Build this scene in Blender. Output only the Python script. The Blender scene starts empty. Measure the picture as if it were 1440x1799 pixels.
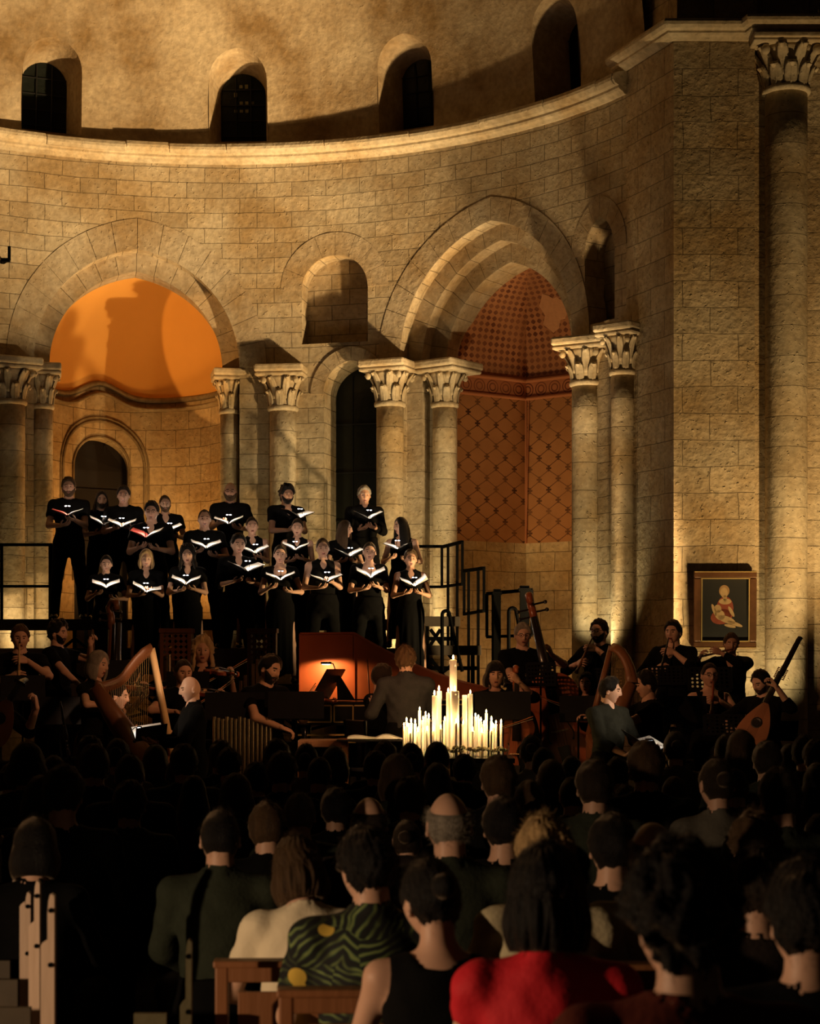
import bpy, bmesh, math, random
import numpy as np
from mathutils import Vector, Matrix, Euler
from mathutils.geometry import delaunay_2d_cdt

random.seed(7)
SC = bpy.context.scene
COL = SC.collection
PI = math.pi
R_ = math.radians

# ---------------------------------------------------------------- camera
FPX, HORIZON, EYE = 3200.0, 1165.0, 1.75
cam_data = bpy.data.cameras.new('camera')
cam_data.sensor_fit = 'VERTICAL'
cam_data.sensor_height = 36.0
cam_data.sensor_width = 28.8
cam_data.lens = 36.0 * FPX / 1799.0
cam_data.shift_y = (HORIZON - 899.5) / 1799.0
cam_data.clip_end = 200
cam = bpy.data.objects.new('camera', cam_data)
COL.objects.link(cam)
cam.location = (0, 0, EYE)
cam.rotation_euler = (PI / 2, 0, 0)
SC.camera = cam
cam_data.dof.use_dof = True
cam_data.dof.focus_distance = 18.5
cam_data.dof.aperture_fstop = 5.0

SC.view_settings.view_transform = 'Standard'
SC.view_settings.look = 'None'
SC.view_settings.gamma = 1.0
SC.view_settings.exposure = 0.0
SC.view_settings.use_curve_mapping = False
SC.cycles.max_bounces = 6
SC.cycles.diffuse_bounces = 3
SC.cycles.glossy_bounces = 2
SC.cycles.transmission_bounces = 3
SC.cycles.sample_clamp_indirect = 4.0
SC.cycles.caustics_reflective = False
SC.cycles.caustics_refractive = False

world = bpy.data.worlds.new('night')
SC.world = world
world.use_nodes = True
world.node_tree.nodes['Background'].inputs[0].default_value = (0.9, 0.62, 0.34, 1)
world.node_tree.nodes['Background'].inputs[1].default_value = 0.0045

# apse geometry in plan: a circle
AX, AY, AR = -2.68, 19.9, 6.1
SPRING = 5.97          # arch springing
CORN = 8.86            # underside of the apse cornice


def W(px, py, d):
    """world point seen at photo position px,py at depth d"""
    return Vector(((px - 720.0) * d / FPX, d, EYE + (HORIZON - py) * d / FPX))


def cyl(th, r, z):
    return Vector((AX + r * math.sin(th), AY + r * math.cos(th), z))


def th_of(px, r=AR):
    k = (px - 720.0) / FPX
    a = 1 + k * k
    b = -2 * (AX * k + AY)
    c = AX * AX + AY * AY - r * r
    y = (-b + math.sqrt(b * b - 4 * a * c)) / (2 * a)
    return math.atan2(k * y - AX, y - AY)


# ---------------------------------------------------------------- lights
WARM = (1.0, 0.69, 0.325)
AMBER = (1.0, 0.52, 0.16)


def aim(o, tgt):
    d = Vector(tgt) - o.location
    o.rotation_euler = d.to_track_quat('-Z', 'Y').to_euler()


def spot(name, loc, tgt, power, angle=70, blend=0.6, color=WARM, radius=0.08):
    l = bpy.data.lights.new(name, 'SPOT')
    l.energy = power
    l.color = color
    l.spot_size = R_(angle)
    l.spot_blend = blend
    l.shadow_soft_size = radius
    o = bpy.data.objects.new(name, l)
    COL.objects.link(o)
    o.location = loc
    aim(o, tgt)
    return o


def point(name, loc, power, color=WARM, radius=0.05, parent=None):
    l = bpy.data.lights.new(name, 'POINT')
    l.energy = power
    l.color = color
    l.shadow_soft_size = radius
    o = bpy.data.objects.new(name, l)
    COL.objects.link(o)
    o.location = loc
    if parent:
        o.parent = parent
    return o

# warm floodlights low in the apse, with added fill spots among them
spot('flood_apse', (4.0, 20.3, 1.0), (-4.2, 24.9, 6.9), 2350, 58, 0.8, WARM, 0.08)
spot('fill_right_arch', (2.45, 20.9, 0.8), (0.2, 25.3, 6.9), 330, 56, 0.9, WARM, 0.06)  # added fill for the left reveals of the right chapel arch
spot('flood_dome', (4.0, 20.3, 1.1), (-3.9, 24.4, 10.4), 9500, 45, 0.9, (1.0, 0.66, 0.30), 0.20)
spot('fill_dome_right', (2.45, 20.8, 0.8), (-0.5, 24.6, 11.0), 2000, 46, 1.0, (1.0, 0.66, 0.30), 0.15)  # added fill that brightens the right part of the dome
spot('flood_left', (-5.4, 22.6, 1.2), (-5.2, 25.6, 5.6), 330, 100, 0.9, WARM, 0.08)
spot('uplight_column_left', (-5.05, 24.5, 1.5), (-5.4, 25.6, 4.6), 90, 110, 0.9, (1.0, 0.72, 0.33), 0.05)
spot('uplight_column_mid', (-0.10, 24.55, 1.6), (-0.05, 25.7, 4.8), 210, 120, 0.9, (1.0, 0.74, 0.35), 0.05)
spot('uplight_column_chapel', (-1.75, 24.7, 1.5), (-1.75, 25.9, 5.0), 90, 110, 0.9, (1.0, 0.74, 0.35), 0.05)
spot('uplight_column_right', (2.26, 22.5, 1.75), (2.32, 23.2, 3.6), 70, 100, 0.8, (1.0, 0.80, 0.42), 0.04)
spot('uplight_pier', (4.05, 20.75, 0.9), (4.0, 21.75, 3.6), 110, 110, 0.9, (1.0, 0.74, 0.34), 0.04)
spot('flood_pier', (5.6, 19.2, 0.9), (4.1, 21.8, 6.2), 900, 80, 0.9, (1.0, 0.63, 0.25), 0.08)
spot('chapel_glow', (-3.3, 26.4, 2.2), (-4.3, 27.4, 6.6), 300, 150, 1.0, AMBER, 0.2)
spot('chapel_shaft', (-4.95, 23.4, 4.5), (-2.75, 27.3, 6.5), 400, 27, 0.04, AMBER, 0.03)
spot('mural_glow', (0.75, 24.3, 1.3), (2.45, 26.0, 4.9), 130, 62, 1.0, AMBER, 0.10)
# in the nave: added fill spots for players and harpist, theatre lamp per soloist
spot('fill_from_right', (4.2, 11.0, 5.0), (-2.6, 18.0, 1.5), 900, 26, 0.8, (1.0, 0.44, 0.19), 0.15)
spot('harpist_fill', (1.0, 12.0, 4.2), (-2.60, 16.7, 1.50), 1300, 5, 0.6, (1.0, 0.62, 0.38), 0.06)  # added unseen spot that brightens the harpist's face
spot('fill_from_left', (-4.6, 11.0, 5.0), (1.9, 18.0, 1.5), 850, 26, 0.8, (1.0, 0.45, 0.20), 0.15)
spot('soloist_lamp_left', (-5.4, 13.0, 3.6), (-1.88, 15.6, 1.45), 700, 9, 0.6, (1.0, 0.74, 0.5), 0.08)
spot('soloist_lamp_right', (5.4, 13.4, 3.6), (1.72, 15.5, 1.45), 900, 9, 0.6, (1.0, 0.76, 0.52), 0.08)
# a lamp in the nave behind the camera on the left, raking over the nearest listeners
spot('aisle_lamp', (-3.5, 3.5, 1.14), (-0.4, 5.2, 0.95), 330, 74, 0.5, (1.0, 0.66, 0.38), 0.03)
spot('mural_foot', (1.35, 24.7, 0.8), (1.75, 26.4, 2.9), 75, 125, 1.0, (1.0, 0.62, 0.26), 0.08)


# ---------------------------------------------------------------- materials
MATS = {}


def nodes_of(m):
    m.use_nodes = True
    nt = m.node_tree
    nt.nodes.clear()
    return nt


def N(nt, typ, **kw):
    n = nt.nodes.new(typ)
    for k, v in kw.items():
        if k.startswith('i_'):
            n.inputs[k[2:].replace('_', ' ')].default_value = v
        else:
            setattr(n, k, v)
    return n


def c4(c):
    return (c[0], c[1], c[2], 1.0)


def mat(name, base, rough=0.6, metal=0.0, var=0.25, scale=8.0, bump=0.0, bscale=60.0, spec=0.4,
        emit=None, estr=0.0, sheen=0.0, trans=0.0, sss=0.0, coat=0.0, stretch=None):
    """plain procedural material: noise colour variation and noise bump"""
    if name in MATS:
        return MATS[name]
    m = bpy.data.materials.new(name)
    nt = nodes_of(m)
    L = nt.links
    out = N(nt, 'ShaderNodeOutputMaterial')
    b = N(nt, 'ShaderNodeBsdfPrincipled')
    L.new(b.outputs[0], out.inputs[0])
    tc = N(nt, 'ShaderNodeTexCoord')
    vec = tc.outputs['Object']
    if stretch:
        mp = N(nt, 'ShaderNodeMapping')
        mp.inputs['Scale'].default_value = stretch
        L.new(vec, mp.inputs[0])
        vec = mp.outputs[0]
    nz = N(nt, 'ShaderNodeTexNoise')
    nz.inputs['Scale'].default_value = scale
    nz.inputs['Detail'].default_value = 5
    L.new(vec, nz.inputs['Vector'])
    mx = N(nt, 'ShaderNodeMix', data_type='RGBA')
    lo = tuple(max(0, x * (1 - var)) for x in base)
    hi = tuple(min(1, x * (1 + var)) for x in base)
    mx.inputs['A'].default_value = c4(lo)
    mx.inputs['B'].default_value = c4(hi)
    L.new(nz.outputs['Fac'], mx.inputs['Factor'])
    L.new(mx.outputs['Result'], b.inputs['Base Color'])
    b.inputs['Roughness'].default_value = rough
    b.inputs['Metallic'].default_value = metal
    b.inputs['Specular IOR Level'].default_value = spec
    b.inputs['Sheen Weight'].default_value = sheen
    b.inputs['Sheen Roughness'].default_value = 0.3
    b.inputs['Sheen Tint'].default_value = (1.0, 0.75, 0.5, 1)
    b.inputs['Transmission Weight'].default_value = trans
    b.inputs['Coat Weight'].default_value = coat
    if sss:
        b.inputs['Subsurface Weight'].default_value = sss
        b.inputs['Subsurface Radius'].default_value = (0.016, 0.013, 0.009)
        b.inputs['Subsurface Scale'].default_value = 1.0
    if emit:
        b.inputs['Emission Color'].default_value = c4(emit)
        b.inputs['Emission Strength'].default_value = estr
    if bump:
        n2 = N(nt, 'ShaderNodeTexNoise')
        n2.inputs['Scale'].default_value = bscale
        n2.inputs['Detail'].default_value = 4
        L.new(vec, n2.inputs['Vector'])
        bp = N(nt, 'ShaderNodeBump')
        bp.inputs['Strength'].default_value = bump
        bp.inputs['Distance'].default_value = 0.02
        L.new(n2.outputs['Fac'], bp.inputs['Height'])
        L.new(bp.outputs[0], b.inputs['Normal'])
    MATS[name] = m
    return m


def stone(name, base, bw=0.50, rh=0.215, mortar=0.006, var=0.11, rough_bump=0.5, pit=0.35, joint=0.5, tint=(0.70, 0.58, 0.42),
          distort=0.05, offset=0.5):
    """ashlar masonry driven by the UV map, which is in metres"""
    m = bpy.data.materials.new(name)
    nt = nodes_of(m)
    L = nt.links
    out = N(nt, 'ShaderNodeOutputMaterial')
    b = N(nt, 'ShaderNodeBsdfPrincipled')
    b.inputs['Roughness'].default_value = 0.9
    b.inputs['Specular IOR Level'].default_value = 0.15
    L.new(b.outputs[0], out.inputs[0])
    uv = N(nt, 'ShaderNodeUVMap')
    tc = N(nt, 'ShaderNodeTexCoord')
    # wobble the joints a little
    nz0 = N(nt, 'ShaderNodeTexNoise')
    nz0.inputs['Scale'].default_value = 1.6
    nz0.inputs['Detail'].default_value = 4
    L.new(uv.outputs[0], nz0.inputs['Vector'])
    sub = N(nt, 'ShaderNodeVectorMath', operation='SUBTRACT')
    L.new(nz0.outputs['Color'], sub.inputs[0])
    sub.inputs[1].default_value = (0.5, 0.5, 0.5)
    scl = N(nt, 'ShaderNodeVectorMath', operation='SCALE')
    L.new(sub.outputs[0], scl.inputs[0])
    scl.inputs['Scale'].default_value = distort
    add = N(nt, 'ShaderNodeVectorMath', operation='ADD')
    L.new(uv.outputs[0], add.inputs[0])
    L.new(scl.outputs[0], add.inputs[1])
    br = N(nt, 'ShaderNodeTexBrick')
    br.offset = offset
    br.inputs['Scale'].default_value = 1.0
    br.inputs['Brick Width'].default_value = bw
    br.inputs['Row Height'].default_value = rh
    br.inputs['Mortar Size'].default_value = mortar
    br.inputs['Mortar Smooth'].default_value = 0.4
    br.inputs['Color1'].default_value = c4(tuple(x * (1 - var) for x in base))
    br.inputs['Color2'].default_value = c4(tuple(min(1, x * (1 + var)) for x in base))
    br.inputs['Mortar'].default_value = c4(tuple(x * joint for x in base))
    L.new(add.outputs[0], br.inputs['Vector'])
    # blotches
    nz = N(nt, 'ShaderNodeTexNoise')
    nz.inputs['Scale'].default_value = 0.9
    nz.inputs['Detail'].default_value = 8
    nz.inputs['Roughness'].default_value = 0.62
    L.new(tc.outputs['Object'], nz.inputs['Vector'])
    rp = N(nt, 'ShaderNodeValToRGB')
    rp.color_ramp.elements[0].position = 0.36
    rp.color_ramp.elements[0].color = c4(tint)
    rp.color_ramp.elements[1].position = 0.62
    rp.color_ramp.elements[1].color = (1, 1, 1, 1)
    L.new(nz.outputs['Fac'], rp.inputs[0])
    mu = N(nt, 'ShaderNodeMix', data_type='RGBA', blend_type='MULTIPLY')
    mu.inputs['Factor'].default_value = 1.0
    L.new(br.outputs['Color'], mu.inputs['A'])
    L.new(rp.outputs[0], mu.inputs['B'])
    # small grain
    g = N(nt, 'ShaderNodeTexNoise')
    g.inputs['Scale'].default_value = 14
    g.inputs['Detail'].default_value = 6
    L.new(tc.outputs['Object'], g.inputs['Vector'])
    gr = N(nt, 'ShaderNodeMapRange')
    gr.inputs['From Min'].default_value = 0.3
    gr.inputs['From Max'].default_value = 0.7
    gr.inputs['To Min'].default_value = 0.78
    gr.inputs['To Max'].default_value = 1.12
    L.new(g.outputs['Fac'], gr.inputs['Value'])
    mu2 = N(nt, 'ShaderNodeMix', data_type='RGBA', blend_type='MULTIPLY')
    mu2.inputs['Factor'].default_value = 1.0
    L.new(mu.outputs['Result'], mu2.inputs['A'])
    L.new(gr.outputs[0], mu2.inputs['B'])
    L.new(mu2.outputs['Result'], b.inputs['Base Color'])
    # relief: joints, pits, tool marks
    inv = N(nt, 'ShaderNodeMath', operation='MULTIPLY')
    L.new(br.outputs['Fac'], inv.inputs[0])
    inv.inputs[1].default_value = -0.7
    vo = N(nt, 'ShaderNodeTexNoise')
    vo.inputs['Scale'].default_value = 22
    vo.inputs['Detail'].default_value = 3
    L.new(tc.outputs['Object'], vo.inputs['Vector'])
    pr = N(nt, 'ShaderNodeMapRange')
    pr.inputs['From Min'].default_value = 0.62
    pr.inputs['From Max'].default_value = 0.74
    pr.inputs['To Min'].default_value = 0.0
    pr.inputs['To Max'].default_value = pit
    L.new(vo.outputs['Fac'], pr.inputs['Value'])
    s1 = N(nt, 'ShaderNodeMath', operation='ADD')
    L.new(inv.outputs[0], s1.inputs[0])
    L.new(pr.outputs[0], s1.inputs[1])
    s2 = N(nt, 'ShaderNodeMath', operation='MULTIPLY_ADD')
    L.new(g.outputs['Fac'], s2.inputs[0])
    s2.inputs[1].default_value = rough_bump
    L.new(s1.outputs[0], s2.inputs[2])
    bp = N(nt, 'ShaderNodeBump')
    bp.inputs['Strength'].default_value = 0.8
    bp.inputs['Distance'].default_value = 0.03
    L.new(s2.outputs[0], bp.inputs['Height'])
    L.new(bp.outputs[0], b.inputs['Normal'])
    MATS[name] = m
    return m


STB = (0.50, 0.42, 0.30)
M_WALL = stone('ashlar_wall', STB)
M_PIER = stone('ashlar_pier', (0.52, 0.43, 0.30), bw=0.66, rh=0.315, var=0.12, rough_bump=0.9, pit=0.6, distort=0.07)
M_COL = stone('column_drums', (0.56, 0.48, 0.35), bw=40.0, rh=0.36, var=0.12, rough_bump=0.45, pit=0.5, distort=0.02)
M_CARVE = stone('carved_stone', (0.58, 0.50, 0.37), bw=1.2, rh=3.0, mortar=0.0, var=0.1, rough_bump=0.5, pit=0.2)
M_VOUS = stone('voussoir_stone', (0.49, 0.41, 0.30), bw=30.0, rh=30.0, mortar=0.0, var=0.05, rough_bump=0.6, pit=0.3)
M_CHAPEL = stone('chapel_stone', (0.52, 0.39, 0.22), bw=0.50, rh=0.28, var=0.1)
M_PLASTER = stone('dome_plaster', (0.50, 0.40, 0.27), bw=60, rh=60, mortar=0.0, var=0.0, rough_bump=0.5, pit=0.12, tint=(0.5, 0.4, 0.27))
M_FLOOR = stone('floor_slabs', (0.16, 0.13, 0.10), bw=0.7, rh=0.7, var=0.2, offset=0.5)

M_BLACK = mat('black_cloth', (0.0038, 0.0036, 0.0034), 0.9, var=0.3, scale=30, bump=0.15, bscale=120, spec=0.08)
M_BLACKM = mat('black_steel', (0.0014, 0.0014, 0.0014), 0.7, metal=0.0, bump=0.05, spec=0.03)
M_LACQ = mat('black_lacquer', (0.010, 0.009, 0.009), 0.25, spec=0.5)
M_CHROME = mat('polished_steel', (0.62, 0.60, 0.56), 0.22, metal=1.0, var=0.08)
M_PIPE = mat('pipe_metal', (0.66, 0.56, 0.36), 0.25, metal=1.0, var=0.12, scale=5)
M_GOLD = mat('gilt', (0.75, 0.52, 0.20), 0.4, metal=0.7, var=0.15)
M_PAPER = mat('paper', (0.86, 0.84, 0.80), 0.8, var=0.04, spec=0.1)
M_OLDPAPER = mat('cream_paper', (0.72, 0.64, 0.46), 0.85, var=0.06, spec=0.1)
M_REDPAPER = mat('red_paper', (0.65, 0.10, 0.08), 0.8, var=0.06)
M_LED = mat('led_lens', (1, 1, 1), 0.3, emit=(0.95, 0.95, 1.0), estr=9.0, var=0)
M_FLAME = mat('flame', (1, 0.6, 0.2), 0.5, emit=(1.0, 0.62, 0.22), estr=60.0, var=0)
M_WAX = mat('candle_wax', (0.95, 0.90, 0.80), 0.45, var=0.03, sss=0.5)
M_WICK = mat('wick', (0.01, 0.008, 0.006), 0.9)
M_WOODR = mat('red_varnish', (0.26, 0.055, 0.018), 0.32, var=0.4, scale=5, bump=0.03, stretch=(1, 1, 0.15), coat=0.4)
M_LID = mat('lid_red', (0.23, 0.050, 0.013), 0.55, var=0.25, scale=4, spec=0.2)
M_BASS = mat('bass_varnish', (0.30, 0.078, 0.026), 0.3, var=0.3, scale=5, bump=0.03, stretch=(1, 1, 0.15), coat=0.4)
M_THEO = mat('theorbo_belly', (0.34, 0.125, 0.045), 0.4, var=0.25, scale=6)
M_RAILSHADE = mat('shaded_rail_wood', (0.05, 0.035, 0.018), 0.6, var=0.4, scale=9)  # wood colour darkened to stand for the shade on the pew back rails
M_WOODO = mat('orange_varnish', (0.42, 0.14, 0.04), 0.32, var=0.35, scale=6, bump=0.03, stretch=(1, 1, 0.15), coat=0.4)
M_WOODB = mat('brown_wood', (0.17, 0.065, 0.025), 0.4, var=0.4, scale=7, bump=0.05, stretch=(1, 1, 0.12), coat=0.2)
M_WOODL = mat('pale_wood', (0.62, 0.42, 0.20), 0.45, var=0.25, scale=7, bump=0.04, stretch=(1, 1, 0.12))
M_EBONY = mat('ebony', (0.016, 0.011, 0.008), 0.3, coat=0.2)
M_CHAIRW = mat('chair_wood', (0.26, 0.105, 0.04), 0.5, var=0.45, scale=9, bump=0.12, bscale=40, stretch=(1, 1, 0.1))
M_BENCHW = mat('pale_bench_wood', (0.50, 0.36, 0.26), 0.5, var=0.3, scale=9, bump=0.12, bscale=40, stretch=(1, 1, 0.1))
M_PLANK = mat('scaffold_plank', (0.045, 0.034, 0.022), 0.8, var=0.35, scale=6, bump=0.2, stretch=(0.2, 1, 1))
M_RUSH = mat('rush_seat', (0.34, 0.24, 0.11), 0.9, var=0.3, scale=40, bump=0.4)
M_STAGE = mat('stage_carpet', (0.03, 0.024, 0.02), 0.95, var=0.3, bump=0.2)
M_GLASS = mat('dark_leaded_glass', (0.008, 0.010, 0.008), 0.35, var=0.5, scale=9, bump=0.3, bscale=14, spec=0.3)
M_GLASS2 = mat('green_glass', (0.03, 0.04, 0.028), 0.3, var=0.5, scale=9)
M_LEAD = mat('lead_cames', (0.006, 0.006, 0.006), 0.7)
M_DARKIN = mat('dark_timber_door', (0.010, 0.006, 0.004), 0.7, var=0.3, scale=6, bump=0.2, stretch=(6, 6, 0.4))
M_FLOWER = mat('cream_petals', (0.70, 0.62, 0.40), 0.7, var=0.2, sheen=0.3)
M_LEAFG = mat('leaf_green', (0.07, 0.10, 0.035), 0.6, var=0.5)
SKIN = [mat('skin_fair', (0.60, 0.36, 0.25), 0.5, var=0.10, scale=14, spec=0.35, sss=0.08),
        mat('skin_tan', (0.50, 0.28, 0.18), 0.5, var=0.10, scale=14, spec=0.35, sss=0.08),
        mat('skin_deep', (0.38, 0.20, 0.12), 0.5, var=0.10, scale=14, spec=0.35, sss=0.08)]
M_LIP = mat('lips', (0.40, 0.13, 0.10), 0.4)
M_EYEM = mat('eye_dark', (0.05, 0.03, 0.02), 0.25)
HAIRS = {k: mat('hair_' + k, c, 0.6, var=0.75, scale=3, bump=0.5, bscale=20, sheen=sh, spec=0.15, stretch=(14, 14, 2)) for k, c, sh in (
    ('black', (0.006, 0.005, 0.0045), 0.5), ('dark', (0.020, 0.013, 0.008), 0.5), ('brown', (0.060, 0.034, 0.016), 0.25),
    ('blond', (0.42, 0.28, 0.13), 0.2), ('grey', (0.24, 0.21, 0.17), 0.25), ('white', (0.42, 0.38, 0.31), 0.25), ('ginger', (0.095, 0.052, 0.024), 0.1))}


# ---------------------------------------------------------------- mesh builder
class MB:
    def __init__(s):
        s.v, s.f, s.m, s.uv = [], [], [], []

    def add(s, vs, fs, mi=0, uvs=None):
        o = len(s.v)
        s.v.extend([tuple(p) for p in vs])
        for i, f in enumerate(fs):
            s.f.append([o + k for k in f])
            s.m.append(mi)
            s.uv.append(uvs[i] if uvs else None)

    def box(s, c, size, M=None, mi=0, taper=1.0):
        x, y, z = [k / 2 for k in size]
        vs = [Vector((sx * x * (taper if sz > 0 else 1), sy * y * (taper if sz > 0 else 1), sz * z)) for sz in (-1, 1) for sy in (-1, 1) for sx in (-1, 1)]
        if M is not None:
            vs = [M @ p for p in vs]
        vs = [p + Vector(c) for p in vs]
        s.add(vs, [(0, 2, 3, 1), (4, 5, 7, 6), (0, 1, 5, 4), (2, 6, 7, 3), (0, 4, 6, 2), (1, 3, 7, 5)], mi)

    def bar(s, a, b, w, h=None, mi=0, up=None):
        """square bar from a to b"""
        a, b = Vector(a), Vector(b)
        h = h or w
        d = (b - a)
        if d.length < 1e-6:
            return
        z = d.normalized()
        u = Vector(up) if up else (Vector((0, 0, 1)) if abs(z.z) < 0.9 else Vector((0, 1, 0)))
        x = u.cross(z).normalized()
        y = z.cross(x)
        vs = []
        for p in (a, b):
            for (i, j) in ((-1, -1), (1, -1), (1, 1), (-1, 1)):
                vs.append(p + x * (i * w / 2) + y * (j * h / 2))
        s.add(vs, [(3, 2, 1, 0), (4, 5, 6, 7), (0, 1, 5, 4), (1, 2, 6, 5), (2, 3, 7, 6), (3, 0, 4, 7)], mi)

    def tube(s, pts, rad, n=8, mi=0, cap=True, flat=1.0, up=None, closed=False):
        pts = [Vector(p) for p in pts]
        k = len(pts)
        if not isinstance(rad, (list, tuple)):
            rad = [rad] * k
        vs, fs = [], []
        prev = None
        for i, p in enumerate(pts):
            if closed:
                t = pts[(i + 1) % k] - pts[i - 1]
            else:
                t = pts[min(i + 1, k - 1)] - pts[max(i - 1, 0)]
            if t.length < 1e-9:
                t = Vector((0, 0, 1))
            t.normalize()
            if prev is None:
                u = Vector(up) if up else (Vector((0, 0, 1)) if abs(t.z) < 0.9 else Vector((0, 1, 0)))
            else:
                u = prev
            x = u.cross(t)
            if x.length < 1e-6:
                x = Vector((1, 0, 0)).cross(t)
            x.normalize()
            y = t.cross(x)
            prev = y
            r = rad[i]
            rx, ry = r if isinstance(r, (list, tuple)) else (r, r * flat)
            for j in range(n):
                a = 2 * PI * j / n
                vs.append(p + x * (math.cos(a) * rx) + y * (math.sin(a) * ry))
        m = k if closed else k - 1
        for i in range(m):
            for j in range(n):
                i2 = (i + 1) % k
                fs.append((i * n + j, i * n + (j + 1) % n, i2 * n + (j + 1) % n, i2 * n + j))
        if cap and not closed:
            fs.append(tuple(range(n - 1, -1, -1)))
            fs.append(tuple((k - 1) * n + j for j in range(n)))
        s.add(vs, fs, mi)

    def lathe(s, prof, n=24, M=None, mi=0, a0=0.0, a1=2 * PI, uvr=None, cap=True):
        full = abs(a1 - a0 - 2 * PI) < 1e-6
        cols = n if full else n + 1
        vs, fs, uvs = [], [], []
        for (r, z) in prof:
            for j in range(cols):
                a = a0 + (a1 - a0) * j / n
                p = Vector((r * math.cos(a), r * math.sin(a), z))
                vs.append(M @ p if M is not None else p)
        for i in range(len(prof) - 1):
            for j in range(n):
                j2 = (j + 1) % cols
                fs.append((i * cols + j, i * cols + j2, (i + 1) * cols + j2, (i + 1) * cols + j))
                rr = uvr if uvr else prof[i][0]
                u0, u1 = 5 + rr * (a0 + (a1 - a0) * j / n), 5 + rr * (a0 + (a1 - a0) * (j + 1) / n)
                uvs.append([(u0, prof[i][1]), (u1, prof[i][1]), (u1, prof[i + 1][1]), (u0, prof[i + 1][1])])
        if full and cap:
            fs.append(tuple(range(n - 1, -1, -1)))
            uvs.append([(0, 0)] * n)
            fs.append(tuple((len(prof) - 1) * n + j for j in range(n)))
            uvs.append([(0, 0)] * n)
        s.add(vs, fs, mi, uvs)

    def ell(s, c, r, n=12, m=8, M=None, mi=0):
        vs, fs = [], []
        c = Vector(c)
        if not isinstance(r, (list, tuple)):
            r = (r, r, r)
        for i in range(1, m):
            t = PI * i / m
            for j in range(n):
                a = 2 * PI * j / n
                p = Vector((r[0] * math.sin(t) * math.cos(a), r[1] * math.sin(t) * math.sin(a), r[2] * math.cos(t)))
                vs.append((M @ p if M is not None else p) + c)
        top, bot = Vector((0, 0, r[2])), Vector((0, 0, -r[2]))
        if M is not None:
            top, bot = M @ top, M @ bot
        vs += [top + c, bot + c]
        T, B = len(vs) - 2, len(vs) - 1
        for j in range(n):
            fs.append((T, j, (j + 1) % n))
            fs.append((B, (m - 2) * n + (j + 1) % n, (m - 2) * n + j))
            for i in range(m - 2):
                fs.append((i * n + j, (i + 1) * n + j, (i + 1) * n + (j + 1) % n, i * n + (j + 1) % n))
        s.add(vs, fs, mi)

    def prism(s, outline, depth, M=None, mi=0, mi_side=None, back=0.0):
        """outline in local XZ (front at y=-depth/2 .. back at +depth/2)"""
        n = len(outline)
        vs = [Vector((x, -depth / 2 + back, z)) for x, z in outline] + [Vector((x, depth / 2 + back, z)) for x, z in outline]
        if M is not None:
            vs = [M @ p for p in vs]
        s.add(vs, [tuple(range(n)), tuple(range(2 * n - 1, n - 1, -1))], mi)
        s.add(vs, [(i, i + n, (i + 1) % n + n, (i + 1) % n) for i in range(n)], mi if mi_side is None else mi_side)

    def build(s, name, mats, parent=None, smooth=False, M=None, bevel=0.0, loc=None, uvscale=None):
        me = bpy.data.meshes.new(name)
        vs = s.v
        if M is not None:
            vs = [tuple(M @ Vector(p)) for p in vs]
        me.from_pydata(vs, [], s.f)
        if not isinstance(mats, (list, tuple)):
            mats = [mats]
        for m in mats:
            me.materials.append(m)
        if len(mats) > 1:
            me.polygons.foreach_set('material_index', s.m)
        if any(u is not None for u in s.uv):
            ul = me.uv_layers.new(name='uv')
            flat = []
            for f, u in zip(s.f, s.uv):
                for i in range(len(f)):
                    flat += list(u[i]) if u else [0.0, 0.0]
            ul.data.foreach_set('uv', flat)
        if smooth:
            me.polygons.foreach_set('use_smooth', [True] * len(me.polygons))
        me.update()
        o = bpy.data.objects.new(name, me)
        COL.objects.link(o)
        if loc is not None:
            o.location = loc
        if parent is not None:
            o.parent = parent
        if bevel:
            bv = o.modifiers.new('bevel', 'BEVEL')
            bv.width = bevel
            bv.segments = 2
            bv.limit_method = 'ANGLE'
        return o


def box_uv(o):
    """UVs in metres from world position: along the wall, and height"""
    me = o.data
    ul = me.uv_layers.get('uv') or me.uv_layers.new(name='uv')
    for p in me.polygons:
        n = p.normal
        for li in p.loop_indices:
            c = me.vertices[me.loops[li].vertex_index].co
            if abs(n.z) > 0.7:
                ul.data[li].uv = (c.x, c.y)
            elif abs(n.x) > abs(n.y):
                ul.data[li].uv = (c.y, c.z)
            else:
                ul.data[li].uv = (c.x, c.z)
    return o


def tag(o, label, cat, group=None, kind=None):
    o['label'] = label
    if cat:
        o['category'] = cat
    if group:
        o['group'] = group
    if kind:
        o['kind'] = kind
    return o


def struct(o, label=None):
    o['kind'] = 'structure'
    if label:
        o['label'] = label
    return o


def empty(name, loc=(0, 0, 0), rz=0.0, scale=1.0):
    o = bpy.data.objects.new(name, None)
    o.empty_display_size = 0.1
    COL.objects.link(o)
    o.location = loc
    o.rotation_euler = (0, 0, rz)
    o.scale = (scale,) * 3
    return o


def frame(p, zdir, front=(0, -1, 0)):
    """matrix: local Z along zdir, local -Y towards front, origin p"""
    z = Vector(zdir).normalized()
    y = -Vector(front)
    y = (y - z * y.dot(z)).normalized()
    x = y.cross(z)
    M = Matrix((x, y, z)).transposed().to_4x4()
    M.translation = Vector(p)
    return M


def copy_tree(o, parent=None):
    c = o.copy()
    COL.objects.link(c)
    if parent is not None:
        c.parent = parent
    for ch in list(o.children):
        copy_tree(ch, c)
    return c

# ================================================================ SETTING
def in_poly(p, poly):
    x, y = p
    c = False
    j = len(poly) - 1
    for i in range(len(poly)):
        xi, yi = poly[i]
        xj, yj = poly[j]
        if (yi > y) != (yj > y) and x < (xj - xi) * (y - yi) / (yj - yi) + xi:
            c = not c
        j = i
    return c


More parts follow.
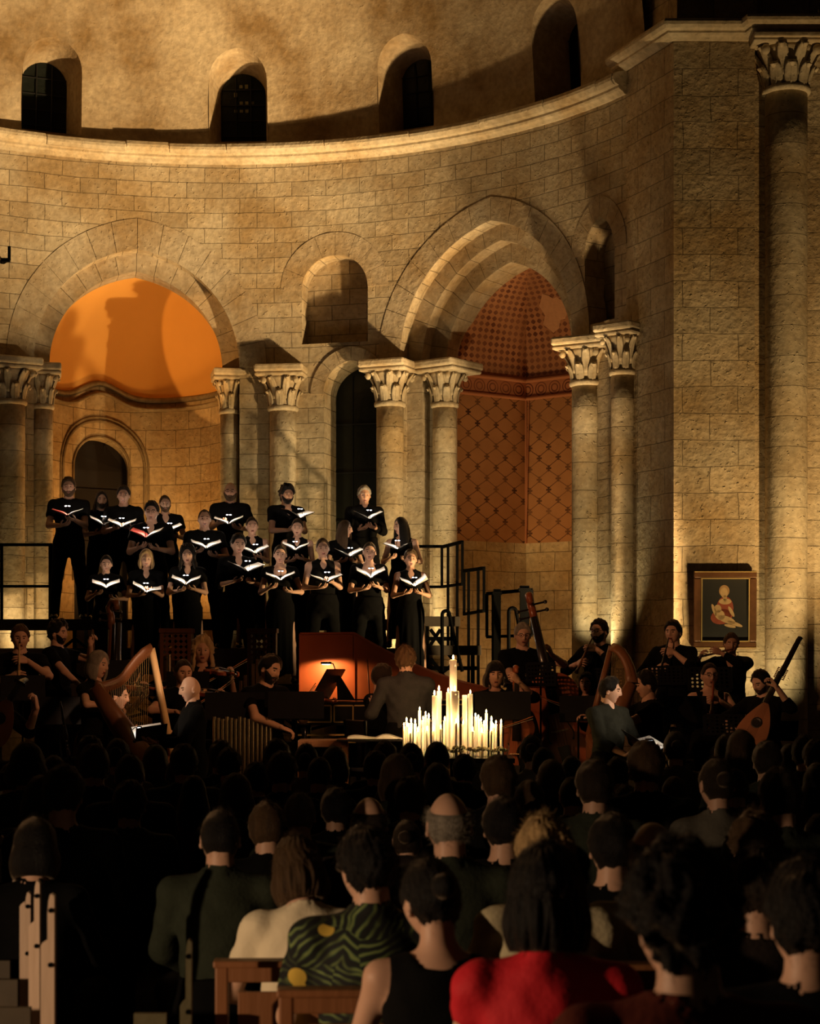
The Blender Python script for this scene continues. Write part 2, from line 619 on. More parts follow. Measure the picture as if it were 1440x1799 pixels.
def arch_pts(hw, zs, rise, zb, n=10, s0=0.0):
    """outline of an arched opening, from bottom left over the apex to bottom right"""
    c = (rise * rise - hw * hw) / (2 * hw)
    r = hw + c
    pts = [(-hw, zb)] if zb is not None else []
    a1 = math.atan2(rise, -c)
    left = []
    for i in range(n + 1):
        a = PI + (a1 - PI) * i / n
        left.append((c + r * math.cos(a), zs + r * math.sin(a)))
    pts += left
    pts += [(-x, z) for x, z in reversed(left[:-1])]
    if zb is not None:
        pts.append((hw, zb))
    return [(x + s0, z) for x, z in pts]


def holed(name, outer, holes, step, mapf, m, parent=None, uvf=None, smooth=True):
    """surface with openings: flat triangulation of outer minus holes, wrapped by mapf(s, z)"""
    pts, edges = [], []

    def loop(poly, fine):
        o = len(pts)
        q = []
        for i, a in enumerate(poly):
            b = poly[(i + 1) % len(poly)]
            n = max(1, int(math.hypot(b[0] - a[0], b[1] - a[1]) / fine))
            for k in range(n):
                q.append((a[0] + (b[0] - a[0]) * k / n, a[1] + (b[1] - a[1]) * k / n))
        pts.extend(q)
        edges.extend([(o + i, o + (i + 1) % len(q)) for i in range(len(q))])
    loop(outer, step)
    for h in holes:
        loop(h, 0.12)
    s0, s1 = min(p[0] for p in outer), max(p[0] for p in outer)
    z0, z1 = min(p[1] for p in outer), max(p[1] for p in outer)
    ns, nz = int((s1 - s0) / step), int((z1 - z0) / step)
    for i in range(1, ns):
        for j in range(1, nz):
            p = (s0 + (s1 - s0) * i / ns, z0 + (z1 - z0) * j / nz)
            if not in_poly(p, outer):
                continue
            ok = True
            for h in holes:
                if in_poly(p, h) or min((p[0] - q[0]) ** 2 + (p[1] - q[1]) ** 2 for q in h) < 0.003:
                    ok = False
                    break
            if ok:
                pts.append(p)
    r = delaunay_2d_cdt([Vector(p) for p in pts], edges, [], 0, 1e-5)
    v2, fs = r[0], r[2]
    keep = []
    for f in fs:
        c = (sum(v2[i][0] for i in f) / len(f), sum(v2[i][1] for i in f) / len(f))
        if in_poly(c, outer) and not any(in_poly(c, h) for h in holes):
            keep.append(list(f))
    b = MB()
    uvf = uvf or (lambda s, z: (s, z))
    b.add([mapf(p[0], p[1]) for p in v2], keep, 0, [[uvf(v2[i][0], v2[i][1]) for i in f] for f in keep])
    return struct(b.build(name, m, parent, smooth=smooth))


def reveal(name, o1, o2, f1, f2, m, closed=False, parent=None, depth=0.4):
    """faces between outline o1 mapped by f1 and outline o2 mapped by f2"""
    b = MB()
    n = len(o1)
    vs = [f1(*p) for p in o1] + [f2(*p) for p in o2]
    fs, uvs = [], []
    L = 0
    for i in range(n if closed else n - 1):
        j = (i + 1) % n
        l = math.hypot(o1[j][0] - o1[i][0], o1[j][1] - o1[i][1])
        fs.append((i, j, j + n, i + n))
        uvs.append([(0, L), (0, L + l), (depth, L + l), (depth, L)])
        L += l
    b.add(vs, fs, 0, uvs)
    return struct(b.build(name, m, parent))


def sweep(name, path, prof, m, closed=False, gap=0.0, block=1.3, parent=None):
    """moulding: prof (out, z) swept along a plan path, out is to the left of travel; cut in blocks"""
    b = MB()
    path = [Vector((p[0], p[1])) for p in path]
    n = len(path)
    nor = []
    for i in range(n):
        ds = []
        if i > 0:
            ds.append((path[i] - path[i - 1]).normalized())
        if i < n - 1:
            ds.append((path[i + 1] - path[i]).normalized())
        ns = [Vector((-d.y, d.x)) for d in ds]
        a = sum(ns, Vector((0, 0))).normalized()
        nor.append(a / max(0.3, a.dot(ns[0])))
    L = 0.0
    k = len(prof)
    for i in range(n - 1):
        vs = []
        for q in (i, i + 1):
            for (o, z) in prof:
                p = path[q] + nor[q] * o
                vs.append((p.x, p.y, z))
        l = (path[i + 1] - path[i]).length
        fs = [(j, j + 1, k + j + 1, k + j) for j in range(k - 1)]
        uvs = [[(L, prof[j][1] + prof[j][0]), (L, prof[j + 1][1] + prof[j + 1][0]), (L + l, prof[j + 1][1] + prof[j + 1][0]), (L + l, prof[j][1] + prof[j][0])] for j in range(k - 1)]
        b.add(vs, fs, 0, uvs)
        L += l
        if i == 0:
            b.add(vs[:k], [tuple(range(k))], 0, [[(0, 0)] * k])
        if i == n - 2:
            b.add(vs[k:], [tuple(range(k))], 0, [[(0, 0)] * k])
    return struct(b.build(name, m, parent))


# ---- materials of the painted chapel
def mural(name, kind, base, line):
    m = bpy.data.materials.new(name)
    nt = nodes_of(m)
    L = nt.links
    out = N(nt, 'ShaderNodeOutputMaterial')
    b = N(nt, 'ShaderNodeBsdfPrincipled', i_Roughness=0.85)
    b.inputs['Specular IOR Level'].default_value = 0.15
    L.new(b.outputs[0], out.inputs[0])
    uv = N(nt, 'ShaderNodeUVMap')
    sp = N(nt, 'ShaderNodeSeparateXYZ')
    L.new(uv.outputs[0], sp.inputs[0])

    def M(op, a, bb=None, c=None):
        n = N(nt, 'ShaderNodeMath', operation=op)
        for i, x in enumerate((a, bb, c)):
            if x is None:
                continue
            if isinstance(x, (int, float)):
                n.inputs[i].default_value = x
            else:
                L.new(x, n.inputs[i])
        return n.outputs[0]
    U, Vv = sp.outputs[0], sp.outputs[1]
    if kind == 'ogee':
        w, p = 0.33, 0.31
        u = M('DIVIDE', U, w)
        v = M('DIVIDE', Vv, p)
        sn = M('MULTIPLY', M('SINE', M('MULTIPLY', v, 2 * PI)), 0.25)
        l1 = M('ABSOLUTE', M('SUBTRACT', M('FRACT', M('ADD', u, sn)), 0.5))
        l2 = M('ABSOLUTE', M('SUBTRACT', M('FRACT', M('ADD', M('SUBTRACT', u, sn), 0.5)), 0.5))
        lines = M('MAXIMUM', M('LESS_THAN', l1, 0.030), M('LESS_THAN', l2, 0.030))
        # a small lobed fleuron wherever two curves meet
        fl = None
        for o_ in (0.25, -0.25):
            cx = M('SUBTRACT', M('FRACT', M('ADD', u, o_)), 0.5)
            cy = M('MULTIPLY', M('SUBTRACT', M('FRACT', M('ADD', v, o_)), 0.5), p / w)
            r = M('SQRT', M('ADD', M('MULTIPLY', cx, cx), M('MULTIPLY', cy, cy)))
            an = M('ARCTAN2', cy, cx)
            lob = M('MULTIPLY_ADD', M('ABSOLUTE', M('COSINE', M('MULTIPLY', an, 2.0))), 0.10, 0.045)
            q = M('LESS_THAN', r, lob)
            fl = q if fl is None else M('MAXIMUM', fl, q)
        mask = M('MAXIMUM', lines, fl)
    elif kind == 'scales':
        w = 0.105
        u = M('DIVIDE', U, w)
        v = M('DIVIDE', Vv, w * 0.85)
        a = M('SINE', M('MULTIPLY', M('ADD', u, v), PI))
        c = M('SINE', M('MULTIPLY', M('SUBTRACT', u, v), PI))
        mask = M('MULTIPLY', M('GREATER_THAN', M('MULTIPLY', a, c), 0.12), 0.9)
    else:
        w = 0.235
        u = M('SUBTRACT', M('FRACT', M('DIVIDE', U, w)), 0.5)
        v = M('DIVIDE', M('SUBTRACT', Vv, 5.735), w)
        r = M('SQRT', M('ADD', M('MULTIPLY', u, u), M('MULTIPLY', v, v)))
        r1 = M('LESS_THAN', M('ABSOLUTE', M('SUBTRACT', r, 0.40)), 0.035)
        r2 = M('LESS_THAN', M('ABSOLUTE', M('SUBTRACT', r, 0.22)), 0.04)
        mask = M('MAXIMUM', r1, r2)
    nz = N(nt, 'ShaderNodeTexNoise')
    nz.inputs['Scale'].default_value = 2.2
    nz.inputs['Detail'].default_value = 8
    L.new(uv.outputs[0], nz.inputs['Vector'])
    wear = N(nt, 'ShaderNodeMapRange')
    wear.inputs['From Min'].default_value = 0.35
    wear.inputs['From Max'].default_value = 0.62
    wear.inputs['To Min'].default_value = 0.45
    wear.inputs['To Max'].default_value = 1.0
    L.new(nz.outputs['Fac'], wear.inputs['Value'])
    fac = M('MULTIPLY', mask, wear.outputs[0])
    mx = N(nt, 'ShaderNodeMix', data_type='RGBA')
    mx.inputs['B'].default_value = c4(line)
    c2 = N(nt, 'ShaderNodeMix', data_type='RGBA')
    c2.inputs['A'].default_value = c4(tuple(x * 0.7 for x in base))
    c2.inputs['B'].default_value = c4(tuple(min(1, x * 1.25) for x in base))
    L.new(nz.outputs['Fac'], c2.inputs['Factor'])
    L.new(c2.outputs['Result'], mx.inputs['A'])
    L.new(fac, mx.inputs['Factor'])
    L.new(mx.outputs['Result'], b.inputs['Base Color'])
    return m


M_MURAL = mural('painted_ogee_wall', 'ogee', (0.38, 0.17, 0.065), (0.06, 0.024, 0.012))
M_SCALE = mural('painted_scale_vault', 'scales', (0.42, 0.18, 0.08), (0.10, 0.028, 0.018))
M_FRIEZE = mural('painted_ring_frieze', 'rings', (0.42, 0.16, 0.07), (0.12, 0.035, 0.018))
M_ORANGE = mat('orange_plaster', (0.72, 0.36, 0.085), 0.9, var=0.12, scale=1.2, bump=0.1, spec=0.1)
M_PATCH = mat('bare_pink_plaster', (0.55, 0.27, 0.13), 0.9, var=0.2, scale=20, bump=0.3)

# ---- floor
b = MB()
b.add([(-12, -2, 0), (12, -2, 0), (12, 30, 0), (-12, 30, 0)], [(0, 1, 2, 3)], 0, [[(-12, -2), (12, -2), (12, 30), (-12, 30)]])
struct(b.build('floor', M_FLOOR), 'dark stone floor of the church')

# ---- apse wall
wallmap = lambda s, z: cyl(s / AR, AR, z)
TH_L, TH_R, TH_N, TH_D, TH_N2 = R_(-11.3), R_(38.2), R_(15.4), R_(17.7), R_(56.8)
H_L = arch_pts(1.45, SPRING, 1.66, 0.0, 12, AR * TH_L)
H_R = arch_pts(1.45, SPRING, 1.78, 0.0, 12, AR * TH_R)
NICHE_Z = (6.22, 7.05, 0.47)
H_N = arch_pts(0.49, 7.05, 0.47, 6.28, 8, AR * TH_N)
H_N2 = arch_pts(0.30, 7.0, 0.45, 6.1, 8, AR * TH_N2)
H_D = arch_pts(0.41, 5.56, 0.46, 0.0, 10, AR * TH_D)
S0, S1 = AR * R_(-78), AR * R_(62.3)
outer = [(S0, 0), (S1, 0), (S1, CORN + 0.28), (S0, CORN + 0.28)]
fix = lambda h: [(s, max(z, 0.001)) for s, z in h]
apse = holed('wall_apse', outer, [fix(h) for h in (H_L, H_R, H_N, H_N2, H_D)], 0.42, wallmap, M_WALL)
apse['label'] = 'curved apse wall of pale ashlar'


def ring(name, thc, inner, outer_, r0, r1, m, zspring=SPRING, nb=9, jamb=0.0, gap=0.006, label=None, lip=0.0):
    """an order of voussoirs: blocks between the inner and outer arch lines, radially from r0 to r1"""
    b = MB()
    sub = 3
    I = arch_pts(inner[0], zspring, inner[1], None, nb * sub)
    O = arch_pts(outer_[0], zspring, outer_[1], None, nb * sub)
    s0 = AR * thc

    def blk(pi, po, uoff):
        k = len(pi)
        vs = []
        for r in (r0, r1):
            for p in pi:
                vs.append(cyl((s0 + p[0]) / AR, r, p[1]))
            for p in po:
                vs.append(cyl((s0 + p[0]) / AR, r, p[1]))
        fs, uv = [], []

        def q(a, bb, c, d, mi=0):
            fs.append((a, bb, c, d))
            uv.append([(uoff + vs[i].x * 0.7 + vs[i].y * 0.7, vs[i].z + uoff) for i in (a, bb, c, d)])
        for i in range(k - 1):
            q(i, i + 1, k + i + 1, k + i)                           # front
            q(i + 1, i, 2 * k + i, 2 * k + i + 1)                    # intrados
            q(k + i, k + i + 1, 3 * k + i + 1, 3 * k + i)            # extrados
        q(0, k, 3 * k, 2 * k)
        q(k - 1, 3 * k - 1, 4 * k - 1, 2 * k - 1)
        b.add(vs, fs, 0, uv)

    def lerp(a, c, t):
        return (a[0] + (c[0] - a[0]) * t, a[1] + (c[1] - a[1]) * t)
    rnd = random.Random(int(thc * 1000) + int(r0 * 100))
    for j in range(2 * nb):
        pi = list(I[j * sub:(j + 1) * sub + 1])
        po = list(O[j * sub:(j + 1) * sub + 1])
        e = gap / 0.25
        pi[0], po[0] = lerp(pi[0], pi[1], e * 3), lerp(po[0], po[1], e * 3)
        blk(pi, po, rnd.uniform(0, 30))
    if jamb is not None:
        z = jamb
        while z < zspring - 0.05:
            z2 = min(z + 0.37, zspring)
            if zspring - z2 < 0.1:
                z2 = zspring
            for sg in (-1, 1):
                pi = [(sg * inner[0], z + gap), (sg * inner[0], z2)]
                po = [(sg * outer_[0], z + gap), (sg * outer_[0], z2)]
                blk(pi, po, rnd.uniform(0, 30))
            z = z2
    o = b.build(name, m)
    return struct(o, label)


ring('trim_1', TH_L, (1.45, 1.66), (1.84, 2.10), AR - 0.012, AR + 0.30, M_VOUS, jamb=None, nb=8, label='outer voussoir ring of the left chapel arch')
ring('trim_2', TH_L, (1.18, 1.40), (1.50, 1.72), AR + 0.26, AR + 0.70, M_VOUS, nb=8, jamb=0.0, label='inner order of the left chapel arch')
ring('trim_3', TH_R, (1.45, 1.78), (1.78, 2.10), AR - 0.012, AR + 0.30, M_VOUS, jamb=None, nb=8, label='outer voussoir ring of the right chapel arch')
ring('trim_4', TH_R, (1.22, 1.56), (1.50, 1.84), AR + 0.24, AR + 0.52, M_VOUS, nb=8, jamb=0.0, label='middle order of the right chapel arch')
ring('trim_5', TH_R, (0.98, 1.30), (1.28, 1.62), AR + 0.48, AR + 0.95, M_VOUS, nb=8, jamb=0.0, label='inner order of the right chapel arch')
for k, (tt, hh) in enumerate(((TH_L, H_L), (TH_R, H_R))):
    jl = [(p[0], p[1]) for p in hh]
    reveal('wall_jamb', jl, jl, lambda s, z: cyl(s / AR, AR, z), lambda s, z: cyl(s / AR, AR + 0.28, z), M_WALL)
ring('trim_6', TH_N, (0.49, 0.47), (0.80, 0.80), AR - 0.010, AR + 0.05, M_VOUS, zspring=7.05, nb=4, jamb=None, label='voussoirs of the blind niche')
ring('trim_7', TH_D, (0.41, 0.46), (0.60, 0.66), AR - 0.03, AR + 0.2, M_VOUS, zspring=5.56, nb=4, jamb=None, label='arch over the dark tall opening')
ring('trim_8', TH_N2, (0.30, 0.45), (0.56, 0.72), AR - 0.010, AR + 0.05, M_VOUS, zspring=7.0, nb=4, jamb=None, label='voussoirs of the right blind niche')
for H, dp in ((H_N, 0.34), (H_N2, 0.34)):
    reveal('wall_niche', H, H, wallmap, lambda s, z, dp=dp: cyl(s / AR, AR + dp, z), M_WALL, closed=True)
    b = MB()
    b.add([cyl(s / AR, AR + dp - 0.005, z) for s, z in H], [tuple(range(len(H)))], 0, [[(s, z) for s, z in H]])
    struct(b.build('wall_niche_back', M_WALL))
reveal('wall_slot', H_D, H_D, wallmap, lambda s, z: cyl(s / AR, AR + 0.75, z), M_WALL)
b = MB()
b.add([cyl(s / AR, AR + 0.62, z) for s, z in H_D], [tuple(range(len(H_D)))])
w6 = struct(b.build('window_6', M_GLASS), 'tall dark opening between the two chapels')
b = MB()
for s in (-0.18, 0.18):
    b.bar(cyl(TH_D + s / AR, AR + 0.6, 0), cyl(TH_D + s / AR, AR + 0.6, 5.9), 0.02)
for z in (2.4, 3.1, 3.8, 4.5, 5.2):
    b.bar(cyl(TH_D - 0.40 / AR, AR + 0.6, z), cyl(TH_D + 0.40 / AR, AR + 0.6, z), 0.02)
b.build('glazing_bars', M_LEAD, w6)

# ---- cornice of the apse
prof = [(0.0, 0.0), (0.03, 0.0), (0.06, 0.03), (0.10, 0.05), (0.12, 0.07), (0.12, 0.10), (0.17, 0.12), (0.20, 0.16), (0.205, 0.20), (0.19, 0.24), (0.16, 0.255), (0.0, 0.30)]
cor = [(AX + AR * math.sin(t), AY + AR * math.cos(t)) for t in [R_(62.0) - R_(140) * i / 70 for i in range(71)]]
nb_, start = [], 0
c = sweep('trim_9', cor, [(o, CORN + z) for o, z in prof], M_CARVE)
c['label'] = 'moulded stone cornice round the apse'
# joints between the cornice blocks show as thin dark gaps: narrow raised blocks on the upper roll
b = MB()
rnd = random.Random(3)
t = R_(-40)
while t < R_(60):
    dt = rnd.uniform(0.10, 0.24)
    t2 = min(t + dt, R_(61.8))
    n = 4
    pts = []
    dz = rnd.uniform(-0.012, 0.012)
    pr = [(0.10, 0.115), (0.175, 0.12), (0.21, 0.165), (0.216, 0.20), (0.20, 0.245), (0.15, 0.262)]
    k = len(pr)
    vs, fs, uvs = [], [], []
    for i in range(n + 1):
        a = t + 0.002 + (t2 - t - 0.004) * i / n
        for (o, z) in pr:
            vs.append(cyl(a, AR - o - 0.004, CORN + z + dz))
    for i in range(n):
        for j in range(k - 1):
            fs.append((i * k + j, i * k + j + 1, (i + 1) * k + j + 1, (i + 1) * k + j))
            uvs.append([(t * 6 + i * 0.1, j * 0.05), (t * 6 + i * 0.1, j * 0.05 + 0.05), (t * 6 + i * 0.1 + 0.1, j * 0.05 + 0.05), (t * 6 + i * 0.1 + 0.1, j * 0.05)])
    fs.append(tuple(range(k)))
    uvs.append([(0, 0)] * k)
    fs.append(tuple(n * k + j for j in range(k)))
    uvs.append([(0, 0)] * k)
    b.add(vs, fs, 0, uvs)
    t = t2
struct(b.build('trim_10', M_CARVE), 'upper roll of the apse cornice in separate blocks')

# ---- semi-dome with four windows
DZ = CORN + 0.27


def dome(s, h, e=0.0):
    ph = h / AR
    r = AR * math.cos(ph) + e
    return Vector((AX + r * math.sin(s / AR), AY + r * math.cos(s / AR), DZ + AR * math.sin(ph)))


wins = [R_(-22.6), R_(2.2), R_(25.6), R_(49.3)]
HW = [arch_pts(0.42, 0.92, 0.44, 0.06, 8, AR * t) for t in wins]
d = holed('ceiling', [(AR * R_(-78), -0.05), (AR * R_(66), -0.05), (AR * R_(66), 6.0), (AR * R_(-78), 6.0)], HW, 0.4, dome, M_PLASTER)
d['label'] = 'plastered half dome over the apse'
for i, t in enumerate(wins):
    G = arch_pts(0.30, 0.88, 0.31, 0.10, 8, AR * t)
    reveal('trim_%d' % (11 + i), HW[i], G, dome, lambda s, h: dome(s, h, 0.62), M_PLASTER, closed=True)
    b = MB()
    b.add([dome(s, h, 0.6) for s, h in G], [tuple(range(len(G)))])
    w = struct(b.build('window_%d' % (i + 1), M_GLASS), 'round headed dark window of the dome')
    b = MB()
    c0 = AR * t
    for z in (0.30, 0.52, 0.74, 0.96):
        b.bar(dome(c0 - 0.29, z, 0.58), dome(c0 + 0.29, z, 0.58), 0.014)
    for s in (-0.1, 0.1):
        b.bar(dome(c0 + s, 0.1, 0.58), dome(c0 + s, 1.14, 0.58), 0.014)
    b.build('lead_bars', M_LEAD, w)
    if i == 1:      # the middle window has small pale panes at its top
        b = MB()
        rnd = random.Random(4)
        for k in range(16):
            s, z = c0 + (k % 4 - 1.5) * 0.075 + 0.01, 0.66 + (k // 4) * 0.115
            if abs(s - c0) > 0.1 and z > 0.95:
                continue
            if rnd.random() < 0.8:
                hh = rnd.uniform(0.018, 0.032)
                b.add([dome(s + a * 0.022, z + q * hh, 0.57) for a, q in ((-1, -1), (1, -1), (1, 1), (-1, 1))], [(0, 1, 2, 3)])
        b.build('pale_panes', mat('pale_glass', (0.16, 0.15, 0.09), 0.4, var=0.4, scale=20), w)

# ---- left chapel: stone below, orange half dome above
OC = cyl(TH_L, AR + 0.62, 0)
CU, CW = Vector((math.cos(TH_L), -math.sin(TH_L), 0)), Vector((math.sin(TH_L), math.cos(TH_L), 0))
CA, CB = 1.33, 1.50


def chap(s, z, e=0.0):
    ph = s / 1.4
    p = OC + CU * ((CA + e) * math.sin(ph)) + CW * ((CB + e) * math.cos(ph))
    return Vector((p.x, p.y, z))


PHW = -0.36


def hump(s):
    return 5.80 + 0.24 * math.exp(-((s / 1.4 - PHW) / 0.30) ** 2)


sm = 1.4 * R_(108)
top = [(sm - 2 * sm * i / 48, hump(sm - 2 * sm * i / 48)) for i in range(49)]
HD = [(s, max(z, 0.002)) for s, z in arch_pts(0.47, 4.70, 0.47, 0.0, 10, 1.4 * PHW)]
cw = holed('wall_chapel_left', [(-sm, 0), (sm, 0)] + top, [HD], 0.3, chap, M_CHAPEL)
reveal('trim_15', HD, HD, chap, lambda s, z: chap(s, z, 0.3), M_CHAPEL)
b = MB()
b.add([chap(s, z, 0.26) for s, z in HD], [tuple(range(len(HD)))])
w5 = struct(b.build('window_5', M_DARKIN), 'dark arched doorway at the back of the left chapel')
b = MB()
for s in (-0.16, 0.16):
    b.bar(chap(1.4 * PHW + s, 2, 0.24), chap(1.4 * PHW + s, 5.1, 0.24), 0.03)
for z in (3.6, 4.4):
    b.bar(chap(1.4 * PHW - 0.44, z, 0.24), chap(1.4 * PHW + 0.44, z, 0.24), 0.03)
b.build('door_bars', M_DARKIN, w5)
# moulded surround of the doorway
b = MB()
for hw, rr, ex in ((0.50, 0.018, 0.0), (0.74, 0.024, 0.0), (0.80, 0.016, 0.0)):
    pts = [chap(s, z, -0.015) for s, z in arch_pts(hw, 4.70, hw, 3.0, 12, 1.4 * PHW)]
    b.tube(pts, rr, 8)
struct(b.build('trim_16', M_CHAPEL, smooth=True), 'moulded arch round the chapel doorway')
b = MB()
pts = [(s, z) for s, z in reversed(top)]
b.tube([chap(s, z - 0.03, -0.03) for s, z in pts], 0.045, 8)
b.tube([chap(s, z - 0.17, -0.015) for s, z in pts], [(0.12, 0.03)] * len(pts), 8)
struct(b.build('trim_17', M_CHAPEL, smooth=True), 'string course humped over the chapel doorway')
b = MB()
vs, fs = [], []
npz, nph = 20, 48
for j in range(npz + 1):
    for i in range(nph + 1):
        s = -sm + 2 * sm * i / nph
        ph = s / 1.4
        if j == 0:
            p = chap(s, hump(s) - 0.02)
        elif j == 1:
            p = chap(s, 6.06)
        else:
            ps = PI / 2 * (j - 1) / (npz - 1)
            p = OC + (CU * (CA * math.sin(ph)) + CW * (CB * math.cos(ph))) * math.cos(ps)
            p.z = 6.06 + 1.62 * math.sin(ps)
        vs.append(p)
for j in range(npz):
    for i in range(nph):
        a = j * (nph + 1) + i
        fs.append((a, a + 1, a + nph + 2, a + nph + 1))
b.add(vs, fs)
struct(b.build('ceiling_chapel_left', M_ORANGE, smooth=True), 'orange plastered half dome of the left chapel')

# ---- right chapel: three flat painted sides and a painted vault
OD = cyl(TH_R, AR + 0.90, 0)
DU, DW = Vector((math.cos(TH_R), -math.sin(TH_R), 0)), Vector((math.sin(TH_R), math.cos(TH_R), 0))


def pent(phi, r, z):
    p = OD + DU * (r * math.sin(phi)) + DW * (r * math.cos(phi))
    return Vector((p.x, p.y, z))


PV = [R_(a) for a in (-108, -36, 36, 108)]


def band(name, z0, z1, m, r=1.24, parent=None, label=None):
    b = MB()
    for i in range(3):
        a, c = pent(PV[i], r, 0), pent(PV[i + 1], r, 0)
        l = (c - a).length
        b.add([(a.x, a.y, z0), (c.x, c.y, z0), (c.x, c.y, z1), (a.x, a.y, z1)], [(0, 1, 2, 3)], 0,
              [[(i * 1.5, z0), (i * 1.5 + l, z0), (i * 1.5 + l, z1), (i * 1.5, z1)]])
    return struct(b.build(name, m, parent), label)


band('wall_chapel_right', 0.0, 3.56, M_CHAPEL, label='bare stone foot of the painted chapel')
band('wall_chapel_mural', 3.50, 5.63, M_MURAL, r=1.235, label='red wall painted with black ogee tracery')
band('trim_18', 5.61, 5.86, M_FRIEZE, r=1.215, label='red frieze painted with rings')
b = MB()
for z, r, rr in ((5.61, 1.20, 0.028), (5.87, 1.19, 0.03)):
    b.tube([pent(a, r, z) for a in PV], rr, 8)
b.tube([pent(PV[1], 1.225, 3.5), pent(PV[1], 1.225, 5.6)], 0.018, 6)
b.tube([pent(PV[1], 1.19, 3.55), pent(PV[1] + 0.035, 1.185, 5.6)], 0.008, 6)
struct(b.build('trim_19', M_FRIEZE), 'red mouldings of the painted chapel')
b = MB()
npz = 14
for i in range(3):
    seg = 6
    for j in range(npz):
        for k in range(seg):
            q, uv = [], []
            for (jj, kk) in ((j, k), (j, k + 1), (j + 1, k + 1), (j + 1, k)):
                ps = PI / 2 * jj / npz
                t = kk / seg
                a, c = pent(PV[i], 1.24 * math.cos(ps), 0), pent(PV[i + 1], 1.24 * math.cos(ps), 0)
                p = a.lerp(c, t)
                q.append((p.x, p.y, 5.87 + 1.62 * math.sin(ps)))
                uv.append((i * 1.5 + (t - 0.5) * 1.45 * math.cos(ps), ps * 1.5))
            b.add(q, [(0, 1, 2, 3)], 0, [uv])
struct(b.build('ceiling_chapel_right', M_SCALE), 'vault painted with red scales')
# the bare patch where the painted plaster has fallen
b = MB()
vs = []
for k in range(18):
    a = 2 * PI * k / 18
    rr = 0.19 * (1 + 0.25 * math.sin(3 * a + 1) + 0.12 * math.sin(7 * a))
    ps = 0.62 + rr * 0.9 * math.sin(a)
    t = 0.40 + rr * 1.05 * math.cos(a)
    A, C = pent(PV[1], 1.232 * math.cos(ps), 0), pent(PV[2], 1.232 * math.cos(ps), 0)
    p = A.lerp(C, t)
    vs.append((p.x, p.y, 5.87 + 1.612 * math.sin(ps)))
ctr = tuple(sum(v[i] for v in vs) / len(vs) for i in range(3))
b.add(vs + [ctr], [(k, (k + 1) % 18, 18) for k in range(18)])
struct(b.build('trim_20', M_PATCH), 'bare plaster patch on the painted vault')

# ---- pier on the right
PA, PB = Vector((2.69, 22.80)), Vector((3.135, 21.67))
plan = [PA, PB, Vector((4.10, 21.67)), Vector((4.10, 21.86)), Vector((4.95, 21.86)), Vector((4.95, 21.98)), Vector((9.5, 21.98))]


def walls(name, plan, z0, z1, m, off=0.0):
    b = MB()
    L = 0
    for i in range(len(plan) - 1):
        a, c = plan[i], plan[i + 1]
        l = (c - a).length
        b.add([(a.x, a.y, z0), (c.x, c.y, z0), (c.x, c.y, z1), (a.x, a.y, z1)], [(0, 1, 2, 3)], 0,
              [[(L, z0), (L + l, z0), (L + l, z1), (L, z1)]])
        L += l
    return struct(b.build(name, m))


o = walls('wall_right', plan, 0, 9.30, M_PIER)
o['label'] = 'tall stone pier at the right of the apse'
b = MB()
up = [Vector((2.75, 22.95)), Vector((3.2, 21.83)), Vector((4.16, 21.83)), Vector((4.16, 21.98)), Vector((9.5, 21.98))]
o = walls('wall_right_upper', up, 9.30, 14.0, M_PIER)
cplan = [(9.5, 21.98), (4.98, 21.98), (4.93, 21.52), (4.10, 21.52), (4.06, 21.67), (3.135, 21.67), (2.69, 22.80), (2.64, 22.95)]
o = sweep('trim_21', cplan, [(oo, 9.15 + z * 0.85) for oo, z in prof], M_CARVE)
o['label'] = 'moulded cornice of the pier'


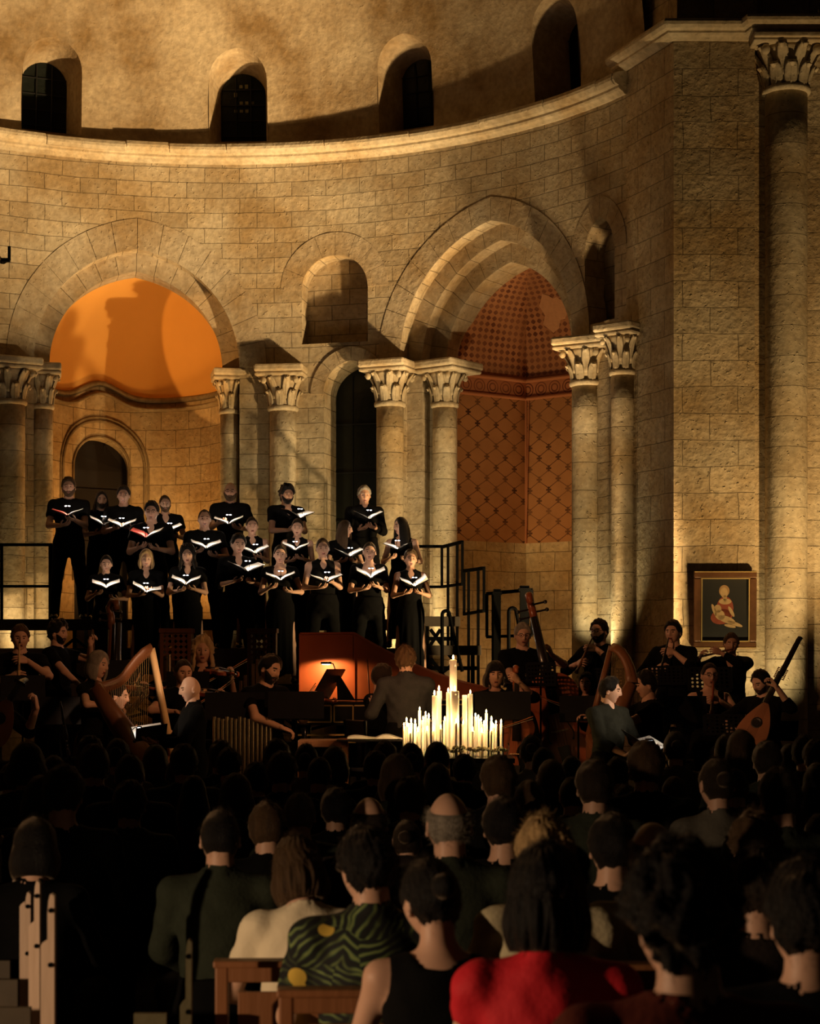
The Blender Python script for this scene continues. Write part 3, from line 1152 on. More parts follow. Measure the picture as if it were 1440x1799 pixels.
# ---- columns with carved capitals
def column(p, face, r, z0, zc, zt, za, label, leaves=8, wide=1.0):
    """shaft z0..zc, capital zc..zt, abacus zt..za; face = horizontal direction the column faces"""
    ang = math.atan2(face[1], face[0])
    M = Matrix.Translation((p[0], p[1], 0)) @ Matrix.Rotation(ang, 4, 'Z')
    b = MB()
    prof = [(r * 1.0, z0 + (zc - z0) * i / 12) for i in range(13)]
    b.lathe(prof, 28, M, uvr=r)
    root = b.build('column', M_COL, smooth=True)
    struct(root, label)
    b = MB()
    h = zt - zc
    b.lathe([(r * 1.0, zc - 0.06), (r * 1.14, zc - 0.05), (r * 1.18, zc - 0.02), (r * 1.14, zc + 0.01), (r * 1.0, zc + 0.02)], 28, M, uvr=r)
    b.build('necking', M_CARVE, root, smooth=True)
    b = MB()
    b.lathe([(r * 1.0, zc), (r * 1.02, zc + h * 0.3), (r * 1.12, zc + h * 0.6), (r * 1.35, zc + h * 0.9), (r * 1.45, zt)], 28, M, uvr=r)
    for tier in range(2):
        for k in range(leaves):
            a = 2 * PI * (k + 0.5 * tier) / leaves
            d = Vector((math.cos(a), math.sin(a), 0))
            t0 = 0.0 if tier == 0 else 0.25
            t1 = 0.55 if tier == 0 else 0.98
            ro = 1.36 if tier == 0 else 1.72
            pts, rad = [], []
            for i in range(9):
                u = i / 8
                if u < 0.75:
                    q = u / 0.75
                    rr = r * (1.05 + (ro - 1.05) * q ** 2.2)
                    z = zc + h * (t0 + (t1 - t0) * q)
                else:
                    q = (u - 0.75) / 0.25
                    rr = r * (ro + 0.10 * math.sin(q * PI))
                    z = zc + h * (t1 - 0.13 * q)
                pts.append(M @ (d * rr + Vector((0, 0, z))))
                w = r * (0.34 if tier == 0 else 0.30) * math.sin(PI * (0.18 + 0.80 * u)) ** 0.6
                rad.append((w, r * 0.07))
            tng = M.to_3x3() @ Vector((-d.y, d.x, 0))
            # flat strips: wide along the tangent
            b.tube(pts, rad, 8, up=M.to_3x3() @ d)
            b.tube([pp + (M.to_3x3() @ d) * (r * 0.06) for pp in pts[:7]], r * 0.035, 5)
    for k in range(4):
        a = PI / 4 + k * PI / 2
        c = M @ Vector((math.cos(a) * r * 1.72, math.sin(a) * r * 1.72, zc + h * 0.86))
        b.ell(c, (r * 0.22, r * 0.22, r * 0.26), 10, 6)
    b.build('capital', M_CARVE, root, smooth=True)
    b = MB()
    w = r * 1.85 * wide
    th = za - zt
    for (ww, za_, zb_) in ((w * 0.90, zt, zt + th * 0.35), (w, zt + th * 0.35, za)):
        q = [M @ Vector((sx * ww, sy * w, z)) for z in (za_, zb_) for sx, sy in ((-1, -1), (1, -1), (1, 1), (-1, 1))]
        b.add(q, [(3, 2, 1, 0), (4, 5, 6, 7), (0, 1, 5, 4), (1, 2, 6, 5), (2, 3, 7, 6), (3, 0, 4, 7)], 0,
              [[(0, 0), (w, 0), (w, w), (0, w)]] * 6)
    b.build('abacus', M_CARVE, root, bevel=min(0.03, th * 0.2))
    b = MB()
    b.lathe([(r * 1.45, z0), (r * 1.45, z0 + 0.12), (r * 1.3, z0 + 0.16), (r * 1.15, z0 + 0.22), (r, z0 + 0.28)], 24, M, uvr=r)
    b.build('column_base', M_CARVE, root, smooth=True)
    return root


def wcol(px, r_at, r, label, za=5.96, zt=5.80, zc=5.38, face_th=None, wide=1.0):
    t = th_of(px, r_at)
    p = cyl(t, r_at, 0)
    ft = t if face_th is None else face_th
    return column(p, (-math.sin(ft), -math.cos(ft)), r, 0.0, zc, zt, za, label, wide=wide)


wcol(18, AR - 0.04, 0.20, 'engaged column at the left edge of the photo')
wcol(75, AR + 0.20, 0.14, 'slender column in the left jamb of the orange chapel', face_th=TH_L)
wcol(404, AR + 0.20, 0.14, 'slender column in the right jamb of the orange chapel', face_th=TH_L)
wcol(497, AR - 0.04, 0.19, 'column right of the orange chapel behind the choir')
wcol(685, AR - 0.04, 0.19, 'column right of the tall dark opening')
wcol(781, AR + 0.36, 0.17, 'column in the left jamb of the painted chapel', face_th=TH_R, wide=1.25)
wcol(1030, AR - 0.02, 0.19, 'column right of the painted chapel', za=5.92, zt=5.76, zc=5.36, face_th=R_(30))
wcol(1094, AR - 0.10, 0.15, 'column squeezed against the side of the pier', face_th=R_(40))
column((4.50, 21.80), (0, -1), 0.25, 0.0, 8.60, 9.06, 9.16, 'tall half column on the pier at the right edge', leaves=10)

# ---- side walls and vault out of frame that keep the nave dark and bounce the light
b = MB()
b.add([(-11, -2, 0), (-11, 24, 0), (-11, 24, 14), (-11, -2, 14)], [(0, 1, 2, 3)], 0, [[(0, 0), (26, 0), (26, 14), (0, 14)]])
struct(b.build('wall_left', M_PIER), 'nave wall on the left')

# ================================================================ PEOPLE
def V3(*a):
    return np.array(a, dtype=float)


class Field:
    """signed distance field on a grid, smooth union of rounded limbs, turned into a quad mesh"""
    def __init__(s, lo, hi, h):
        s.h = h
        s.lo = np.array(lo, float) - 2.5 * h
        n = np.ceil((np.array(hi, float) + 2.5 * h - s.lo) / h).astype(int) + 1
        s.n = n
        s.F = np.full(tuple(n), 0.5, np.float32)
        s.ax = [s.lo[i] + h * np.arange(n[i]) for i in range(3)]

    def sub(s, lo, hi):
        a = np.clip(np.floor((np.array(lo) - s.lo) / s.h).astype(int), 0, s.n - 1)
        b = np.clip(np.ceil((np.array(hi) - s.lo) / s.h).astype(int) + 1, 1, s.n)
        sl = tuple(slice(a[i], max(b[i], a[i] + 1)) for i in range(3))
        X, Y, Z = np.meshgrid(s.ax[0][sl[0]], s.ax[1][sl[1]], s.ax[2][sl[2]], indexing='ij')
        return sl, X, Y, Z

    def join(s, sl, d, k):
        a = s.F[sl]
        if k <= 0:
            s.F[sl] = np.minimum(a, d)
            return
        h = np.clip(0.5 + 0.5 * (d - a) / k, 0, 1)
        s.F[sl] = d * (1 - h) + a * h - k * h * (1 - h)

    def cap(s, a, b, ra, rb, k=0.02, flat=False):
        a, b = np.array(a, float), np.array(b, float)
        m = max(ra, rb) + 0.05
        sl, X, Y, Z = s.sub(np.minimum(a, b) - m, np.maximum(a, b) + m)
        d = s.dcap(X, Y, Z, a, b, ra, rb)
        if flat:
            n = (b - a) / max(1e-9, np.linalg.norm(b - a))
            d = np.maximum(d, (X - b[0]) * n[0] + (Y - b[1]) * n[1] + (Z - b[2]) * n[2])
        s.join(sl, d, k)

    @staticmethod
    def dcap(X, Y, Z, a, b, ra, rb):
        d = b - a
        L = max(1e-9, float(d @ d))
        t = np.clip(((X - a[0]) * d[0] + (Y - a[1]) * d[1] + (Z - a[2]) * d[2]) / L, 0, 1)
        return np.sqrt((X - a[0] - t * d[0]) ** 2 + (Y - a[1] - t * d[1]) ** 2 + (Z - a[2] - t * d[2]) ** 2) - (ra + (rb - ra) * t)

    def ell(s, c, r, k=0.02):
        c, r = np.array(c, float), np.array(r, float)
        sl, X, Y, Z = s.sub(c - r - 0.05, c + r + 0.05)
        q = np.sqrt(((X - c[0]) / r[0]) ** 2 + ((Y - c[1]) / r[1]) ** 2 + ((Z - c[2]) / r[2]) ** 2)
        s.join(sl, (q - 1) * r.min(), k)

    def loft(s, rings, T=None, k=0.02, grow=0.0, pw=2.0):
        """rings: (z, rx, ry, cy) stacked, in a frame given by T (4x4, local to body)"""
        zs = np.array([r[0] for r in rings])
        rx = np.array([r[1] for r in rings]) + grow
        ry = np.array([r[2] for r in rings]) + grow
        cy = np.array([r[3] if len(r) > 3 else 0.0 for r in rings])
        sl = tuple(slice(0, s.n[i]) for i in range(3))
        X, Y, Z = np.meshgrid(*s.ax, indexing='ij')
        if T is not None:
            Mi = np.array(T.inverted())
            X, Y, Z = (Mi[0, 0] * X + Mi[0, 1] * Y + Mi[0, 2] * Z + Mi[0, 3], Mi[1, 0] * X + Mi[1, 1] * Y + Mi[1, 2] * Z + Mi[1, 3],
                       Mi[2, 0] * X + Mi[2, 1] * Y + Mi[2, 2] * Z + Mi[2, 3])
        a = np.interp(Z, zs, rx)
        b = np.interp(Z, zs, ry)
        c = np.interp(Z, zs, cy)
        q = ((np.abs(X) / a) ** pw + (np.abs(Y - c) / b) ** pw) ** (1 / pw)
        d = (q - 1) * np.minimum(a, b)
        zc = np.maximum(zs[0] - grow - Z, Z - zs[-1] - grow)
        d = np.where(zc > 0, np.sqrt(np.maximum(d, 0) ** 2 + zc ** 2), np.maximum(d, zc))
        s.join(sl, d, k)

    @staticmethod
    def smax(a, b, k=0.014):
        h = np.clip(0.5 + 0.5 * (a - b) / k, 0, 1)
        return a * h + b * (1 - h) + k * h * (1 - h)

    def cut_cap(s, a, b, ra, rb):
        a, b = np.array(a, float), np.array(b, float)
        X, Y, Z = np.meshgrid(*s.ax, indexing='ij')
        s.F = s.smax(s.F, -s.dcap(X, Y, Z, a, b, ra, rb))

    def cut_ell(s, c, r):
        X, Y, Z = np.meshgrid(*s.ax, indexing='ij')
        q = np.sqrt(((X - c[0]) / r[0]) ** 2 + ((Y - c[1]) / r[1]) ** 2 + ((Z - c[2]) / r[2]) ** 2)
        s.F = np.maximum(s.F, -(q - 1) * min(r))

    def cut_plane(s, p, n):
        """removes the side n points to"""
        X, Y, Z = np.meshgrid(*s.ax, indexing='ij')
        s.F = np.maximum(s.F, (X - p[0]) * n[0] + (Y - p[1]) * n[1] + (Z - p[2]) * n[2])

    def wrinkle(s, amp, seed=0, f=1.0):
        X, Y, Z = np.meshgrid(*s.ax, indexing='ij')
        q = seed * 1.7
        s.F = s.F + amp * (np.sin(31 * f * X + 17 * f * Z + q + 2 * np.sin(13 * Y + 9 * Z)) * np.sin(23 * f * Z - 11 * X + 2 * q + 2.2 * np.sin(15 * f * X))
                           + 0.6 * np.sin(47 * f * Z + 19 * Y + 3 * np.sin(21 * f * X + q)))

    def mesh(s):
        F, n = s.F, s.n
        S = F < 0
        c = [S[i:n[0] - 1 + i, j:n[1] - 1 + j, k:n[2] - 1 + k] for i in (0, 1) for j in (0, 1) for k in (0, 1)]
        cnt = sum(x.astype(np.int8) for x in c)
        mixed = (cnt > 0) & (cnt < 8)
        idx = np.full(mixed.shape, -1, np.int64)
        ci = np.argwhere(mixed)
        idx[mixed] = np.arange(len(ci))
        off = [np.array((i, j, k)) for i in (0, 1) for j in (0, 1) for k in (0, 1)]
        val = [F[ci[:, 0] + o[0], ci[:, 1] + o[1], ci[:, 2] + o[2]] for o in off]
        acc = np.zeros((len(ci), 3))
        num = np.zeros(len(ci))
        for a in range(8):
            for b in range(a + 1, 8):
                if np.abs(off[a] - off[b]).sum() != 1:
                    continue
                m = (val[a] < 0) != (val[b] < 0)
                t = np.where(m, val[a] / np.where(m, val[a] - val[b], 1), 0)
                acc += np.where(m[:, None], off[a] + t[:, None] * (off[b] - off[a]), 0)
                num += m
        pos = s.lo + s.h * (ci + acc / num[:, None])
        quads = []
        for ax in range(3):
            o1, o2 = [(1, 2), (2, 0), (0, 1)][ax]
            A = [slice(0, n[i]) for i in range(3)]
            B = [slice(0, n[i]) for i in range(3)]
            A[ax], B[ax] = slice(0, n[ax] - 1), slice(1, n[ax])
            D = S[tuple(A)] != S[tuple(B)]
            e = np.argwhere(D)
            if not len(e):
                continue
            ok = (e[:, o1] > 0) & (e[:, o2] > 0) & (e[:, o1] < n[o1] - 1) & (e[:, o2] < n[o2] - 1)
            e = e[ok]
            u1, u2 = np.zeros(3, int), np.zeros(3, int)
            u1[o1], u2[o2] = 1, 1
            g = lambda q: idx[q[:, 0], q[:, 1], q[:, 2]]
            Q = np.stack([g(e - u1 - u2), g(e - u2), g(e), g(e - u1)], 1)
            ins = S[e[:, 0], e[:, 1], e[:, 2]]
            Q[~ins] = Q[~ins][:, ::-1]
            quads.append(Q)
        Q = np.concatenate(quads)
        Q = Q[(Q >= 0).all(1)]
        return pos, Q


def smooth_mesh(pos, Q, it=1):
    for _ in range(it):
        acc = np.zeros_like(pos)
        num = np.zeros(len(pos))
        for a, b in ((0, 1), (1, 2), (2, 3), (3, 0)):
            np.add.at(acc, Q[:, a], pos[Q[:, b]])
            np.add.at(num, Q[:, a], 1)
            np.add.at(acc, Q[:, b], pos[Q[:, a]])
            np.add.at(num, Q[:, b], 1)
        pos = pos * 0.5 + 0.5 * acc / np.maximum(num, 1)[:, None]
    return pos


def to_mesh(name, pos, faces, mats, mi=None):
    me = bpy.data.meshes.new(name)
    me.from_pydata([tuple(p) for p in pos], [], [tuple(int(i) for i in f) for f in faces])
    for m in mats:
        me.materials.append(m)
    if mi is not None:
        me.polygons.foreach_set('material_index', [int(i) for i in mi])
    me.polygons.foreach_set('use_smooth', [True] * len(me.polygons))
    me.update()
    return me


# ---- the head: a shaped sphere, face towards -Y
def head_grid(female=False, nlon=48, nlat=36):
    lon = []
    for j in range(nlon):
        t = -1 + 2 * j / nlon
        lon.append(t * PI - 0.62 * math.sin(t * PI))      # denser towards the face at lon 0
    vs = []
    for i in range(1, nlat):
        th = PI * i / nlat
        for j in range(nlon):
            vs.append((math.sin(th) * math.sin(lon[j]), -math.sin(th) * math.cos(lon[j]), math.cos(th)))
    vs += [(0, 0, 1), (0, 0, -1)]
    fs = []
    for i in range(nlat - 2):
        for j in range(nlon):
            a, b2 = i * nlon + j, i * nlon + (j + 1) % nlon
            fs.append((a, a + nlon, b2 + nlon, b2))
    T, B = len(vs) - 2, len(vs) - 1
    for j in range(nlon):
        fs.append((T, j, (j + 1) % nlon))
        o = (nlat - 2) * nlon
        fs.append((B, o + (j + 1) % nlon, o + j))
    return np.array(vs), fs


def shape_head(u, female=False, open_mouth=0.3, seed=0):
    x, y, z = u[:, 0], u[:, 1], u[:, 2]
    front = np.clip(-y, 0, 1)
    jw = 0.30 if female else 0.24
    low = np.clip(-z, 0, 1)
    px = 0.077 * x * (1 + 0.05 * np.clip(y, 0, 1) * np.clip(z + 0.3, 0, 1)) * (1 - jw * low ** 1.6) * (1 - 0.04 * np.clip(z, 0, 1))
    py = 0.096 * y
    pz = 0.118 * z
    py = np.where(y > 0, py * (1 - 0.55 * low ** 1.5), py)            # skull tucks in to the nape
    py = np.where((y < 0), py * (1 - 0.10 * low), py)
    py = np.where((y < 0) & (z > 0.1), py * (1 - 0.10 * np.clip(z - 0.1, 0, 1)), py)
    # flatten the face a little
    py = np.where(y < -0.5, py + (front - 0.5) * 0.020, py)
    g = lambda cx, cz, sx, sz: np.exp(-((px - cx) / sx) ** 2 - ((pz - cz) / sz) ** 2) * (y < 0)
    py = py - 0.010 * g(0, 0.030, 0.055, 0.012)                        # brow
    for sg in (-1, 1):
        py = py + 0.013 * g(sg * 0.031, 0.010, 0.016, 0.012)           # sockets
        py = py - 0.006 * g(sg * 0.031, 0.008, 0.009, 0.007)           # eyeballs
        py = py - 0.006 * g(sg * 0.042, -0.022, 0.018, 0.018)          # cheeks
    ramp = np.clip((0.024 - pz) / 0.052, 0, 1) * np.clip((pz + 0.042) / 0.012, 0, 1)
    nose = np.exp(-(px / (0.008 + 0.007 * ramp)) ** 2) * (y < 0)
    py = py - (0.008 + 0.020 * ramp) * nose * np.clip((pz + 0.042) / 0.010, 0, 1) * np.clip((0.036 - pz) / 0.012, 0, 1)
    py = py - 0.006 * g(0, -0.056, 0.022, 0.006) - 0.005 * g(0, -0.071 - 0.012 * open_mouth, 0.018, 0.006)
    py = py + (0.004 + 0.02 * open_mouth) * g(0, -0.063 - 0.006 * open_mouth, 0.017, 0.003 + 0.005 * open_mouth)
    py = py - 0.009 * g(0, -0.100, 0.022, 0.014)                       # chin
    return np.stack([px, py, pz], 1)


EAR = []
for sg in (-1, 1):
    _e = MB()
    _e.ell((0, 0, 0), (0.009, 0.018, 0.031), 10, 6, Matrix.Rotation(R_(-12), 3, 'X').to_4x4())
    _e.ell((sg * 0.004, 0.003, -0.020), (0.008, 0.011, 0.013), 8, 5)
    EAR.append([(p[0] + sg * 0.075, p[1] + 0.012, p[2] - 0.002) for p in _e.v])
    EARF = _e.f


def head_mesh(female, mouth, beard=False):
    u, fs = head_grid()
    p = shape_head(u, female, mouth)
    mi = []
    for f in fs:
        c = p[list(f)].mean(0)
        yy = u[list(f)].mean(0)[1]
        m = 0
        if yy < -0.3:
            if abs(c[0]) < 0.021 and (abs(c[2] + 0.056) < 0.0055 or abs(c[2] + 0.071 + 0.012 * mouth) < 0.0055):
                m = 1
            if abs(c[0]) < 0.016 and abs(c[2] + 0.063 + 0.006 * mouth) < 0.002 + 0.006 * mouth:
                m = 2
            for sg in (-1, 1):
                if abs(c[0] - sg * 0.031) < 0.0095 and abs(c[2] - 0.008) < 0.0033:
                    m = 2
                if abs(c[0] - sg * 0.032) < 0.016 and abs(c[2] - 0.0265 - 0.05 * abs(abs(c[0]) - 0.032)) < 0.0040:
                    m = 3
        mi.append(m)
    vs = [tuple(q) for q in p]
    fs = [tuple(f) for f in fs]
    for e in EAR:
        o = len(vs)
        vs += e
        fs += [tuple(k + o for k in f) for f in EARF]
        mi += [0] * len(EARF)
    return vs, fs, mi


HEADS = {(f, m): head_mesh(f, m) for f in (False, True) for m in (0.0, 0.55)}


def hairline(lon, style):
    """height of the hair edge above the head centre, lon 0 at the face"""
    a = abs(lon)
    pts = {'short': [(0, .074), (.5, .070), (.85, .052), (1.0, .020), (1.25, -.004), (1.5, .012), (1.75, -.005), (2.0, -.055), (2.5, -.092), (PI, -.104)],
           'receding': [(0, .086), (.35, .090), (.7, .096), (.95, .055), (1.1, .020), (1.3, .000), (1.5, .012), (1.75, -.005), (2.0, -.055), (2.5, -.088), (PI, -.100)],
           'long': [(0, .078), (.4, .070), (.75, .040), (.95, .000), (1.15, -.045), (1.4, -.085), (1.7, -.10), (2.2, -.112), (PI, -.112)],
           'fringe': [(0, .038), (.5, .036), (.8, .020), (.95, -.02), (1.15, -.055), (1.4, -.085), (1.7, -.10), (2.2, -.105), (PI, -.105)]}[style]
    return float(np.interp(a, [q[0] for q in pts], [q[1] for q in pts]))


HAIRCACHE = {}


def hair_mesh(style, seed=0, fuzz=0, female=False):
    """style: short, crop, receding, bald, balding, long, bob, bun, curly, fringe"""
    key = (style, seed, fuzz, female)
    if key in HAIRCACHE:
        return HAIRCACHE[key]
    rnd = np.random.RandomState(seed + 5)
    line = {'short': 'short', 'crop': 'short', 'curly': 'short', 'receding': 'receding', 'balding': 'receding', 'long': 'long', 'bob': 'long', 'bun': 'short',
            'pony': 'short', 'fringe': 'fringe', 'longcurly': 'long', 'tail': 'receding', 'wavy': 'short'}[style]
    thick = {'short': .021, 'crop': .009, 'curly': .036, 'receding': .008, 'balding': .008, 'long': .014, 'bob': .022, 'bun': .008, 'pony': .010, 'fringe': .020,
             'longcurly': .034, 'tail': .010, 'wavy': .022}[style]
    rough = {'wavy': .008, 'curly': .011, 'short': .004, 'longcurly': .010}.get(style, .002)
    fine_ = fuzz > 2000
    u, fs = head_grid(nlon=128, nlat=56) if fine_ else head_grid(nlon=40, nlat=30)
    p = shape_head(u, female)
    lon = np.arctan2(u[:, 0], -u[:, 1])
    hl = np.array([hairline(l, line) for l in lon])
    a = np.clip((p[:, 2] - hl) / 0.016, -1.0, 1.0)
    if style == 'balding':
        crown = np.clip((p[:, 2] - 0.050 - 0.012 * np.cos(lon)) / 0.02, 0, 1)
        a = np.minimum(a, 1 - 2 * crown)
    nrm = u / np.linalg.norm(u * np.array([1, 1, 1]), axis=1)[:, None]
    ph = rnd.rand(8) * 6
    wob = np.sin(9 * u[:, 0] + 7 * u[:, 2] + ph[0]) * np.sin(8 * u[:, 1] + ph[1]) + np.sin(17 * u[:, 0] * u[:, 2] + 13 * u[:, 1] + ph[2]) * 0.7
    fine = np.sin(41 * u[:, 0] + ph[3]) * np.sin(37 * u[:, 1] + ph[4]) * np.sin(39 * u[:, 2] + ph[5])
    t = np.where(a > 0, (thick * (0.55 + 0.45 * np.clip(u[:, 2] + 0.4, 0, 1)) + rough * wob + rough * 0.8 * fine) * np.sqrt(np.clip(a, 0, 1)), 0.020 * a)
    if fine_:      # combed locks
        gv = np.sin(23 * lon + 3 * np.sin(5 * u[:, 2] + ph[6])) + 0.8 * np.sin(41 * lon - 7 * u[:, 2] + ph[7]) + 0.5 * np.sin(57 * lon + 9 * u[:, 2])
        t = t + np.where(a > 0.3, 0.0022 * gv * (0.4 + thick * 30), 0)
    q = p + nrm * t[:, None]
    b = MB()
    b.add([tuple(x) for x in q], [tuple(f) for f in fs])
    if style in ('long', 'bob', 'longcurly', 'fringe'):
        L = {'long': 0.30, 'bob': 0.12, 'longcurly': 0.26, 'fringe': 0.10}[style] * rnd.uniform(0.9, 1.1)
        n, m = (96, 16) if fine_ else (22, 12)
        vs, f2 = [], []
        for side in (0, 1):
            for i in range(m + 1):
                k = i / m
                for j in range(n + 1):
                    an = R_(-128 + 256 * j / n)          # round the back, 0 = straight behind
                    flare = 1.0 + 0.22 * math.sin(min(1.0, k * 1.1) * PI * 0.75) - (0.10 * k if style == 'bob' else -0.10 * k)
                    th = 0.018 if side == 0 else -0.006
                    if style == 'longcurly':
                        th += 0.012 * math.sin(5 * an + 9 * k + seed) * math.sin(11 * k + 3 * an)
                    th += 0.004 * math.sin(an * 14 + 3 * k + seed) + (0.0025 * math.sin(an * 37 + 4 * math.sin(3 * k)) + 0.002 * math.sin(an * 23 - 5 * k) if fine_ else 0)
                    th *= math.sin(PI * min(1.0, 0.12 + 0.88 * (1 - k) ** 0.7)) ** 0.5 if side == 0 else 1
                    rx, ry = (0.074 + th) * flare, (0.090 + th) * flare * (1 - 0.16 * k)
                    vs.append((rx * math.sin(an), ry * math.cos(an) + 0.004 + 0.010 * k, 0.045 - k * (L + 0.05) + 0.012 * math.cos(an * 1.2)))
        w = n + 1
        o = (m + 1) * w
        for i in range(m):
            for j in range(n):
                f2.append((i * w + j, i * w + j + 1, (i + 1) * w + j + 1, (i + 1) * w + j))
                f2.append((o + i * w + j + 1, o + i * w + j, o + (i + 1) * w + j, o + (i + 1) * w + j + 1))
            f2.append((i * w, (i + 1) * w, o + (i + 1) * w, o + i * w))
            f2.append((i * w + n, o + i * w + n, o + (i + 1) * w + n, (i + 1) * w + n))
        for j in range(n):
            f2.append((m * w + j, m * w + j + 1, o + m * w + j + 1, o + m * w + j))
        b.add(vs, f2)
    if style == 'bun':
        b.ell((0, 0.105, 0.035), (0.040, 0.036, 0.038), 12, 8)
    if style in ('pony', 'tail'):
        b.tube([(0, 0.09, 0.03), (0, 0.125, 0.01), (0, 0.125, -0.06), (0, 0.11, -0.13), (0, 0.10, -0.19)], [0.018, 0.024, 0.028, 0.022, 0.006], 8)
    if fuzz:
        # loose strands that stand off the head, each a thin tapering sliver
        sel = np.where(a > 0.5)[0]
        if style == 'long':
            sel = sel[u[sel, 2] > -0.4]
        vs, f2 = [], []
        for k in range(fuzz):
            i = sel[rnd.randint(len(sel))]
            c = q[i] + rnd.randn(3) * 0.006
            d = nrm[i] * rnd.uniform(0.2, 0.8) + rnd.randn(3) * 0.45 + np.array([0, 0.15, -0.35])
            d /= np.linalg.norm(d)
            l = rnd.uniform(0.008, 0.022) * (1.5 if style in ('curly', 'longcurly') else 1.0)
            w = np.cross(d, rnd.randn(3))
            w /= np.linalg.norm(w)
            w *= 0.0005
            o = len(vs)
            vs += [tuple(c - w), tuple(c + w), tuple(c + d * l + nrm[i] * l * 0.2)]
            f2.append((o, o + 1, o + 2))
        b.add(vs, f2)
    me = to_mesh('hair', b.v, b.f, [HAIRS['dark']])
    HAIRCACHE[key] = me
    return me


def beard_mesh(thick=0.010):
    key = ('beard', thick)
    if key in HAIRCACHE:
        return HAIRCACHE[key]
    u, fs = head_grid(nlon=40, nlat=34)
    p = shape_head(u, False)
    lon = np.abs(np.arctan2(u[:, 0], -u[:, 1]))
    up = np.interp(lon, [0, .25, .5, .9, 1.2, 1.45], [-.044, -.044, -.052, -.030, -.012, .0])
    a = np.minimum(np.clip((up - p[:, 2]) / 0.010, -1, 1), np.clip((1.42 - lon) / 0.15, -1, 1))
    mouth = np.exp(-(p[:, 0] / 0.020) ** 2 - ((p[:, 2] + 0.064) / 0.010) ** 2) * (u[:, 1] < 0)
    a = a - 2.2 * mouth
    t = np.where(a > 0, thick * np.sqrt(np.clip(a, 0, 1)) * (1 + 0.25 * np.sin(60 * u[:, 0]) * np.sin(50 * u[:, 2])), 0.015 * np.clip(a, -1, 0))
    q = p + u * t[:, None]
    me = to_mesh('beard', q, fs, [HAIRS['dark']])
    HAIRCACHE[key] = me
    return me


# ---- the hand: palm, four unequal fingers, thumb from the side of the palm
def hand(side, curl=0.5, spread=0.1, thumb=0.5):
    """wrist at origin, fingers along +X, back of the hand +Z, thumb side +Y*side"""
    b = MB()
    sg = side
    b.tube([(-0.02, 0, 0), (0.015, 0, 0.001), (0.05, sg * 0.002, 0.002), (0.082, sg * 0.002, 0.001), (0.094, sg * 0.002, -0.001)],
           [(0.023, 0.018), (0.031, 0.017), (0.039, 0.015), (0.040, 0.012), (0.034, 0.008)], 10, up=(0, 0, 1))
    for k, (oy, ln, r) in enumerate(((0.030, .070, .0088), (0.010, .079, .0090), (-0.010, .074, .0086), (-0.028, .058, .0076))):
        base = Vector((0.086 - 0.004 * abs(k - 1), sg * oy, 0.0))
        ang = 0.0
        yaw = sg * spread * (1.2 - k) * 0.7
        pts, rad = [base - Vector((0.012, 0, 0)), base], [r, r]
        p = base
        for s_, (fr, cc) in enumerate(((0.44, 0.8), (0.31, 1.1), (0.25, 0.8))):
            ang += curl * cc * (0.9 + 0.08 * k)
            d = Vector((math.cos(ang) * math.cos(yaw), math.sin(yaw), -math.sin(ang)))
            p = p + d * (ln * fr)
            pts.append(p)
            rad.append(r * (0.96 - 0.08 * s_))
        pts.append(p + d * 0.003)
        rad.append(r * 0.4)
        b.tube(pts, rad, 7)
    p = Vector((0.018, sg * 0.026, -0.004))
    d1 = Vector((0.70, sg * 0.66, -0.25 - 0.3 * thumb)).normalized()
    d2 = Vector((0.92, sg * (0.40 - 0.5 * thumb), -0.25 - 0.55 * thumb)).normalized()
    b.tube([p - d1 * 0.012, p, p + d1 * 0.040, p + d1 * 0.040 + d2 * 0.026, p + d1 * 0.040 + d2 * 0.044, p + d1 * 0.040 + d2 * 0.048],
           [0.013, 0.0145, 0.0115, 0.0100, 0.0085, 0.003], 8)
    return b.v, b.f


def ik(S, T, l1, l2, hint):
    S, T, hint = Vector(S), Vector(T), Vector(hint)
    d = T - S
    L = min(max(d.length, abs(l1 - l2) + 0.02), l1 + l2 - 0.002)
    d.normalize()
    T = S + d * L
    a = (l1 * l1 - l2 * l2 + L * L) / (2 * L)
    h = math.sqrt(max(0, l1 * l1 - a * a))
    n = hint - d * hint.dot(d)
    if n.length < 1e-5:
        n = Vector((0, 0, -1)) - d * d.z * -1
    n.normalize()
    return S + d * a + n * h, T


MALE = [(.80, .06, .06, 0), (.86, .145, .10, .005), (.95, .168, .118, .01), (1.08, .150, .105, 0), (1.20, .158, .112, -.005), (1.32, .172, .115, 0), (1.40, .160, .095, .005), (1.45, .11, .075, .01), (1.49, .06, .058, .01)]
FEMA = [(.80, .06, .06, 0), (.86, .145, .105, .008), (.95, .172, .120, .012), (1.08, .132, .096, 0), (1.20, .138, .100, -.005), (1.32, .152, .108, 0), (1.40, .140, .088, .005), (1.45, .10, .07, .01), (1.49, .054, .053, .01)]


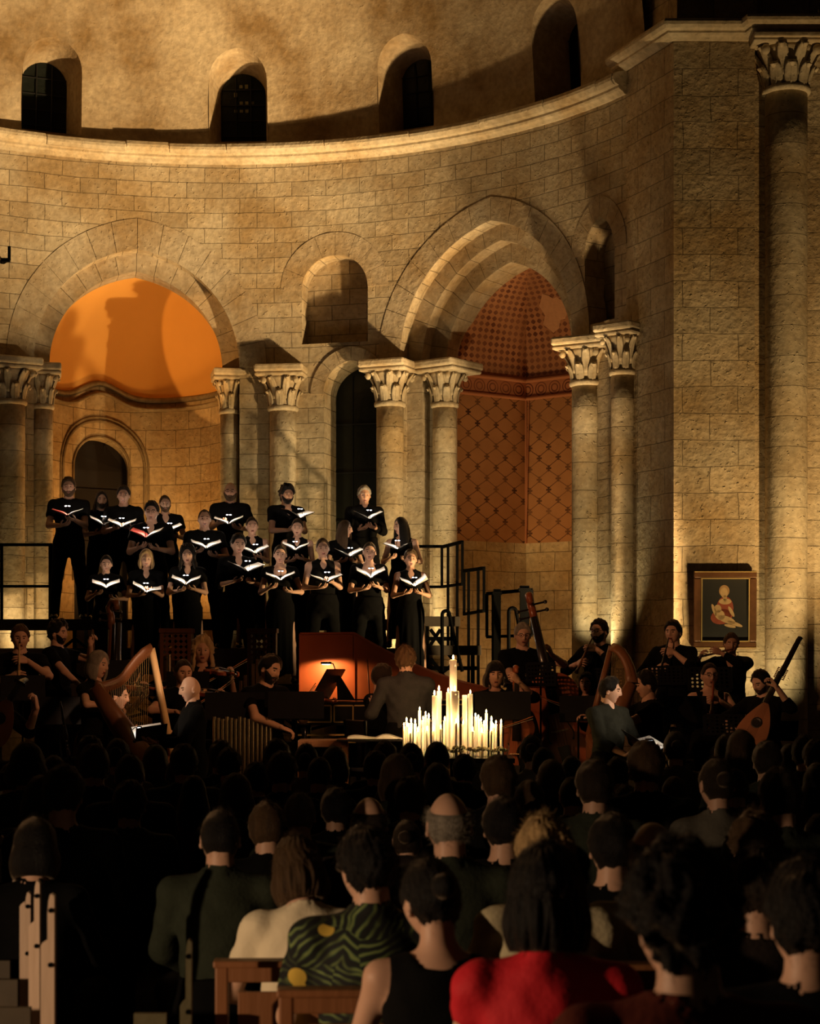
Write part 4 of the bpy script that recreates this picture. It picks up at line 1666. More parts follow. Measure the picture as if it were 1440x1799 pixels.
def make_body(sex='m', seated=False, lean=0.0, side=0.0, twist=0.0, head=(0, 0, 0), R=None, L=None, mouth=0.0, skin=0, hair=('short', 'dark'), beard=None,
              top=None, bottom=None, spread=0.10, h=0.0155, seed=0, knees=0.0, shoes=True, low=True, glasses=False):
    """All meshes of one figure in its own frame: feet at z=0, facing -Y, 1.75 m tall when standing.
    R, L: dict(hand=(x,y,z), elbow=hint, fingers=dir, back=dir, curl=)"""
    fem = sex == 'f'
    dz = -0.44 if seated else 0.0
    Tt = (Matrix.Translation((0, 0, 0.93 + dz)) @ Matrix.Rotation(twist, 4, 'Z') @ Matrix.Rotation(lean, 4, 'X') @ Matrix.Rotation(side, 4, 'Y') @ Matrix.Translation((0, 0, -0.93)))
    tp = lambda *p: Tt @ Vector(p)
    sw = 0.168 if fem else 0.188
    af = 0.86 if fem else 1.0
    S = {1: tp(sw, 0.008, 1.405), -1: tp(-sw, 0.008, 1.405)}
    arms = {}
    dflt = lambda sg: dict(hand=tp(sg * (sw + 0.05), -0.06, 0.86), elbow=(sg * 0.5, 0.6, 0), fingers=(0, -0.1, -1), back=(sg, 0, 0.0), curl=0.35) if not seated else \
        dict(hand=(sg * 0.11, -0.34, 0.60), elbow=(sg * 1.0, 0.6, -0.3), fingers=(-sg * 0.3, -1, -0.1), back=(0, 0, 1), curl=0.3)
    for sg, a in ((-1, R), (1, L)):
        a = dict(dflt(sg), **(a or {}))
        E, Wp = ik(S[sg], a['hand'], 0.285, 0.250, a['elbow'])
        arms[sg] = (S[sg], E, Wp, a)
    hip = {1: Vector((0.09, 0.01, 0.91 + dz)), -1: Vector((-0.09, 0.01, 0.91 + dz))}
    leg = {}
    for sg in (-1, 1):
        if seated:
            K = Vector((sg * (0.12 + spread), -0.43, 0.50))
            A = Vector((sg * (0.12 + spread * 0.9), -0.40 + knees, 0.085))
        else:
            K = Vector((sg * (0.095 + spread * 0.5), -0.015, 0.49))
            A = Vector((sg * (0.095 + spread * 0.8), 0.02, 0.085))
        leg[sg] = (hip[sg], K, A)
    # ------ skin
    pts = [tp(0, 0, 1.6), tp(0, 0, 0.8)] + [q for sg in (-1, 1) for q in arms[sg][:3]] + [q for sg in (-1, 1) for q in leg[sg]] + [Vector((0, -0.25 + (-.38 if seated else 0), 0))]
    lo = [min(p[i] for p in pts) - 0.10 for i in range(3)]
    hi = [max(p[i] for p in pts) + 0.10 for i in range(3)]
    lo[2] = max(lo[2], 0.0)
    F = Field(lo, hi, h)
    rings = FEMA if fem else MALE
    F.loft(rings, Tt, 0.02)
    for sg in (-1, 1):
        F.cap(tp(sg * 0.09, 0.005, 1.425), S[sg], 0.052 * af, 0.050 * af, 0.03)
        s_, e_, w_, _ = arms[sg]
        F.cap(s_, e_, 0.050 * af, 0.040 * af, 0.03)
        F.cap(e_, w_, 0.040 * af, 0.026 * af, 0.02)
        hp, kn, an = leg[sg]
        F.cap(hp, kn, 0.085, 0.056, 0.03)
        F.cap(kn, an, 0.054, 0.037, 0.02)
        if not shoes:
            F.cap(an + Vector((0, 0.02, -0.035)), an + Vector((0, -0.15, -0.055)), 0.040, 0.026, 0.02)
    if fem:
        for sg in (-1, 1):
            F.ell(tp(sg * 0.068, -0.085, 1.29), (0.062, 0.055, 0.062), 0.03)
    hc = tp(0, -0.010, 1.635)
    Hr = Tt.to_3x3() @ Euler((0, 0, 0)).to_matrix()
    pivot = tp(0, 0.008, 1.512)
    Hm = Tt.to_3x3().inverted() @ Tt.to_3x3()
    # the head turns in the world frame of the figure, about the top of the neck
    HR = Euler((head[1], head[2], head[0]), 'YXZ').to_matrix()
    HR = Matrix.Rotation(head[0], 3, 'Z') @ Matrix.Rotation(head[1], 3, 'X') @ Matrix.Rotation(head[2], 3, 'Y')
    hcen = pivot + HR @ Vector((0, -0.018, 0.106))
    F.cap(tp(0, 0.012, 1.43), tp(0, 0.012, 1.43).lerp(hcen, 0.75) + HR @ Vector((0, 0.022, 0)), 0.062 * af, 0.056 * af, 0.025)
    pos, Q = F.mesh()
    pos = smooth_mesh(pos, Q, 1)
    vs = [tuple(p) for p in pos]
    fs = [tuple(q) for q in Q]
    mi = [0] * len(fs)
    Mh = HR.to_4x4()
    Mh.translation = hcen
    hv, hf, hm = HEADS[(fem, 0.55 if mouth else 0.0)]
    o = len(vs)
    vs += [tuple(Mh @ Vector(p)) for p in hv]
    fs += [tuple(k + o for k in f) for f in hf]
    mi += hm
    hands = {}
    for sg in (-1, 1):
        s_, e_, w_, a = arms[sg]
        fd = Vector(a['fingers']).normalized()
        bk = Vector(a['back'])
        z = (bk - fd * bk.dot(fd)).normalized()
        y = z.cross(fd)
        M = Matrix((fd, y, z)).transposed().to_4x4()
        M.translation = w_
        hands[sg] = M
        # thumb side: for the right hand (sg -1) with the palm down and fingers forward the thumb points to +x
        v, f = hand(1 if sg == -1 else -1, a['curl'], a.get('fan', 0.1), a.get('thumb', 0.5))
        sc = 0.92 if fem else 1.0
        o = len(vs)
        vs += [tuple(M @ (Vector(p) * sc)) for p in v]
        fs += [tuple(k + o for k in q) for q in f]
        mi += [0] * len(f)
    out = {'Mh': Mh, 'hands': hands, 'pal': arms, 'skin': (vs, fs, mi)}
    # ------ upper garment
    top = dict(dict(sleeve=0.55, mat=M_BLACK, neck='crew', hem=0.84), **(top or {}))
    g = 0.013
    F = Field([lo[0] - 0.03, lo[1] - 0.03, 0.0], [hi[0] + 0.03, hi[1] + 0.03, hi[2]], h)
    F.loft([(r[0], r[1], r[2], r[3]) for r in rings[1:]], Tt, 0.02, grow=g)
    sl = top['sleeve']
    for sg in (-1, 1):
        s_, e_, w_, _ = arms[sg]
        if sl >= 0:
            F.cap(tp(sg * 0.09, 0.005, 1.425), S[sg], 0.052 * af + g, 0.054 * af + g, 0.03)
        else:
            F.cap(tp(sg * 0.06, 0.005, 1.425), tp(sg * 0.115, 0.006, 1.415), 0.052 * af + g, 0.045 * af + g, 0.02)
        if sl > 0:
            t = min(sl, 1.0)
            F.cap(s_, s_.lerp(e_, t), 0.054 * af + g, (0.052 if sl < 1 else 0.044) * af + g, 0.025, flat=sl < 1)
            if sl > 1:
                F.cap(e_, e_.lerp(w_, sl - 1), 0.045 * af + g, 0.034 * af + g, 0.02, flat=True)
    if fem:
        for sg in (-1, 1):
            F.ell(tp(sg * 0.068, -0.085, 1.29), (0.062 + g, 0.055 + g, 0.062 + g), 0.03)
    F.wrinkle(0.0028 * top.get('fold', 1.0), seed)
    if top['neck'] == 'crew':
        F.cut_cap(tp(0, 0.012, 1.44), tp(0, -0.01, 1.60), 0.064 * af, 0.068 * af)
    elif top['neck'] == 'v':
        F.cut_cap(tp(0, 0.012, 1.44), tp(0, -0.01, 1.60), 0.066 * af, 0.070 * af)
        F.cut_cap(tp(0, -0.11, 1.44), tp(0, -0.15, 1.30), 0.062, 0.012)
    elif top['neck'] == 'low':
        F.cut_cap(tp(0, 0.012, 1.45), tp(0, -0.01, 1.60), 0.080, 0.085)
        F.cut_cap(tp(-0.03, -0.11, 1.42), tp(0.03, -0.12, 1.42), 0.075, 0.075)
    elif top['neck'] == 'collar':
        F.cap(tp(0, 0.012, 1.45), tp(0, 0.008, 1.51), 0.072 * af, 0.068 * af, 0.02)
        F.cut_cap(tp(0, 0.012, 1.44), tp(0, -0.01, 1.62), 0.058 * af, 0.062 * af)
        F.cut_cap(tp(0, -0.07, 1.50), tp(0, -0.125, 1.38), 0.032, 0.008)
    if top['hem'] > 0.6:
        F.cut_plane(tp(0, 0, top['hem']), tuple(Tt.to_3x3() @ Vector((0, 0, -1))))
    pos, Q = F.mesh()
    pos = smooth_mesh(pos, Q, 2)
    out['top'] = (pos, Q, top['mat'])
    # ------ lower garment
    bottom = dict(dict(kind='trousers', mat=M_BLACK), **(bottom or {}))
    F = Field([lo[0] - 0.06, lo[1] - 0.08, 0.0], [hi[0] + 0.06, hi[1] + 0.08, 1.12 + dz], h)
    if bottom['kind'] == 'trousers' or seated:
        F.loft([(.86, .15, .11, .005), (.95, .168, .118, .01), (1.05, .150, .106, 0)], Matrix.Translation((0, 0, dz)), 0.02, grow=0.022)
        F.ell((0, 0.012, 0.85 + dz), (0.115, 0.105, 0.085), 0.02)
        for sg in (-1, 1):
            hp, kn, an = leg[sg]
            F.cap(hp, kn, 0.102, 0.074, 0.03)
            F.cap(kn, an + Vector((0, 0, -0.02)), 0.070, 0.062, 0.02)
        if bottom['kind'] == 'skirt':
            hp, kn, an = leg[1]
            F.cap(Vector((0, hp.y, hp.z)), Vector((0, kn.y, kn.z + 0.01)), 0.12, 0.09, 0.05)
            F.cap(leg[-1][1], leg[1][1], 0.075, 0.075, 0.04)
            F.cap(Vector((0, kn.y + 0.02, kn.z)), Vector((0, an.y + 0.05, 0.25)), 0.10, 0.11, 0.05)
        F.wrinkle(0.003, seed + 3)
    else:
        hem = bottom.get('hem', 0.12)
        F.loft([(hem, .165, .145, 0), (.5, .168, .14, 0), (.86, .178, .130, .008), (.95, .176, .124, .01), (1.06, .140, .102, 0)], None, 0.02, grow=0.008)
        X, Y, Z = np.meshgrid(*F.ax, indexing='ij')
        an = np.arctan2(Y, X)
        F.F = F.F + 0.010 * np.clip((0.95 - Z) / 0.7, 0, 1) * np.sin(11 * an + seed)
        F.cut_plane((0, 0, hem), (0, 0, -1))
    pos, Q = F.mesh()
    pos = smooth_mesh(pos, Q, 1)
    out['bottom'] = (pos, Q, bottom['mat'])
    out['bname'] = 'trousers' if bottom['kind'] == 'trousers' else 'skirt'
    sh = []
    for sg in (-1, 1):
        b = MB()
        an = leg[sg][2]
        b.tube([(an.x, an.y + 0.055, 0.035), (an.x, an.y + 0.045, 0.045), (an.x, an.y - 0.02, 0.05), (an.x, an.y - 0.10, 0.035), (an.x + sg * 0.012, an.y - 0.17, 0.026), (an.x + sg * 0.012, an.y - 0.19, 0.02)],
               [(0.012, 0.02), (0.036, 0.042), (0.044, 0.052), (0.046, 0.034), (0.040, 0.024), (0.012, 0.010)], 10, up=(0, 0, 1))
        sh.append(b)
    out['shoes'] = sh if shoes else []
    out.update(hair=hair, beard=beard, skin_m=skin, fem=fem, seed=seed, glasses=glasses)
    return out


def place_person(B, label, loc, yaw=0.0, scale=1.0, group=None, hairmat=None, fuzz=0, name='person', extra_fuzz=0, topname='shirt', cache=None, smat=None, tmat=None, bmat=None):
    """link one figure: the body is the thing, garments and hair are its children"""
    def mk(key, maker):
        if cache is not None and key in cache:
            return cache[key]
        me = maker()
        if cache is not None:
            cache[key] = me
        return me
    hk, hcol = B['hair']
    hm = HAIRS[hairmat or hcol]
    me = mk('skin', lambda: to_mesh('body', B['skin'][0], B['skin'][1], [SKIN[B['skin_m']], M_LIP, M_EYEM, hm], B['skin'][2]))
    root = bpy.data.objects.new(name, me)
    COL.objects.link(root)
    root.location = loc
    root.rotation_euler = (0, 0, yaw)
    root.scale = (scale,) * 3
    tag(root, label, 'person', group)

    def child(nm, me, m=None, M=None):
        o = bpy.data.objects.new(nm, me)
        COL.objects.link(o)
        o.parent = root
        if M is not None:
            o.matrix_local = M
        if m is not None:
            if not me.materials:
                me.materials.append(m)
            o.material_slots[0].link = 'OBJECT'
            o.material_slots[0].material = m
        return o
    if smat:
        root.material_slots[0].link = 'OBJECT'
        root.material_slots[0].material = smat
    child(topname, mk('top', lambda: to_mesh(topname, B['top'][0], B['top'][1], [B['top'][2]])), tmat or B['top'][2])
    child(B['bname'], mk('bottom', lambda: to_mesh(B['bname'], B['bottom'][0], B['bottom'][1], [B['bottom'][2]])), bmat or B['bottom'][2])
    for k, b in enumerate(B['shoes']):
        child('shoe', mk('shoe%d' % k, lambda: to_mesh('shoe', b.v, b.f, [M_LACQ])), M_LACQ)
    if hk:
        child('hair', hair_mesh(hk, B['seed'] % 5, fuzz, B['fem']), hm, B['Mh'])
    if B['beard']:
        child('beard', beard_mesh(B['beard'][0]), HAIRS[B['beard'][1]], B['Mh'])
    if B['glasses']:
        g = MB()
        for sg in (-1, 1):
            g.tube([(sg * 0.031 + 0.022 * math.cos(a), -0.098, 0.008 + 0.017 * math.sin(a)) for a in [2 * PI * i / 14 for i in range(14)]], 0.0018, 5, closed=True)
            g.tube([(sg * 0.053, -0.096, 0.012), (sg * 0.072, -0.05, 0.012), (sg * 0.080, 0.01, 0.010)], 0.0018, 5)
        g.tube([(-0.010, -0.099, 0.012), (0, -0.103, 0.014), (0.010, -0.099, 0.012)], 0.0018, 5)
        child('glasses', to_mesh('glasses', g.v, g.f, [M_LACQ]), M_LACQ, B['Mh'])
    return root

# ================================================================ CHOIR ON ITS SCAFFOLD STEPS
Z_BACK, Z_MID, Z_FRONT = 2.32, 1.94, 1.50
D_BACK, D_MID, D_FRONT = 23.75, 23.0, 22.25


def person_scale(B, z0, ztop):
    hk = B['hair'][0]
    add = {'curly': .030, 'longcurly': .028, 'short': .014, None: 0, 'bob': .02, 'fringe': .018, 'long': .012}.get(hk, .008)
    t = (B['Mh'] @ Vector((0, 0, 0.118))).z + add
    return (ztop - z0) / t


def folder(M, label, s=1.0, red=False, tall=False, power=1.1, lamp=True, tilt=12, wing=(24, 24)):
    """open binder; M: origin at the spine, local -Y away from the reader, Z up"""
    root = empty('music_folder')
    root.matrix_world = M
    tag(root, label, 'folder', 'choir folders with clip lights')
    w, h = 0.205, 0.27
    rx = Matrix.Rotation(R_(tilt), 4, 'X')
    for sg in (-1, 1):
        A = rx @ Matrix.Rotation(R_(-sg * wing[0 if sg < 0 else 1]), 4, 'Y')
        b = MB()
        b.box((sg * w / 2, 0, 0), (w, h + 0.015, 0.004))
        b.build('cover', M_LACQ, root, M=A)
        # the pages bulge next to the spine
        b = MB()
        n = 10
        vs = []
        for i in range(n + 1):
            u = i / n
            z = 0.006 + 0.020 * math.sin(PI * min(1, u * 1.15)) * (1 - u) + (0.05 * u * u if tall and sg > 0 else 0)
            for y in (-h / 2, h / 2):
                vs.append((sg * (0.006 + u * (w - 0.012)), y, z))
        fs = [(2 * i, 2 * i + 1, 2 * i + 3, 2 * i + 2) for i in range(n)]
        o = len(vs)
        vs2 = [(x, y, 0.003) for x, y, z in vs]
        fs += [(2 * i, 2 * i + 2, o + 2 * i + 2, o + 2 * i) for i in range(n)] + [(2 * i + 1, o + 2 * i + 1, o + 2 * i + 3, 2 * i + 3) for i in range(n)]
        fs += [(2 * n, 2 * n + 1, o + 2 * n + 1, o + 2 * n)]
        b.add(vs + vs2, fs)
        pg = b.build('pages', M_REDPAPER if (red and sg < 0) else M_PAPER, root, M=A)
        if red and sg < 0:
            pg['label'] = 'red page'
    if lamp:
        b = MB()
        b.tube([rx @ Vector(p) for p in ((0, -0.15, 0), (0, -0.17, 0.05), (0, -0.165, 0.10), (0, -0.13, 0.125), (0, -0.10, 0.125))], 0.0035, 6)
        b.box(rx @ Vector((0, -0.15, 0.0)), (0.03, 0.02, 0.018))
        b.box(rx @ Vector((0, -0.085, 0.127)), (0.075, 0.028, 0.010))
        rl = b.build('reading_light', M_BLACKM, root)
        b = MB()
        for sg in (-1, 1):
            b.ell(rx @ Vector((sg * 0.02, -0.088, 0.119)), (0.013, 0.014, 0.006), 8, 5)
        b.build('lens', M_LED, rl)
        l = point('clip_lamp', rx @ Vector((0, -0.06, 0.095)), power, (1.0, 0.80, 0.62), 0.015, root)
    return root


TEE = dict(sleeve=0.60, neck='crew')
VTEE = dict(sleeve=0.55, neck='v')
LONG = dict(sleeve=1.95, neck='collar')
SLVL = dict(sleeve=-1, neck='v')
LOWN = dict(sleeve=0.35, neck='low')
TROU, SKIRT = dict(kind='trousers'), dict(kind='skirt')
# px, top, folder px, folder py, row, sex, hair, colour, beard, top, skin, head pitch, description
CHOIR = [
    (121, 838, 138, 905, 'b', 'm', 'short', 'brown', (0.012, 'brown'), TEE, 0, 0.0, 'tall bearded singer in black at the left end of the back row'),
    (178, 862, 192, 920, 'b', 'm', 'long', 'dark', (0.010, 'dark'), TEE, 0, 0.06, 'long haired bearded singer in black before the dark doorway'),
    (217, 853, 228, 931, 'b', 'm', 'short', 'dark', None, TEE, 0, 0.02, 'short dark haired singer in a black tee at the right edge of the doorway'),
    (290, 870, 303, 932, 'b', 'm', 'crop', 'brown', (0.009, 'brown'), VTEE, 0, 0.05, 'close cropped bearded singer behind the man with a red folder page'),
    (404, 848, 409, 926, 'b', 'm', None, 'dark', (0.015, 'brown'), TEE, 1, 0.03, 'shaven headed bearded singer standing before the orange chapel wall'),
    (503, 850, 543, 902, 'b', 'm', 'curly', 'black', (0.013, 'black'), VTEE, 1, 0.08, 'thickset dark bearded singer turned to the right before a column'),
    (640, 853, 648, 911, 'b', 'm', 'short', 'grey', None, LONG, 1, 0.08, 'grey haired singer in a black shirt before the tall dark opening'),
    (266, 880, 270, 942, 'm', 'm', 'short', 'black', None, VTEE, 0, 0.10, 'dark haired singer holding a folder with a red page'),
    (359, 895, 365, 961, 'm', 'm', 'receding', 'brown', None, TEE, 0, 0.0, 'singer in a black tee with head raised left of the column'),
    (443, 908, 455, 970, 'm', 'f', 'bun', 'dark', None, SLVL, 0, 0.05, 'woman with tied back hair in the middle row before the column'),
    (522, 911, 528, 964, 'm', 'f', 'bun', 'dark', None, SLVL, 0, 0.15, 'smiling woman with bare shoulders below the bearded man at the column'),
    (604, 914, 616, 976, 'm', 'f', 'long', 'brown', None, VTEE, 0, 0.0, 'woman with long brown hair in profile to the right'),
    (706, 908, 700, 964, 'm', 'f', 'long', 'black', None, dict(sleeve=-1, neck='low'), 0, 0.0, 'woman with long black hair and bare shoulders looking to the left'),
    (186, 975, 192, 1030, 'f', 'f', 'bun', 'black', None, TEE, 0, 0.18, 'woman with dark tied hair at the left end of the front row'),
    (257, 964, 266, 1040, 'f', 'f', 'bob', 'blond', None, VTEE, 0, 0.08, 'woman with fair bobbed hair and a wide open white score'),
    (330, 955, 340, 1025, 'f', 'f', 'longcurly', 'black', None, VTEE, 0, 0.08, 'woman with long dark wavy hair in a black v neck top'),
    (417, 937, 438, 998, 'f', 'f', 'short', 'black', None, dict(sleeve=1.2, neck='v'), 0, 0.12, 'dark haired singer in black looking down to the right'),
    (492, 957, 500, 1018, 'f', 'f', 'bun', 'dark', None, LOWN, 0, 0.10, 'woman in a scoop neck black dress left of the sleeveless woman'),
    (567, 945, 571, 1021, 'f', 'f', 'bun', 'brown', None, SLVL, 0, 0.08, 'woman with bare arms in a sleeveless black top in the front row'),
    (648, 952, 652, 1003, 'f', 'f', 'bun', 'dark', None, dict(sleeve=0.7, neck='low'), 0, 0.05, 'smiling woman in the front row below the grey haired man'),
    (721, 965, 733, 1028, 'f', 'f', 'short', 'brown', None, dict(sleeve=-1, neck='v'), 1, 0.0, 'short haired woman with a cream page at the right end of the front row'),
]
for i, (px, top, fx, fy, row, sex, hk, hc, bd, tp_, sk, pit, desc) in enumerate(CHOIR):
    d, z0 = {'b': (D_BACK, Z_BACK), 'm': (D_MID, Z_MID), 'f': (D_FRONT, Z_FRONT)}[row]
    d += {1: 0.22, 2: -0.12, 4: 0.1, 3: 0.05, 16: 0.18, 17: -0.05}.get(i, ((i * 7) % 5 - 2) * 0.02)
    ztop = EYE + (HORIZON - top) * d / FPX
    hy = 0.0
    if 'profile to the right' in desc:
        hy = 1.1
    if 'looking to the left' in desc:
        hy = -1.0
    yaw = math.atan2((fx - px) * d / FPX, 0.45) * 0.9 + R_(((i * 37) % 23) - 11) * 0.5
    dh = ((i * 29) % 9 - 4) * 0.008
    HOLD = dict(R=dict(hand=(-0.11 - dh, -0.29, 1.165 + dh), elbow=(-0.7, 0.5 + 10 * dh, -1.0), fingers=(0.75, -0.7, 0.12), back=(0, -0.3, -1), curl=0.45, thumb=0.2),
                L=dict(hand=(0.11 + dh, -0.30 + dh, 1.165 - dh), elbow=(0.7, 0.5 - 10 * dh, -1.0), fingers=(-0.75, -0.7, 0.12), back=(0, -0.3, -1), curl=0.45, thumb=0.2))
    B = make_body(sex, head=(hy, pit, 0.04 * ((i * 5) % 3 - 1)), mouth=1 if i % 3 else 0, skin=sk, hair=(hk, hc), beard=bd, top=tp_,
                  bottom=TROU if sex == 'm' or i in (16, 18, 19) else SKIRT, seed=i, glasses=i in (7, 4), **HOLD)
    s = person_scale(B, z0, ztop)
    x = (px - 720) * d / FPX
    place_person(B, desc, (x, d, z0), yaw, s)
    # the folder where the hands are
    zf = (EYE + (HORIZON - fy) * (d - 0.4) / FPX - z0) / s
    zf = min(max(zf, 1.19), 1.30)
    M = Matrix.Translation((x, d, z0)) @ Matrix.Rotation(yaw, 4, 'Z') @ Matrix.Scale(s, 4) @ Matrix.Translation((0, -0.38, zf - 0.005))
    folder(M, 'open clip-lit folder of the ' + ' '.join(desc.replace(' in black', '').replace(' in a black tee', '').split()[:11]), red='red page' in desc or i == 0,
           tall=i == 20, power=1.9, tilt=7 + (i * 5) % 6, wing=(22 + (i * 7) % 9, 24 + (i * 5) % 8) if i not in (14,) else (34, 12))

# ---- scaffold: three decks on frames, open plank steps, railings
XL = -6.2


def deck(name_, z, y0, y1, x0, x1, label):
    root = empty('choir_riser')
    tag(root, label, 'riser', 'scaffold decks under the choir')
    b = MB()
    n = 3
    for k in range(n):
        w = (y1 - y0) / n
        b.box(((x0 + x1) / 2, y0 + w * (k + 0.5), z - 0.03), (x1 - x0, w - 0.012, 0.05))
    b.build('deck', M_PLANK, root)
    b = MB()
    b.box(((x0 + x1) / 2, y0 + 0.015, z - 0.10), (x1 - x0, 0.03, 0.10))
    b.build('fascia', M_PLANK, root)
    nx = 5
    for k in range(nx):
        x = x0 + 0.15 + (x1 - x0 - 0.3) * k / (nx - 1)
        b = MB()
        for y in (y0 + 0.06, y1 - 0.06):
            b.bar((x, y, 0), (x, y, z - 0.06), 0.048)
        b.build('leg', M_BLACKM, root)
    b = MB()
    for k in range(nx - 1):
        xa = x0 + 0.15 + (x1 - x0 - 0.3) * k / (nx - 1)
        xb = x0 + 0.15 + (x1 - x0 - 0.3) * (k + 1) / (nx - 1)
        b.bar((xa, y0 + 0.08, z - 0.25), (xb, y0 + 0.08, 0.9), 0.035)
        b.bar((xa, y0 + 0.08, 0.9), (xb, y0 + 0.08, z - 0.25), 0.035)
    b.build('brace', M_BLACKM, root)


deck('back', Z_BACK, 23.38, 24.35, -5.9, 0.15, 'back and highest deck of the choir scaffold')
deck('mid', Z_MID, 22.63, 23.36, -5.9, 0.14, 'middle deck of the choir scaffold')
deck('front', Z_FRONT, 21.9, 22.61, -5.7, 0.13, 'front and lowest deck of the choir scaffold')


def plank_step(px0, px1, py0, py1, d, label):
    root = empty('scaffold_step')
    tag(root, label, 'step', 'open steps at the right of the choir')
    a, c = W(px0, py0, d), W(px1, py1, d)
    b = MB()
    b.box(((a.x + c.x) / 2, d + 0.12, (a.z + c.z) / 2), (c.x - a.x, 0.26, a.z - c.z))
    b.build('tread', M_PLANK, root, bevel=0.006)
    b = MB()
    for x in (a.x + 0.06, c.x - 0.10):
        b.bar((x, d + 0.05, 0), (x, d + 0.05, c.z), 0.045)
        b.bar((x, d + 0.22, 0), (x, d + 0.22, c.z), 0.045)
    b.build('post', M_BLACKM, root)
    b = MB()
    b.bar((a.x, d + 0.03, c.z - 0.16), (c.x - 0.03, d + 0.03, c.z - 0.16), 0.05)
    b.bar((a.x, d + 0.03, c.z - 0.40), (c.x - 0.25, d + 0.03, c.z - 0.04), 0.045)
    b.bar((a.x + 0.1, d + 0.03, c.z - 0.04), (a.x + 0.38, d + 0.03, c.z - 0.42), 0.045)
    b.build('truss', M_BLACKM, root)


plank_step(742, 808, 1083, 1100, 23.2, 'upper plank step at the right end of the choir')
plank_step(742, 845, 1134, 1151, 22.4, 'lower plank step at the right end of the choir')


def rail(pts_lists, label, w=0.034, name='guard_rail'):
    root = empty(name)
    tag(root, label, 'railing', 'black railings round the choir')
    for nm, seg in pts_lists:
        b = MB()
        for (p, q, ww) in seg:
            b.bar(p, q, ww)
        b.build(nm, M_BLACKM, root)
    return root


def rframe(a, c, y0, y1, da, db, extra, zfloor, label):
    """panel between photo columns a and c: (top y, bottom y) at each end; extra = posts reaching the floor"""
    A0, A1 = W(a, y0[0], da), W(a, y0[1], da)
    C0, C1 = W(c, y1[0], db), W(c, y1[1], db)
    posts = [('post', [(A0, A1, 0.036)]), ('post', [(C0, C1, 0.036)])]
    for e in extra:
        t = (e - a) / (c - a)
        p = A0.lerp(C0, t)
        posts.append(('post', [(p, Vector((p.x, p.y, zfloor)), 0.036)]))
    return rail([('top_rail', [(A0, C0, 0.04)]), ('lower_rail', [(A1, C1, 0.036)])] + posts, label)


rframe(725, 776, (960, 1031), (960, 1031), 24.2, 24.2, [], 2.3, 'black rail behind the woman with long black hair')
rframe(776, 812, (961, 1031), (952, 1026), 24.1, 23.3, [787, 803], 1.9, 'tall railing panel at the top of the choir steps')
rframe(815, 850, (1003, 1079), (998, 1073), 23.2, 22.4, [823, 840], 1.2, 'middle railing panel on the choir steps')
rframe(855, 934, (1043, 1119), (1036, 1116), 22.3, 21.9, [866, 920], 0.4, 'lowest railing panel beside the choir steps')
rframe(-60, 92, (957, 1030), (957, 1030), 24.2, 24.2, [3, 88], 2.3, 'black rail at the left end of the choir')
for px, y0, y1, d, w, lab in ((873, 1035, 1200, 21.9, 0.10, 'thick dark post at the left of the double bass'), (921, 1029, 1200, 21.95, 0.13, 'thick dark post behind the bass player')):
    b = MB()
    a = W(px, y0, d)
    b.box((a.x, d, (a.z + 0.4) / 2), (w * 0.85, w * 0.85, a.z - 0.4))
    b.box((a.x, d, a.z - 0.05), (w * 1.1, w * 1.1, 0.04))
    tag(b.build('scaffold_post', M_BLACKM), lab, 'post', 'thick posts of the scaffold')
for px, y0, y1, d, lab in ((783, 1073, 1180, 22.0, 'bent tube handrail by the upper plank'), (900, 1068, 1190, 21.7, 'bent tube handrail between the thick posts')):
    b = MB()
    a, c = W(px, y0, d), W(px, y1, d)
    pts = [(a.x - 0.045, d, c.z)] + [(a.x - 0.045 * math.cos(t), d, a.z - 0.05 + 0.05 * math.sin(t)) for t in [PI * i / 8 for i in range(9)]] + [(a.x + 0.10, d + 0.02, a.z - 0.32), (a.x + 0.20, d + 0.05, c.z)]
    b.tube(pts, 0.022, 8)
    tag(b.build('handrail', M_BLACKM, smooth=True), lab, 'handrail', 'bent tube handrails')

# ================================================================ ORCHESTRA
STZ = 0.40
b = MB()
b.box((-0.5, 19.2, STZ - 0.03), (8.6, 4.9, 0.06))
root = b.build('stage_platform', M_STAGE)
tag(root, 'low dark platform carrying the orchestra', 'stage')
b = MB()
b.box((-0.5, 16.72, 0.17), (8.6, 0.04, 0.34))
b.build('substructure', M_BLACKM, root)


def player(px, topy, d, z0, label, yaw=0, seated=True, hair=('short', 'dark'), sex='m', fuzz=0, **kw):
    kw.setdefault('top', dict(sleeve=0.6))
    B = make_body(sex, seated=seated, hair=hair, **kw)
    ztop = EYE + (HORIZON - topy) * d / FPX
    s = person_scale(B, z0, ztop)
    x = (px - 720) * d / FPX
    yw = R_(yaw)
    # keep the head, not the feet, at px
    hx = Matrix.Rotation(yw, 3, 'Z') @ (B['Mh'].translation * s)
    loc = Vector((x - hx.x, d - hx.y * 0.5, z0))
    o = place_person(B, label, loc, yw, s, fuzz=fuzz)
    M = Matrix.Translation(loc) @ Matrix.Rotation(yw, 4, 'Z') @ Matrix.Scale(s, 4)
    B['M'] = M
    B['S'] = s
    return o, B


